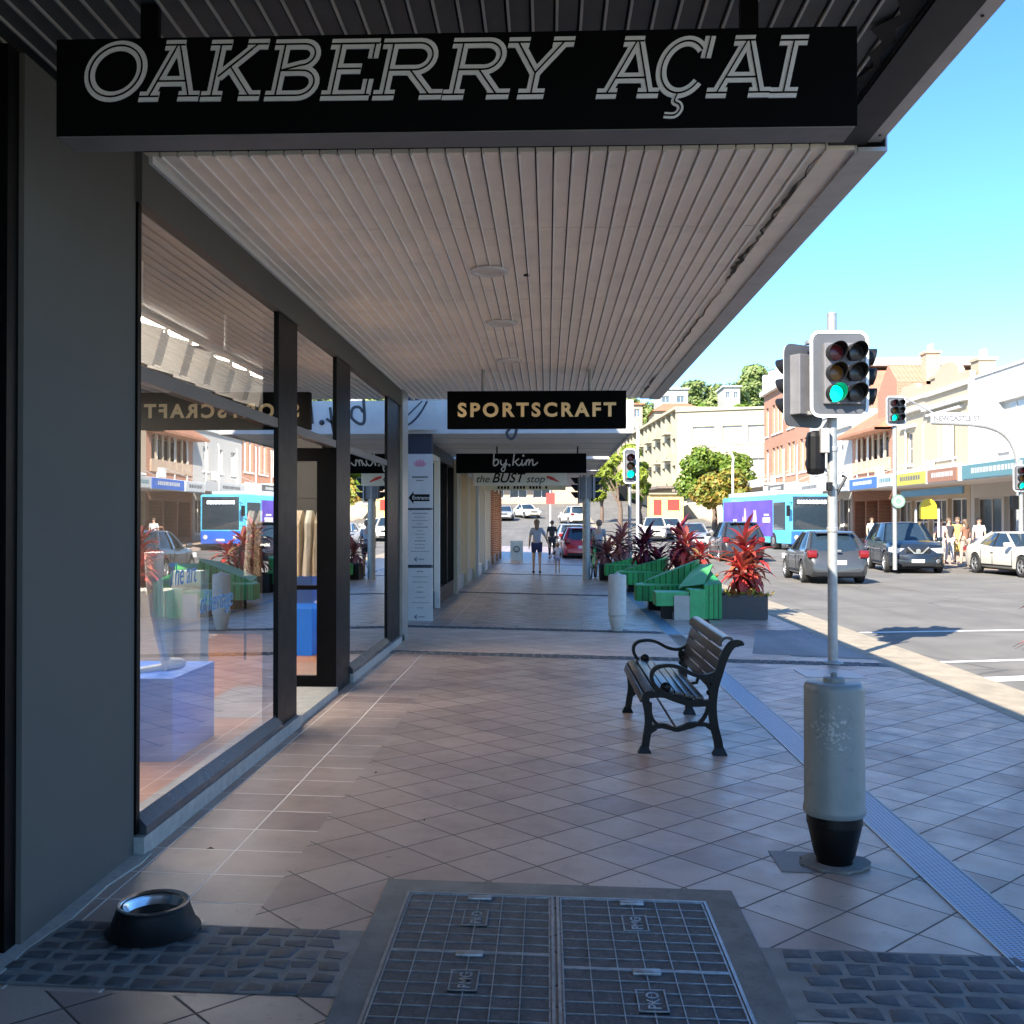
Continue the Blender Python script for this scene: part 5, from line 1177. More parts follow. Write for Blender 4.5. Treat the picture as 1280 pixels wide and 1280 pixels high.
ph.build('visor', MAT['plastic'], pho, smooth=True)
ph = MB(); ph.bbox(-.17, -.07, -.16, -.03, zp - .02, zp + .27, .01); ph.build('junction_box', MAT['fascia'], SP); ph = MB(); ph.tube([(-.1, 0, zp + .27), (-.02, 0, zp + .40)], .02, 8); ph.build('conduit', MAT['fascia'], SP); ph = MB(); ph.tube([(-.1, 0, zp - .2), (-.0, 0, zp - .25)], .02, 8); ph.build('conduit', MAT['fascia'], SP)
m = MB(); m.bbox(-.05, .05, -.12, -.05, .85, 1.1, .01) if False else None
m = MB(); m.bbox(-.09, -.03, -.14, -.055, zp - .46, zp - .36, .01); m.tube([(.05, 0, zp - .5), (.16, 0, zp - .30), (.12, .02, zp - .28)], .018, 6); m.build('push_fitting', MAT['plastic'], SP)

def far_signal(label, px, pyc, pyb, Y, head_h, pole_top_px=None, cols=2, lit=True, rz=0, r=.05, extra=None):
    q = atY(px, pyc, Y); g = grade(Y) + (fz(q.x) if q.x < 4 else .02); t = thing('traffic_signal', label, 'traffic light', (q.x, Y, g)); zc_ = q.z - g
    m = MB(); m.tube([(0, 0, 0), (0, 0, zc_ + (head_h * .6 if pole_top_px is None else atY(px, pole_top_px, Y).z - q.z))], r, 12); m.build('pole', pc, t, smooth=True)
    hd = signal_head(t, 'signal_head', (0, -.14, zc_), rz, cols=cols, w=.36 * cols if cols == 1 else .64, h=head_h, lit=lit)
    if extra:
        ph = MB(); ph.bbox(-.3, -.08, -.05, .15, zc_ - 1.0, zc_ - .55, .03); ph.build('pedestrian_head', MAT['blackmatt'], t)
    return t
far_signal('slim signal pole behind the maroon plants with a green light', 787, 583, 700, 29.7, .98, 560, cols=1, rz=R(3), extra=True)
far_signal('high signal on white pole before the cream terrace', 1118, 514, 670, 34, .92, 500, r=.07, rz=R(8))
far_signal('signal showing green at the right edge under the street name arm', 1276, 598, 700, 33.5, .82, 575, r=.07, rz=R(8), extra=True)
# back view signal
q = atY(733, 620, 28.5); g = fz(q.x); t = thing('traffic_signal', 'grey signal pole with round visors seen from behind, by the green bicycle', 'traffic light', (q.x, 28.5, g))
zc_ = atY(733, 610, 28.5).z - g
m = MB(); m.tube([(0, 0, 0), (0, 0, zc_ + .35)], .11, 14); m.build('pole', pc, t, smooth=True)
signal_head(t, 'signal_head', (-.16, .0, zc_), R(-100), cols=1, w=.3, h=.7, lit=False, sp=.2, ls=.08); signal_head(t, 'side_signal_head', (.16, .0, zc_), R(100), cols=1, w=.3, h=.7, lit=False, sp=.2, ls=.08)
# street name arm
Y = 34.6; a = atY(1273, 575, Y); g = .02
t = thing('street_name_sign', 'white street name blade reading NEWCASTLE ST on a curved grey arm', 'street sign', (a.x, Y, g))
pp = [atY(x, y, Y) - Vector((a.x, Y, g)) for x, y in ((1273, 640), (1273, 600), (1271, 572), (1262, 550), (1245, 537), (1220, 531), (1165, 528))]
pp[0].z = 0
m = MB(); m.tube(smoothpts(pp, 4), .075, 10); m.build('curved_arm', pc, t, smooth=True)
u0 = atY(1163, 517, Y) - Vector((a.x, Y, g)); u1 = atY(1228, 529, Y) - Vector((a.x, Y, g))
m = MB(); m.box(u0.x, u1.x, -.06, -.03, u1.z + .03, u0.z + .03); m.build('blade', MAT['white'], t)
o = text_obj('lettering', 'NEWCASTLE ST', .24, paint('sign_ink', (.12, .12, .13), .5), t, ((u0.x + u1.x) / 2, -.065, u1.z + .08), bold=.009); o.scale = ((u1.x - u0.x) * .9 / o.dimensions.x, 1, 1)
m = MB(); m.tube([(u0.x - .8, 0, u0.z + .5), (u0.x + .1, 0, u0.z + .02)], .03, 6); m.build('stay', pc, t)
# street lamps
def street_lamp(label, px, pyt, Y, arm=-1):
    q = atY(px, pyt, Y); g = grade(Y); t = thing('street_lamp', label, 'street lamp', (q.x, Y, g)); h = q.z - g
    m = MB(); m.tube(smoothpts([(0, 0, 0), (0, 0, h * .75), (0, 0, h * .9), (arm * .5, 0, h), (arm * 1.6, 0, h + .1)], 4), .09, 8); m.build('pole', MAT['white'], t, smooth=True)
    m = MB(); m.bbox(arm * 1.6 - .4, arm * 1.6 + .3, -.14, .14, h + .02, h + .16, .04); m.build('lamp_head', MAT['fascia'], t)
street_lamp('white street lamp in front of the broad green tree', 916, 560, 80)
street_lamp('white lamp pole behind the slim green signal pole', 797, 520, 60)
# yellow school bag shaped crossing sign & round sign on pole
q = atY(1160, 636, 37); t = thing('wrapped_sign', 'bright yellow rounded sign on white posts before the shops', 'sign', (q.x, 37, .03)); zc_ = q.z - .03
m = MB(); m.prism([(-.30, -.36), (.30, -.36), (.30, .02)] + [(.30 * math.cos(R(a)), .02 + .34 * math.sin(R(a))) for a in range(15, 180, 15)] + [(-.30, .02)], -.05, .05, lambda u, v, d: (u, d, zc_ + v)); m.build('panel', paint('sign_gold', (.62, .42, .02), .5), t)
m = MB(); m.tube([(-.4, .08, 0), (-.4, .08, zc_)], .04, 6); m.tube([(.4, .08, 0), (.4, .08, zc_)], .04, 6); m.build('post', MAT['white'], t)
q = atY(1117, 627, 34.3); t = thing('round_sign', 'round pale green badge on the high signal pole', 'sign', (q.x, 33.85, q.z)); m = MB(); m.lathe([(.22, -.02), (.22, .02)], n=20, axis='y'); m.build('disc', paint('badge', (.16, .26, .20), .5), t); m = MB(); m.ribbon(arc(0, 0, .13, .13, 0, 360)[:-1], .04, -.03, -.021, closed=True); m.build('emblem', MAT['white'], t)

# ------------------------------------------------------------------ green parklet seats, planters and cordylines
def wing(label, px, py, rise, depth, endbox=False, X1=2.75):
    p = at(px, py, .45); z0 = fz(2.0); t = thing('timber_seat', label, 'bench', (p.x, p.y, z0)); L = X1 - p.x
    def body(m, pts, zb_, zt):   # pts plan (x,y), zt list of top z
        n = len(pts); m.add([(x, y, zb_) for x, y in pts] + [(x, y, z) for (x, y), z in zip(pts, zt)], [tuple(range(n))[::-1]] + [(i, (i + 1) % n, n + (i + 1) % n, n + i) for i in range(n)] + [tuple(range(n, 2 * n))])
    m = MB(); body(m, [(0, 0), (L * .55, -.12), (L, .1), (L, depth), (L * .5, depth), (.0, .42)], .18, [.46, .46, .46, .46, .46, .46]); m.build('seat', MAT['green'], t)
    m = MB(); body(m, [(.02, .02), (L * .55, -.10), (L - .02, .11), (L - .02, depth - .02), (L * .5, depth - .02), (.02, .40)], .463, [.48] * 6); m.build('seat_top', MAT['greentop'], t)
    if rise:
        m = MB(); body(m, [(L * .15, .46), (L, .3), (L + .1, .55), (L + .1, depth + .35), (L * .4, depth + .1)], .20, [.50, .50 + rise, .54 + rise, .52 + rise * .7, .52]); m.build('backrest', MAT['green'], t)
    m = MB(); m.box(L * .22, L * .22 + .3, .1, .38, 0, .18); m.box(L * .8, L, .2, depth - .1, 0, .18); m.build('leg', MAT['blackmatt'], t)
    return t, L
wing('farthest green slatted seat wing, nearest the parked bicycle', 756, 705, .22, 1.9)
wing('third green slatted seat wing with a long low tip', 772, 714, .28, 2.0)
wing('second green slatted seat wing with a rising fan shaped back', 795, 730, .40, 1.7)
p = at(822, 774, fz(1.8)); t = thing('timber_seat', 'nearest green box shaped seat with a plain grey end panel', 'bench', (p.x - .02, p.y + .05, fz(2.0)))
m = MB(); m.bbox(0, .55, 0, .55, .22, .45, .006); m.build('seat', MAT['greentop'], t)
m = MB(); m.box(.12, .28, .05, .4, 0, .22); m.build('leg', MAT['blackmatt'], t)
m = MB(); m.box(.30, .56, -.03, -.002, -.02, .40); m.build('end_panel', MAT['alu'], t)
m = MB(); m.bbox(.56, .82, -.04, .5, -.02, .50, .006); m.build('end_post', MAT['greentop'], t)
m = MB(); n_ = 5
m.add([(.82, .05, 0), (1.12, .1, 0), (1.15, 2.2, 0), (.82, 2.2, 0), (.82, .05, .56), (1.12, .1, .60), (1.15, 2.2, .84), (.82, 2.2, .46)], [(0, 1, 5, 4), (1, 2, 6, 5), (2, 3, 7, 6), (3, 0, 4, 7), (4, 5, 6, 7)]); m.build('backrest', MAT['green'], t)
m = MB(); m.add([(.45, .62, .5), (.84, .2, .58), (1.14, 1.2, .88), (1.0, 2.2, .84)], [(0, 1, 2, 3)]); m.add([(.45, .62, .47), (.84, .2, .55), (1.14, 1.2, .85), (1.0, 2.2, .81)], [(3, 2, 1, 0)]); m.build('sloping_top', paint('lime_top', (.08, .42, .10), .5), t)

def cordyline(label, x, y, z, h, mat, seed, n=70, L=.5, group='cordylines in the planters', heads=1):
    r2 = random.Random(seed); t = thing('cordyline', label, 'plant', (x, y, z), 0, group); st = MB(); lf = MB()
    for hd in range(heads):
        hx, hy = (0, 0) if heads == 1 else (r2.uniform(-.24, .24), r2.uniform(-.16, .16)); hh = h * (1 - .22 * hd)
        st.tube([(hx * .3, hy * .3, 0), (hx, hy, hh - L * .4)], [.022, .016], 6)
        for i in range(n // heads):
            k_ = i / (n // heads); a = i * 2.39996 + r2.uniform(-.3, .3); el = R(82 - 95 * (1 - k_) ** 0.9 + r2.uniform(-12, 12)); l = L * r2.uniform(.75, 1.15) * (.75 + .35 * math.sin(PI * min(1, (1 - k_) + .2)))
            zb_ = hh - L * .75 - (1 - k_) * (hh - L) * .62 + k_ * L * .2; d = Vector((math.cos(a), math.sin(a), 0)); sd = Vector((-math.sin(a), math.cos(a), 0)); w = r2.uniform(.028, .042) * (L / .5) ** .5
            pts = []; p_ = Vector((hx, hy, zb_)); e_ = el; dr_ = r2.uniform(.5, 1.3)
            for s in range(5): pts.append(p_.copy()); e_ -= R(9 + 26 * (1 - k_) * dr_); p_ = p_ + (d * math.cos(e_) + Vector((0, 0, 1)) * math.sin(e_)) * l / 4.5
            w *= 1.45; ws = [.35, .9, 1, .7, .05]; b = len(lf.v); vs = []
            for s, q_ in enumerate(pts): up = Vector((0, 0, .35 * w)); vs += [q_ + sd * w * ws[s] + up * ws[s], q_, q_ - sd * w * ws[s] + up * ws[s]]
            fs = []
            for s in range(4): fs += [(s * 3, s * 3 + 1, s * 3 + 4, s * 3 + 3), (s * 3 + 1, s * 3 + 2, s * 3 + 5, s * 3 + 4)]
            lf.add(vs, fs)
    st.build('stem', MAT['bark'], t); lf.build('leaves', mat, t, smooth=True, angle=0); return t
def planter(label, x, y, w, d, h, rz=0, mat='plastic', z=None):
    t = thing('planter_box', label, 'planter', (x, y, fz(x) if z is None else z), rz); m = MB()
    m.box(-w / 2, w / 2, -d / 2, -d / 2 + .03, 0, h); m.box(-w / 2, w / 2, d / 2 - .03, d / 2, 0, h); m.box(-w / 2, -w / 2 + .03, -d / 2 + .03, d / 2 - .03, 0, h); m.box(w / 2 - .03, w / 2, -d / 2 + .03, d / 2 - .03, 0, h); m.box(-w / 2 + .03, w / 2 - .03, -d / 2 + .03, d / 2 - .03, 0, .05); m.build('box', MAT[mat], t)
    m = MB(); m.box(-w / 2 + .031, w / 2 - .031, -d / 2 + .031, d / 2 - .031, .06, h - .05); m.build('soil', MAT['soil'], t); return t
MAT['planter'] = paint('planter_grey', (.045, .045, .05), .5, var=.12, spec=.5)
a = at(899, 774, fz(3)); b = at(960, 774, fz(3)); pw = b.x - a.x; px_, py_ = (a.x + b.x) / 2, a.y + .45
planter('dark grey planter box by the kerb holding the tallest red cordylines', px_, py_, pw, .85, .42, mat='planter')
zt = fz(px_) + .36
def under(label, x, y, z, seed, n=46, w=.3): 
    r2 = random.Random(seed); t = thing('ground_plant', label, 'plant', (x, y, z), 0, 'low plants in the planters'); m = MB()
    for i in range(n):
        a = r2.uniform(0, 2 * PI); rr = w * r2.random() ** .5; c_ = Vector((rr * math.cos(a) * 1.25, rr * math.sin(a), .02)); d = Vector((math.cos(a) * .7 + r2.uniform(-.5, .5), math.sin(a) * .7 + r2.uniform(-.5, .5), r2.uniform(.3, 1))).normalized(); sd = d.cross(Vector((0, 0, 1))).normalized(); l = r2.uniform(.10, .22); w_ = l * .26
        m.add([c_, c_ + d * l * .5 + sd * w_, c_ + d * l - Vector((0, 0, .03)), c_ + d * l * .5 - sd * w_], [(0, 1, 2), (0, 2, 3)])
    m.build('leaves', MAT['leaflow'], t)
under('yellow green low plants at the right front of the grey planter', px_ + .18, py_ - .22, zt, 3); under('bronze low plants at the left front of the grey planter', px_ - .2, py_ - .2, zt, 4)
cordyline('crimson cordyline low in the middle of the kerbside planter', px_ + .02, py_ - .12, zt, .80, MAT['leafred'], 41, n=60, L=.50)
cordyline('tallest scarlet cordyline at the back of the kerbside planter', px_ + .05, py_ + .25, zt, 1.32, MAT['leafred'], 42, n=120, L=.58, heads=3)
a = at(887, 752, fz(2.9)); planter('grey planter hidden behind the lime seat top', a.x, a.y + 1.7, .8, .8, .42, mat='planter')
cordyline('bright red cordyline behind the lime coloured seat top', a.x - .02, a.y + 1.7, fz(2.9) + .36, 1.22, MAT['leafred'], 43, n=110, L=.56, heads=3); under('low bronze plants under the bright red cordyline', a.x, a.y + 1.5, fz(2.9) + .38, 5)
for i, (px, py, lb, mt, hh) in enumerate(((848, 735, 'maroon cordyline right of its twin behind the seats', 'leafmaroon', 1.35), (814, 735, 'maroon cordyline left of its twin behind the seats', 'leafmaroon', 1.2), (768, 727, 'dusty pink cordyline beside the slim signal pole', 'leafpink', 1.25))):
    a = at(px, py, 0); Y_ = (24.0, 25.5, 29.0)[i]; q = atY(px, py, Y_)
    planter(('black planter under the right maroon plant', 'black planter under the left maroon plant', 'black planter under the dusty pink plant')[i], q.x, Y_, .85, .8, .45, mat='plastic', z=fz(q.x)); cordyline(lb, q.x, Y_, fz(q.x) + .4, hh, MAT[mt], 50 + i, n=120, L=.62, heads=3)
# right edge tall black planter
a = at(1281, 935, fz(3.3)); planter('tall black planter cut off by the right edge of the picture', a.x + .42, a.y + .20, .4, .4, .66, mat='plastic')
cordyline('red leaved plant poking in at the right edge', a.x + .44, a.y + .20, fz(3.3) + .60, .76, MAT['leafred'], 61, n=60, L=.42)
m = MB(); r2 = random.Random(8)
t = thing('grass_tuft', 'thin dry spiky tuft over the edge of the tall black planter', 'plant', (a.x + .28, a.y + .1, fz(3.3) + .64))
for i in range(14): an = R(180) + r2.uniform(-1.2, 1.2); l = r2.uniform(.12, .3); m.tube([(0, 0, 0), (math.cos(an) * l * .6, math.sin(an) * l * .6, l * .5), (math.cos(an) * l, math.sin(an) * l, l * .25)], [.004, .003, .001], 4)
m.build('blades', MAT['leafpink'], t)

# ------------------------------------------------------------------ vehicles
def carpaint(name, c, metal=.3): return paint(name, c, .34, metal=metal, var=.06, scale=1.5, coat=.7, spec=.3, dirt=(tuple(x * .6 + .03 for x in c), 3, .25))
def make_car(name, label, cat, paintm, L=4.2, Wd=1.76, H=1.47, belt=.92, hood=.95, deck=None, kind='hatch', loc=(0, 0, 0), rz=0, wr=.32, group=None, rear_glass=.1, wb=None, lights=True, grille=False):
    """front at +x"""
    t = thing(name, label, cat, loc, rz, group); hw = Wd / 2; wb = wb or L * .615; xf = wb / 2 + .05; xr = -wb / 2 + .05; X0, X1 = -L / 2, L / 2
    zs = .20
    if kind == 'hatch': prof = [(X0, .62, .80), (X0 + .05, .82, .95), (X0 + .35, belt + .06, 1), (0, belt, 1), (X1 - 1.15, belt - .0, 1), (X1 - .6, hood - .07, .97), (X1 - .18, hood - .20, .90), (X1, .58, .74)]
    elif kind == 'suv': prof = [(X0, .68, .82), (X0 + .05, .95, .95), (X0 + .35, belt + .06, 1), (0, belt, 1), (X1 - 1.25, belt + .02, 1), (X1 - .6, hood - .02, .98), (X1 - .15, hood - .14, .92), (X1, .62, .78)]
    else: prof = [(X0, .60, .78), (X0 + .06, .88, .92), (X0 + .55, .99, .99), (0, belt, 1), (X1 - 1.25, belt - .0, 1), (X1 - .6, hood - .08, .97), (X1 - .18, hood - .22, .90), (X1, .55, .74)]
    # interpolate
    st = []; N = 26
    for i in range(N + 1):
        x = X0 + L * (i / N); 
        for (xa, za, wa), (xb_, zb2, wb_) in zip(prof[:-1], prof[1:]):
            if xa <= x <= xb_ + 1e-6: k_ = (x - xa) / (xb_ - xa); k_ = k_ * k_ * (3 - 2 * k_); st.append((x, za + (zb2 - za) * k_, wa + (wb_ - wa) * k_)); break
    bm = bmesh.new(); rings = []
    for x, zt_, wf in st:
        w = hw * wf; e = abs(x) > L / 2 - .08; zb_ = zs + (.12 if e else 0); hgt = zt_ - zb_
        ring = [(0, zb_), (w * .80, zb_), (w * .95, zb_ + .05), (w * .985, zb_ + hgt * .3), (w, zb_ + hgt * .55), (w * .985, zt_ - hgt * .2), (w * .94, zt_ - .035), (w * .86, zt_), (w * .45, zt_ + .025), (0, zt_ + .03)]
        full = ring + [(-y, z) for y, z in ring[-2:0:-1]]
        rings.append([bm.verts.new((x, y, z)) for y, z in full])
    for a_, b_ in zip(rings[:-1], rings[1:]):
        for j in range(len(a_)): bm.faces.new((a_[j], a_[(j + 1) % len(a_)], b_[(j + 1) % len(a_)], b_[j]))
    bm.faces.new(rings[0][::-1]); bm.faces.new(rings[-1]); bmesh.ops.recalc_face_normals(bm, faces=bm.faces[:])
    me = bpy.data.meshes.new('body'); bm.to_mesh(me); bm.free(); bo = bpy.data.objects.new('tmp', me); COL.objects.link(bo)
    cut = MB()
    for x in (xf, xr):
        for s in (-1, 1): cut.lathe([(wr * 1.16, s * (hw - .32)), (wr * 1.16, s * (hw + .3))], (x, 0, wr), 24, 'y')
    co = cut.build('cut', paintm); md = bo.modifiers.new('b', 'BOOLEAN'); md.operation = 'DIFFERENCE'; md.object = co; md.solver = 'EXACT'
    body = evaluated(bo, 'body', paintm, t); bpy.data.objects.remove(co, do_unlink=True)
    body.data.polygons.foreach_set('use_smooth', [True] * len(body.data.polygons)); body.data.set_sharp_from_angle(angle=R(38))
    m = MB()
    for x in (xf, xr): m.box(x - wr * 1.12, x + wr * 1.12, -hw + .30, hw - .30, .22, wr * 2.1)
    m.box(X0 + .2, X1 - .2, -hw * .8, hw * .8, .17, .24); m.build('underbody', MAT['blackmatt'], t)
    # greenhouse
    def gl(xfb, xft, xrt, xrb, zb_, zt_, wb_, wt, mat, nm, grow=0):
        m = MB(); 
        def ring(xa, xb2, w, z, c): return [(xa + c * 0, 0, z), (xa - .10, w * .62, z), (xa - .30, w * .93, z), ((xa + xb2) / 2, w, z), (xb2 + .2, w * .94, z), (xb2 + .05, w * .62, z), (xb2, 0, z), (xb2 + .05, -w * .62, z), (xb2 + .2, -w * .94, z), ((xa + xb2) / 2, -w, z), (xa - .30, -w * .93, z), (xa - .10, -w * .62, z)]
        r0 = ring(xfb, xrb, wb_, zb_, 0); r1 = ring((xfb + xft) / 2 + .03, (xrb + xrt) / 2 - .02, (wb_ + wt) / 2 + .012, (zb_ + zt_) / 2, 0); r2_ = ring(xft, xrt, wt, zt_, 0)
        n = 12; m.add(r0 + r1 + r2_, [(i, (i + 1) % n, n + (i + 1) % n, n + i) for i in range(n)] + [(n + i, n + (i + 1) % n, 2 * n + (i + 1) % n, 2 * n + i) for i in range(n)]); m.add(r2_, [tuple(range(n))]); return m, r0, r1, r2_
    if kind == 'hatch': A = (X1 - 1.0, X1 - 1.72, X0 + .66, X0 + .14)
    elif kind == 'suv': A = (X1 - 1.12, X1 - 1.85, X0 + .5, X0 + .12)
    else: A = (X1 - 1.15, X1 - 1.95, X0 + 1.35, X0 + .62)
    zt_ = H - .05; m, r0, r1, r2_ = gl(*A, belt - .02, zt_, hw * .93, hw * .70, MAT['carglass'], 'w'); m.build('windows', MAT['carglass'], t, smooth=True, angle=50)
    # roof
    m = MB(); n = 12; cx = (A[1] + A[2]) / 2
    up = [(x, y, z + .002) for x, y, z in r2_]; up2 = [(cx + (x - cx) * .93, y * .9, z + .035) for x, y, z in r2_]; up3 = [(cx + (x - cx) * .6, y * .5, z + .052) for x, y, z in r2_]; dn = [(cx + (x - cx) * 1.015, y * 1.02, z - .035) for x, y, z in r2_]
    m.add(dn + up + up2 + up3, [(k_ * n + i, k_ * n + (i + 1) % n, (k_ + 1) * n + (i + 1) % n, (k_ + 1) * n + i) for k_ in range(3) for i in range(n)] + [tuple(3 * n + i for i in range(n))]); m.build('roof', paintm, t, smooth=True, angle=60)
    for i in (2, 4, 8, 10):
        m = MB(); mul = 1.012; pts = [(x, y * mul, z) for x, y, z in (r0[i], r1[i], r2_[i])]; m.tube(pts, [.05, .038, .034] if i in (2, 10) else [.10, .075, .05], 6); m.build('pillar', paintm, t, smooth=True)
    for i in (3, 9): m = MB(); m.tube([(r0[i][0], r0[i][1] * 1.0, r0[i][2]), (r1[i][0], r1[i][1] * 1.0, r1[i][2]), (r2_[i][0], r2_[i][1], r2_[i][2])], .03, 6); m.build('door_pillar', MAT['plastic'], t)
    for x in (xf, xr):
        for s in (-1, 1):
            q = MB(); y0 = s * (hw - .20); y1 = s * (hw + .0)
            q.lathe([(wr * .66, y1), (wr * .9, y1 + s * .004), (wr * .985, y1 - s * .02), (wr, y1 - s * .05), (wr, y0 + s * .03), (wr * .95, y0), (wr * .6, y0)], (x, 0, wr), 26, 'y', cap=False); wo = q.build('wheel', MAT['rubber'], t, smooth=True)
            q = MB(); q.lathe([(wr * .68, y1 - s * .01), (wr * .63, y1 - s * .02), (wr * .60, y1 - s * .07), (.05, y1 - s * .09)], (x, 0, wr), 26, 'y', cap=False)
            rm = q.build('rim', MAT['plastic'], wo, smooth=True)
            q = MB()
            for k_ in range(5): a_ = 2 * PI * k_ / 5 + .3; q.obox((x + math.cos(a_) * wr * .33, y1 - s * .03, wr + math.sin(a_) * wr * .33), wr * .62, .035, .06, (0, -a_, 0))
            q.lathe([(.06, y1 - s * .06), (.06, y1 - s * .005), (.001, y1)], (x, 0, wr), 12, 'y', cap=False); q.lathe([(wr * .69, y1 - s * .03), (wr * .69, y1 - s * .002), (wr * .62, y1 - s * .002), (wr * .60, y1 - s * .03)], (x, 0, wr), 26, 'y', cap=False)
            q.build('rim', MAT['rim'], wo)
    # lights etc
    for s in (-1, 1):
        q = MB(); q.obox((X1 - .17, s * hw * .70, hood - .30), .30, .40, .15, (0, R(8), R(-s * 24))); q.build('headlight', MAT['lamp'], t)
        q = MB()
        if kind == 'coupe': q.obox((X0 + .09, s * hw * .74, .80), .2, .36, .13, (0, 0, R(s * 14)))
        else: q.bbox(X0 + .012, X0 + .30, s * hw * .82 - .13, s * hw * .82 + .12, belt - .19, belt + .01, .04)
        q.build('tail_light', MAT['tail'], t, smooth=True)
        q = MB(); q.bbox(A[0] - .42, A[0] - .24, s * (hw + .10) - .09, s * (hw + .10) + .09, belt + .0, belt + .14, .03); q.obox((A[0] - .33, s * (hw - .0), belt + .02), .06, .12, .04); q.build('mirror', paintm, t, smooth=True)
    for s in (-1, 1):
        q = MB()
        for x in (A[0] - .25, (r0[3][0] + .02), xr + wr * 1.25): q.box(x - .007, x + .007, s * (hw + .001) - .004, s * (hw + .001) + .004, .34, belt - .12)
        q.box(xr + wr * 1.3, A[0] - .25, s * (hw - .0) - .012, s * (hw - .0) + .010, .30, .345); q.build('door_seam', MAT['plastic'], t)
        q = MB(); q.bbox(-.35, -.17, s * (hw + .01) - .02, s * (hw + .01) + .02, belt - .20, belt - .165, .006); q.build('door_handle', paintm, t)
    q = MB(); q.obox((X1 + .005, 0, .42), .02, .40, .11); q.obox((X0 - .004, 0, .60 if kind != 'suv' else .72), .02, .42, .12); q.build('number_plate', MAT['plate'], t)
    q = MB(); q.bbox(X1 - .12, X1 + .012, -hw * .55, hw * .55, .25, .36, .01); q.bbox(X1 - .15, X1 + .004, -hw * .42, hw * .42, hood - .40, hood - .26, .02); q.build('grille', MAT['plastic'], t)
    q = MB(); q.bbox(X0 - .02, X0 + .16, -hw * .80, hw * .80, .22, .34, .02); q.build('lower_bumper', MAT['plastic'], t)
    if kind != 'coupe':
        q = MB(); q.obox((A[2] - .06, 0, zt_ + .01), .20, hw * 1.2, .03, (0, R(-8), 0)); q.build('spoiler', paintm, t)
        q = MB(); q.obox((X0 + .02, 0, belt - .0), .03, .14, .05); q.build('badge', MAT['chrome'], t)
    else: q = MB(); q.obox((X0 + .01, 0, .80), .03, .14, .05); q.build('badge', MAT['chrome'], t)
    if grille:
        q = MB(); q.ribbon([(-.33, hood - .20), (-.13, hood - .40), (.13, hood - .40), (.33, hood - .20)], .045, X1 + .005, X1 + .03, lambda u, v, d: (d, u, v)); q.lathe([(.075, X1 + .02), (.075, X1 + .035)], (0, 0, hood - .33), 16, 'x'); q.build('chrome_trim', MAT['chrome'], t)
        for s in (-1, 1): q = MB(); q.lathe([(.06, X1 - .06), (.06, X1 - .0)], (0, s * hw * .68, .42), 12, 'x'); q.build('fog_light', MAT['lamp'], t)
    return t
def aroad(px, py, z=ROADZ): return at(px, py, z)
P_silver = carpaint('paint_graphite', (.055, .06, .066)); P_navy = carpaint('paint_black_blue', (.005, .010, .018), 0); P_white = carpaint('paint_white', (.55, .53, .46), 0); P_red = carpaint('paint_red', (.55, .02, .025), 0); P_sil = carpaint('paint_silver', (.45, .46, .47), .5); P_dark = carpaint('paint_dark_grey', (.02, .018, .022), 0); P_lb = carpaint('paint_pale_blue', (.35, .45, .5), .2)
def drive(px, py, L, toward, dz=0):     # ground point under nearest bumper centre
    q = at(px, py, ROADZ + dz); return q
q = at(1053, 731, ROADZ)               # centre of the rear bumper
make_car('hatchback', 'graphite grey hatchback seen from behind, passing the main signal pole', 'car', P_silver, L=4.0, Wd=1.70, H=1.46, loc=(q.x + .02, q.y + 2.1, ROADZ), rz=PI / 2 - R(2.5))
q = at(1158, 717, ROADZ)
make_car('suv', 'dark blue black SUV with chrome grille coming towards the camera', 'car', P_navy, L=4.6, Wd=1.84, H=1.70, belt=1.05, hood=1.08, kind='suv', loc=(q.x - .05, q.y + 2.1, ROADZ), rz=-PI / 2 - R(7), wr=.36, grille=True)
q0 = at(1222, 717, ROADZ); q1 = at(1271, 721, ROADZ); cc = (q0 + q1) / 2; an = math.atan2(q1.y - q0.y, q1.x - q0.x)
make_car('coupe', 'cream white two door coupe at the right edge across the road', 'car', P_white, L=4.75, Wd=1.82, H=1.40, belt=.93, hood=.92, kind='coupe', loc=(cc.x + .9, cc.y + .1, ROADZ), rz=-PI / 2 + R(4), wr=.33)
def car_far(name, label, px, py, Y, paintm, kind='hatch', rz=PI / 2, **k):
    z = grade(Y) + ROADZ; q = atY(px, py, Y); return make_car(name, label, 'car', paintm, loc=(q.x, Y, z), rz=rz, kind=kind, **k)
car_far('suv', 'dark SUV with a red high brake light behind the bright red cordyline', 918, 690, 46, P_dark, 'suv', H=1.72, belt=1.05, hood=1.05, L=4.6, Wd=1.85)
car_far('hatchback', 'pale blue white car coming towards us beside the dark SUV', 866, 668, 62, P_sil, 'hatch', rz=-PI / 2, H=1.5)
car_far('hatchback', 'white car far down the road right of the slim signal pole', 818, 662, 72, P_white, 'suv', rz=-PI / 2 - .1, H=1.65, belt=1.0, hood=1.0)
car_far('hatchback', 'second white car further down beside the first white one', 838, 662, 76, P_white, 'hatch', rz=-PI / 2)
car_far('hatchback', 'bright red hatchback parked at the kerb past the child', 724, 690, 47, P_red, 'hatch', rz=PI / 2 + .06)
car_far('hatchback', 'pale car parked beyond the red hatchback', 712, 672, 60, P_sil, 'hatch', rz=PI / 2 + .1)
car_far('hatchback', 'white car higher up the far bend of the road', 716, 648, 98, P_white, 'suv', rz=PI / 2 + .3, H=1.7, belt=1.0, hood=1.0)
car_far('sedan', 'silver car facing us at the far end of the footpath', 631, 653, 104, P_sil, 'coupe', rz=-PI / 2, L=4.5)
car_far('sedan', 'white car beside the silver one at the far end', 658, 652, 108, P_white, 'coupe', rz=-PI / 2 + .4, L=4.5)
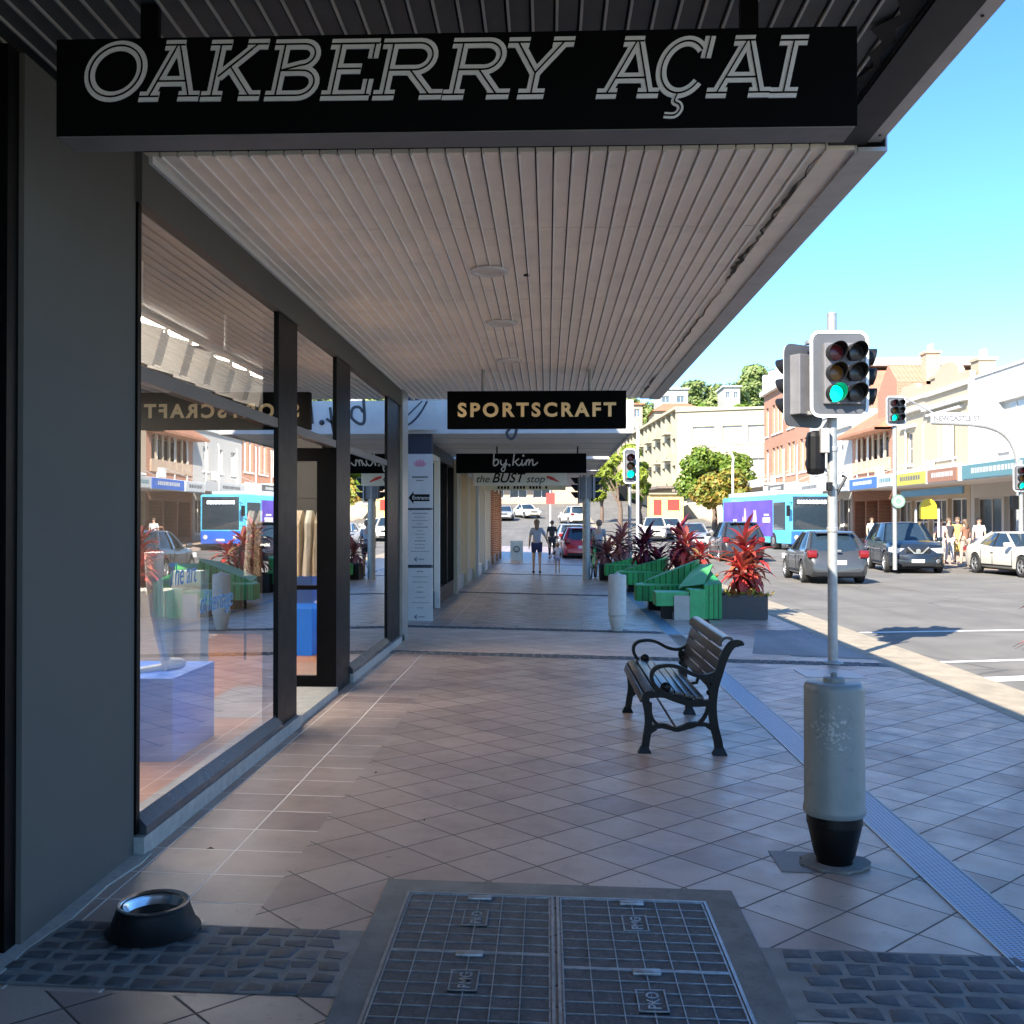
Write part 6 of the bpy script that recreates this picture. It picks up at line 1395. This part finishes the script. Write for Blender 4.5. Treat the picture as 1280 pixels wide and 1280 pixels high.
# bus
def make_bus():
    Yf = 57.0; q = atY(988, 680, Yf); r_ = atY(903, 680, 69); zg = grade(60) + ROADZ; d = Vector((q.x - r_.x, Yf - 69, 0)); L = d.length; an = math.atan2(d.y, d.x)
    t = thing('city_bus', 'light blue single deck bus with a purple advertisement on its side', 'bus', (q.x, Yf, zg), an); W_ = 2.5; H = 3.15
    # local: front at x=0, body to x=-L; left image side = local -y ... bus right side (y<0) faces the camera
    lb = carpaint('bus_light_blue', (.10, .48, .70), 0); wh = carpaint('bus_roof_white', (.55, .68, .74), 0); db = carpaint('bus_deep_blue', (.03, .12, .55), 0)
    m = MB(); m.bbox(-L, 0, 0.0, W_, .35, H, .12); m.build('body', lb, t, smooth=True)
    m = MB(); m.bbox(-L + .5, -3.2, .25, W_ - .25, H + .002, H + .28, .08); m.bbox(-2.8, -.9, .25, W_ - .25, H + .002, H + .2, .08); m.build('roof_pod', wh, t, smooth=True)
    pur = paint('advert_purple', (.10, .055, .36), .35, var=.35, scale=.8); m = MB(); m.box(-L + .35, -2.7, -.02, -.002, .75, H - .28); ad = m.build('advert', pur, t)
    m = MB(); r2 = random.Random(4)
    for i in range(9):
        x = -6.6 + r2.uniform(-1.5, 1.2); z = 1.6 + r2.uniform(-.5, .5); m.ribbon([(x, z - .4), (x + .05, z), (x + .02, z + .4)], [.5, .3, .1], -.026 - i * .0006, -.0205)
    m.build('advert_figures', paint('advert_pink', (.62, .42, .55), .4, var=.3, scale=2), ad)
    m = MB(); m.box(-4.3, -3.1, -.026, -.0205, 1.55, 1.85); m.box(-4.1, -3.3, -.026, -.0205, 1.95, 2.05); m.box(-9.8, -9.1, -.026, -.0205, 1.5, 1.75); m.build('advert_text', MAT['white'], ad)
    m = MB(); m.box(-2.55, -.75, -.025, -.002, 1.15, H - .45); m.build('side_window', MAT['carglass'], t)
    m = MB(); m.bbox(-.03, .03, .14, W_ - .14, 1.15, H - .15, .02); m.build('windscreen', MAT['carglass'], t, smooth=True)
    m = MB(); m.box(.032, .045, .3, W_ - .35, H - .62, H - .30); m.build('destination_panel', MAT['blackmatt'], t)
    m = MB(); x = .38
    while x < W_ - .5: w_ = r2.uniform(.07, .16); m.box(.046, .052, x, x + w_, H - .56, H - .36); x += w_ + .05
    m.build('destination_text', emis('bus_text', (.75, .85, 1), 1.2), t)
    m = MB(); m.bbox(-.6, .035, .05, W_ - .05, .34, 1.08, .04); m.build('front_panel', db, t, smooth=True)
    for y in (.35, W_ - .35): m = MB(); m.lathe([(.13, .02), (.13, .05), (.02, .06)], (0, y, .72), 14, 'x'); m.build('headlight', MAT['lamp'], t)
    m = MB(); m.box(.036, .05, W_ / 2 - .25, W_ / 2 + .25, .5, .62); m.build('number_plate', MAT['plate'], t)
    for x in (-2.6, -L + 3.2):
        for s, y in ((-1, 0), (1, W_)):
            m = MB(); m.lathe([(.3, y + s * .01), (.47, y + s * .012), (.5, y - s * .04), (.5, y - s * .3)], (x, 0, .5), 24, 'y', cap=True); w_ = m.build('wheel', MAT['rubber'], t, smooth=True)
            m = MB(); m.lathe([(.3, y + s * .014), (.27, y - s * .0), (.1, y + s * .03), (.02, y + s * .03)], (x, 0, .5), 20, 'y', cap=False); m.build('rim', MAT['rim'], w_)
    m = MB(); m.bbox(.1, .3, -.28, -.12, 1.9, 2.5, .03); m.tube([(.0, .1, 2.7), (.2, -.18, 2.6)], .02, 6); m.build('mirror', MAT['plastic'], t)
make_bus()

# ------------------------------------------------------------------ people
def skin_mesh(name, chains, mat, parent, root=0, sub=1):
    """chains: list of [(pos, r), ...]; shared points are merged by equal position"""
    me = bpy.data.meshes.new(name); idx = {}; vs = []; rs = []; es = set()
    for ch in chains:
        prev = None
        for p, r in ch:
            k_ = tuple(round(c, 4) for c in p)
            if k_ not in idx: idx[k_] = len(vs); vs.append(p); rs.append(r)
            i = idx[k_]
            if prev is not None and prev != i: es.add((prev, i))
            prev = i
    me.from_pydata(vs, list(es), []); o = bpy.data.objects.new('tmp', me); COL.objects.link(o)
    md = o.modifiers.new('s', 'SKIN'); md.use_smooth_shade = True
    for i, r in enumerate(rs): sv = me.skin_vertices[0].data[i]; sv.radius = r if hasattr(r, '__len__') else (r, r); sv.use_root = i == root
    m2 = o.modifiers.new('u', 'SUBSURF'); m2.levels = sub; m2.render_levels = sub
    return evaluated(o, name, mat, parent)
def person(label, loc, rz, H=1.7, top=(.3, .35, .45), bottom=(.05, .06, .1), hair=(.12, .08, .05), shoe=(.05, .05, .06), shorts=True, stride=.12, longhair=False, arm_l=(0, 0), arm_r=(0, 0), dress=False, lean=0, female=True, group=None, child=False):
    t = thing('person', label, 'person', loc, rz, group); k_ = H / 1.7; V = lambda x, y, z: (x * k_, (y + lean * max(0, z - .9)) * k_, z * k_); r_ = lambda a: a * k_
    hw = 1.25 if child else 1.0; sh = .155 if female else .18
    pel = V(0, 0, .93); sp1 = V(0, 0, 1.12); ch = V(0, -.005, 1.32); nk = V(0, -.01, 1.45); nk2 = V(0, 0, 1.51); hd = V(0, .01, 1.575 if not child else 1.57); hd2 = V(0, .015, 1.64)
    shl = V(-sh, 0, 1.385); shr = V(sh, 0, 1.385)
    el = V(-sh - .06 + arm_l[0] * .5, .0 + arm_l[1] * .3 - .02, 1.12); wl = V(-sh - .08 + arm_l[0], .06 + arm_l[1], .88); er = V(sh + .06 + arm_r[0] * .5, arm_r[1] * .3 - .02, 1.12); wr_ = V(sh + .08 + arm_r[0], .06 + arm_r[1], .88)
    hl = (Vector(wl) + (Vector(wl) - Vector(el)).normalized() * .07 * k_)[:]; hr = (Vector(wr_) + (Vector(wr_) - Vector(er)).normalized() * .07 * k_)[:]
    hpl = V(-.09, 0, .88); hpr = V(.09, 0, .88); knl = V(-.095, stride * .6 + .02, .48); knr = V(.095, -stride * .3 + .03, .48); anl = V(-.095, stride, .08); anr = V(.095, -stride, .09); tol = V(-.1, stride + .14, .03); tor = V(.1, -stride + .14, .03)
    sk = paint('skin_tone', (.56, .35, .25), .55, var=.05)
    body = [[(pel, r_(.125)), (sp1, r_(.105)), (ch, (r_(.13), r_(.10))), (nk, r_(.052)), (nk2, r_(.048)), (hd, r_(.078 * hw)), (hd2, r_(.07 * hw))],
            [(ch, 0), (shl, r_(.05)), (el, r_(.038)), (wl, r_(.026)), (hl, (r_(.032), r_(.016)))], [(ch, 0), (shr, r_(.05)), (er, r_(.038)), (wr_, r_(.026)), (hr, (r_(.032), r_(.016)))],
            [(pel, 0), (hpl, r_(.085)), (knl, r_(.052)), (anl, r_(.036)), (tol, r_(.032))], [(pel, 0), (hpr, r_(.085)), (knr, r_(.052)), (anr, r_(.036)), (tor, r_(.032))]]
    bo = skin_mesh('body', body, sk, t, sub=2)
    # fingers, ears and nose joined into the body mesh
    m = MB()
    for hnd, wri, s in ((hl, wl, -1), (hr, wr_, 1)):
        h_ = Vector(hnd); d = (h_ - Vector(wri)).normalized(); a_ = d.cross(Vector((1, 0, 0))).normalized()
        for f in range(4): b_ = h_ + a_ * (f - 1.5) * .017 * k_ ; ln = (.065, .075, .07, .055)[f] * k_; m.tube([b_, b_ + d * ln * .5, b_ + d * ln + Vector((-s * .012 * k_, 0, 0))], [.008 * k_, .0075 * k_, .006 * k_], 5)
        m.tube([h_ - d * .04 * k_ + a_ * .025 * k_, h_ + a_ * .045 * k_, h_ + d * .03 * k_ + a_ * .045 * k_], [.010 * k_, .009 * k_, .007 * k_], 5)
    hdv = Vector(hd) + Vector((0, 0, .02 * k_)); R_ = .08 * k_ * hw
    m.tube([hdv + Vector((0, R_ * .95, .012 * k_)), hdv + Vector((0, R_ * 1.2, -.012 * k_))], [.006 * k_, .012 * k_], 6)
    for s in (-1, 1): m.sphere(hdv + Vector((s * R_ * 1.0, 0, 0)), .02 * k_, 8, 5, (.4, .8, 1.2))
    fm = m.build('x', sk, t)
    bm = bmesh.new(); bm.from_mesh(bo.data); bm.from_mesh(fm.data); bm.to_mesh(bo.data); bm.free(); bpy.data.objects.remove(fm, do_unlink=True)
    for p_ in bo.data.polygons: p_.use_smooth = True
    m = MB()
    for s in (-1, 1): m.sphere(hdv + Vector((s * R_ * .38, R_ * .93, .012 * k_)), .008 * k_, 6, 4)
    m.build('eyes', MAT['blackmatt'], t); m = MB(); m.tube([hdv + Vector((-R_ * .3, R_ * .95, -.035 * k_)), hdv + Vector((R_ * .3, R_ * .95, -.035 * k_))], .005 * k_, 5); m.build('mouth', SG['red'], t)
    cm = paint('cloth_top', top, .85, var=.08, scale=20); g = .014 * k_
    mid = lambda a, b, f: (Vector(a).lerp(Vector(b), f))[:]
    tops = [[(V(0, 0, .90), r_(.14)), (sp1, r_(.122)), (ch, (r_(.148), r_(.118))), (V(0, -.005, 1.41), r_(.07))], [(ch, 0), (shl, r_(.066)), (mid(shl, el, .75), r_(.058))], [(ch, 0), (shr, r_(.066)), (mid(shr, er, .75), r_(.058))]]
    skin_mesh('shirt', tops, cm, t, sub=2)
    bmx = paint('cloth_bottom', bottom, .85, var=.08, scale=20); e1, e2 = (.55, .55) if shorts else (1, 1)
    lg = lambda hp, kn, an_: [(V(0, 0, .92), r_(.137)), (hp, r_(.105)), (mid(hp, kn, .62), r_(.082))] if shorts else [(V(0, 0, .92), r_(.137)), (hp, r_(.105)), (kn, r_(.07)), (mid(kn, an_, .85), r_(.052))]
    if dress:
        m = MB(); m.lathe([(r_(.30), r_(.42)), (r_(.26), r_(.6)), (r_(.19), r_(.85)), (r_(.13), r_(1.08))], n=18); m.build('skirt', bmx, t, smooth=True)
    else: skin_mesh('trousers' if not shorts else 'shorts', [lg(hpl, knl, anl), lg(hpr, knr, anr)], bmx, t, sub=2)
    hm = paint('hair', hair, .6, var=.2, scale=40); m = MB(); m.sphere(Vector(hd) + Vector((0, -.018 * k_, .035 * k_)), R_ * 1.22, 14, 9, (1, 1.08, 1.05))
    if longhair: m.tube([Vector(hd) + Vector((0, -.05 * k_, .04 * k_)), Vector(hd) + Vector((0, -.085 * k_, -.08 * k_)), Vector(hd) + Vector((0, -.10 * k_, -.21 * k_))], [.085 * k_, .075 * k_, .04 * k_], 10)
    m.v = [(x, y - (.045 * k_ if y > hd[1] + R_ * .6 and z < hd[2] + R_ * .6 else 0), z) for x, y, z in m.v]; m.build('hair', hm, t, smooth=True)
    sm_ = paint('shoe', shoe, .6)
    for a_, b_ in ((anl, tol), (anr, tor)): m = MB(); m.tube([Vector(a_) + Vector((0, -.05 * k_, -.035 * k_)), Vector(a_) + Vector((0, .03 * k_, -.03 * k_)), Vector(b_) + Vector((0, .03 * k_, .0))], [.035 * k_, .047 * k_, .03 * k_], 8); m.build('shoe', sm_, t, smooth=True)
    return t
q = at(671, 717, fz(-.3)); person('adult in blue grey T-shirt and navy shorts walking away, holding a toddler by the hand', (q.x, q.y, fz(q.x)), R(3), 1.66, top=(.34, .40, .52), bottom=(.03, .04, .12), hair=(.20, .13, .08), longhair=True, stride=.13, arm_r=(.16, .05))
q = at(697, 716, fz(.3)); person('toddler in white top and pale shorts holding the adult hand', (q.x, q.y, fz(q.x)), R(-4), .93, top=(.70, .68, .75), bottom=(.36, .38, .55), hair=(.30, .17, .08), stride=.04, arm_l=(-.15, .0), child=True, shoe=(.5, .45, .42))
q = at(611, 690, 0); person('pedestrian in dark clothes half hidden by the shopfronts on the left', (q.x - .05, 48, grade(48)), R(170), 1.7, top=(.35, .16, .12), bottom=(.02, .02, .03), shorts=False, stride=.06)
q = atY(616, 675, 47.5); t = thing('shopping_bag', 'white shopping bag carried by the pedestrian at the left shopfronts', 'bag', (q.x, 47.4, grade(47) + .35)); m = MB(); m.prism([(-.17, 0), (.17, 0), (.2, .5), (-.2, .5)], -.06, .06); m.build('bag', MAT['white'], t); m = MB(); m.tube(arc3 := [(-.08, 0, .5), (-.05, 0, .68), (.05, 0, .68), (.08, 0, .5)], .012, 6); m.build('handle', MAT['white'], t)
person('dark haired walker in black further up the footpath, right of the adult', (atY(690, 690, 44).x, 44, 0), R(6), 1.65, top=(.03, .03, .035), bottom=(.03, .03, .04), shorts=False, stride=.1)
# people across the road
for i, (px, lb, tp, bt, dr, lh, rz) in enumerate(((1176, 'woman in pale pink top across the road, leftmost of the cluster', (.66, .45, .40), (.5, .42, .36), False, True, 160), (1186, 'person with white cap and black vest across the road', (.05, .05, .06), (.6, .6, .62), False, False, 200),
        (1197, 'person in long orange yellow dress across the road', (.72, .40, .10), (.72, .42, .10), True, True, 150), (1206, 'person in brown top right of the orange dress', (.28, .14, .09), (.4, .32, .26), False, True, 30), (1224, 'person in white shirt nearest the cream coupe roof', (.72, .72, .72), (.10, .12, .18), False, False, 170), (1090, 'person in white shirt under the awning left of the blue black SUV', (.7, .7, .7), (.05, .05, .06), False, False, 190))):
    Y_ = 37.5 + (i % 3) * .8 if i < 5 else 50; person(lb, (atY(px, 690, Y_).x, Y_, .03 if Y_ < 45 else grade(50) + .03), R(rz), 1.66 + .04 * (i % 3), top=tp, bottom=bt, dress=dr, longhair=lh, shorts=False, female=i % 2 == 0, stride=.08)
# rider standing by the bike in grey, and bicycle
q = at(745, 724, fz(1.3))
person('cyclist in grey T-shirt standing astride the green hire bicycle', (q.x + .12, q.y + 1.1, fz(1.4)), R(-12), 1.68, top=(.36, .38, .42), bottom=(.05, .05, .06), hair=(.2, .14, .1), stride=.02, lean=.25, arm_l=(.05, .28), arm_r=(-.05, .28))
def bicycle(label, loc, rz, fm, s=1.0):
    t = thing('bicycle', label, 'bicycle', loc, rz); r = .34; wb = 1.08
    for x in (0, wb):
        m = MB(); m.tube([(x + r * math.cos(2 * PI * i / 28), 0, r + r * math.sin(2 * PI * i / 28)) for i in range(28)], .022, 8, closed=True); w_ = m.build('wheel', MAT['rubber'], t, smooth=True)
        m = MB()
        for i in range(14): a_ = 2 * PI * i / 14; m.tube([(x, .03 * (1 if i % 2 else -1), r), (x + (r - .02) * math.cos(a_), 0, r + (r - .02) * math.sin(a_))], .002, 3)
        m.lathe([(.03, -.05), (.03, .05)], (x, 0, r), 10, 'y'); m.build('spokes', MAT['steel'], w_)
        m = MB(); m.tube([(x + (r + .04) * math.cos(R(a_)), 0, r + (r + .04) * math.sin(R(a_))) for a_ in range(20, 190, 17)], .022, 6); m.build('mudguard', fm, t, smooth=True)
    m = MB(); bb = (.46, 0, .30); st = (.34, 0, .72); hd = (.86, 0, .80)
    for a_, b_, w_ in ((bb, st, .025), (bb, hd, .04), ((.38, 0, .55), (.88, 0, .72), .03), ((0, .05, r), bb, .014), ((0, -.05, r), bb, .014), ((0, .05, r), (.36, 0, .62), .012), ((0, -.05, r), (.36, 0, .62), .012), ((.93, .06, .6), (wb, .06, r), .014), ((.93, -.06, .6), (wb, -.06, r), .014), ((.85, 0, .95), (.93, 0, .6), .022)): m.tube([a_, b_], w_, 8)
    m.build('frame', fm, t, smooth=True)
    m = MB(); m.tube([(.84, 0, .9), (.80, 0, 1.08)], .016, 8); m.tube(smoothpts([(.62, -.30, 1.06), (.76, -.24, 1.08), (.80, 0, 1.06), (.76, .24, 1.08), (.62, .30, 1.06)], 4), .014, 8); m.build('handlebar', MAT['plastic'], t, smooth=True)
    m = MB(); m.add([(.18, -.09, .92), (.18, .09, .92), (.30, .06, .93), (.50, .02, .92), (.50, -.02, .92), (.30, -.06, .93), (.2, -.05, .86), (.2, .05, .86), (.45, 0, .88)], [(0, 1, 2, 3, 4, 5), (0, 6, 7, 1), (1, 7, 8, 2), (2, 8, 3), (3, 8, 4), (4, 8, 5), (5, 8, 6, 0), (6, 8, 7)]); m.tube([(.33, 0, .7), (.29, 0, .9)], .014, 6); m.build('saddle', MAT['plastic'], t)
    m = MB()
    for z in (.86, .98, 1.1): m.tube([(.98 - .1, -.17, z), (1.22, -.17, z), (1.22, .17, z), (.88, .17, z)], .008, 5, closed=True)
    for y in (-.17, 0, .17): m.tube([(1.22, y, .86), (1.22, y, 1.1)], .006, 4); m.tube([(.9, y, .86), (1.22, y, .86)], .006, 4)
    m.build('basket', MAT['plastic'], t)
    m = MB(); m.tube([(.46, -.09, .30), (.46, .09, .30)], .015, 6); m.lathe([(.09, -.05), (.09, -.045)], (.46, 0, .30), 16, 'y'); m.tube([(.46, .09, .3), (.56, .10, .18)], .01, 5); m.obox((.57, .14, .17), .08, .09, .02); m.tube([(.46, -.09, .3), (.36, -.10, .42)], .01, 5); m.obox((.35, -.14, .43), .08, .09, .02); m.build('crank', MAT['plastic'], t)
    return t
gb = carpaint('bike_green', (.10, .55, .16), 0)
bicycle('lime green hire bicycle leaning by the signal pole', (q.x - .15, q.y + .05, fz(q.x)), R(80), gb)
bk2 = bicycle('dark hire bicycle parked behind the lime green one', (q.x + .95, q.y + 2.2, fz(2.2)), R(70), carpaint('bike_dark', (.03, .03, .035), 0))
# far footpath signs
q = atY(688, 640, 70); t = thing('stop_banner', 'small red notice on a white pole at the far end of the footpath', 'sign', (q.x, 70, grade(70))); zc_ = q.z - grade(70)
m = MB(); m.tube([(0, 0, 0), (0, 0, zc_ + 1.6)], .05, 6); m.build('pole', MAT['white'], t); m = MB(); m.box(-.3, .3, -.08, -.052, zc_ + .55, zc_ + 1.3); m.build('panel', SG['red'], t)
q = atY(645, 690, 45); t = thing('a_frame_board', 'pale blue folding board with a dark ring on the far footpath', 'pavement sign', (q.x + .15, 41, 0))
m = MB(); m.obox((0, 0, .42), .5, .03, .84, (R(12), 0, 0)); m.obox((0, .2, .42), .5, .03, .84, (R(-12), 0, 0)); m.build('board', paint('board_blue', (.55, .68, .74), .5), t); m = MB(); m.ribbon(arc(0, .5, .11, .11, 0, 360)[:-1], .035, -.075, -.01, closed=True); m.build('ring', MAT['walldark'], t)
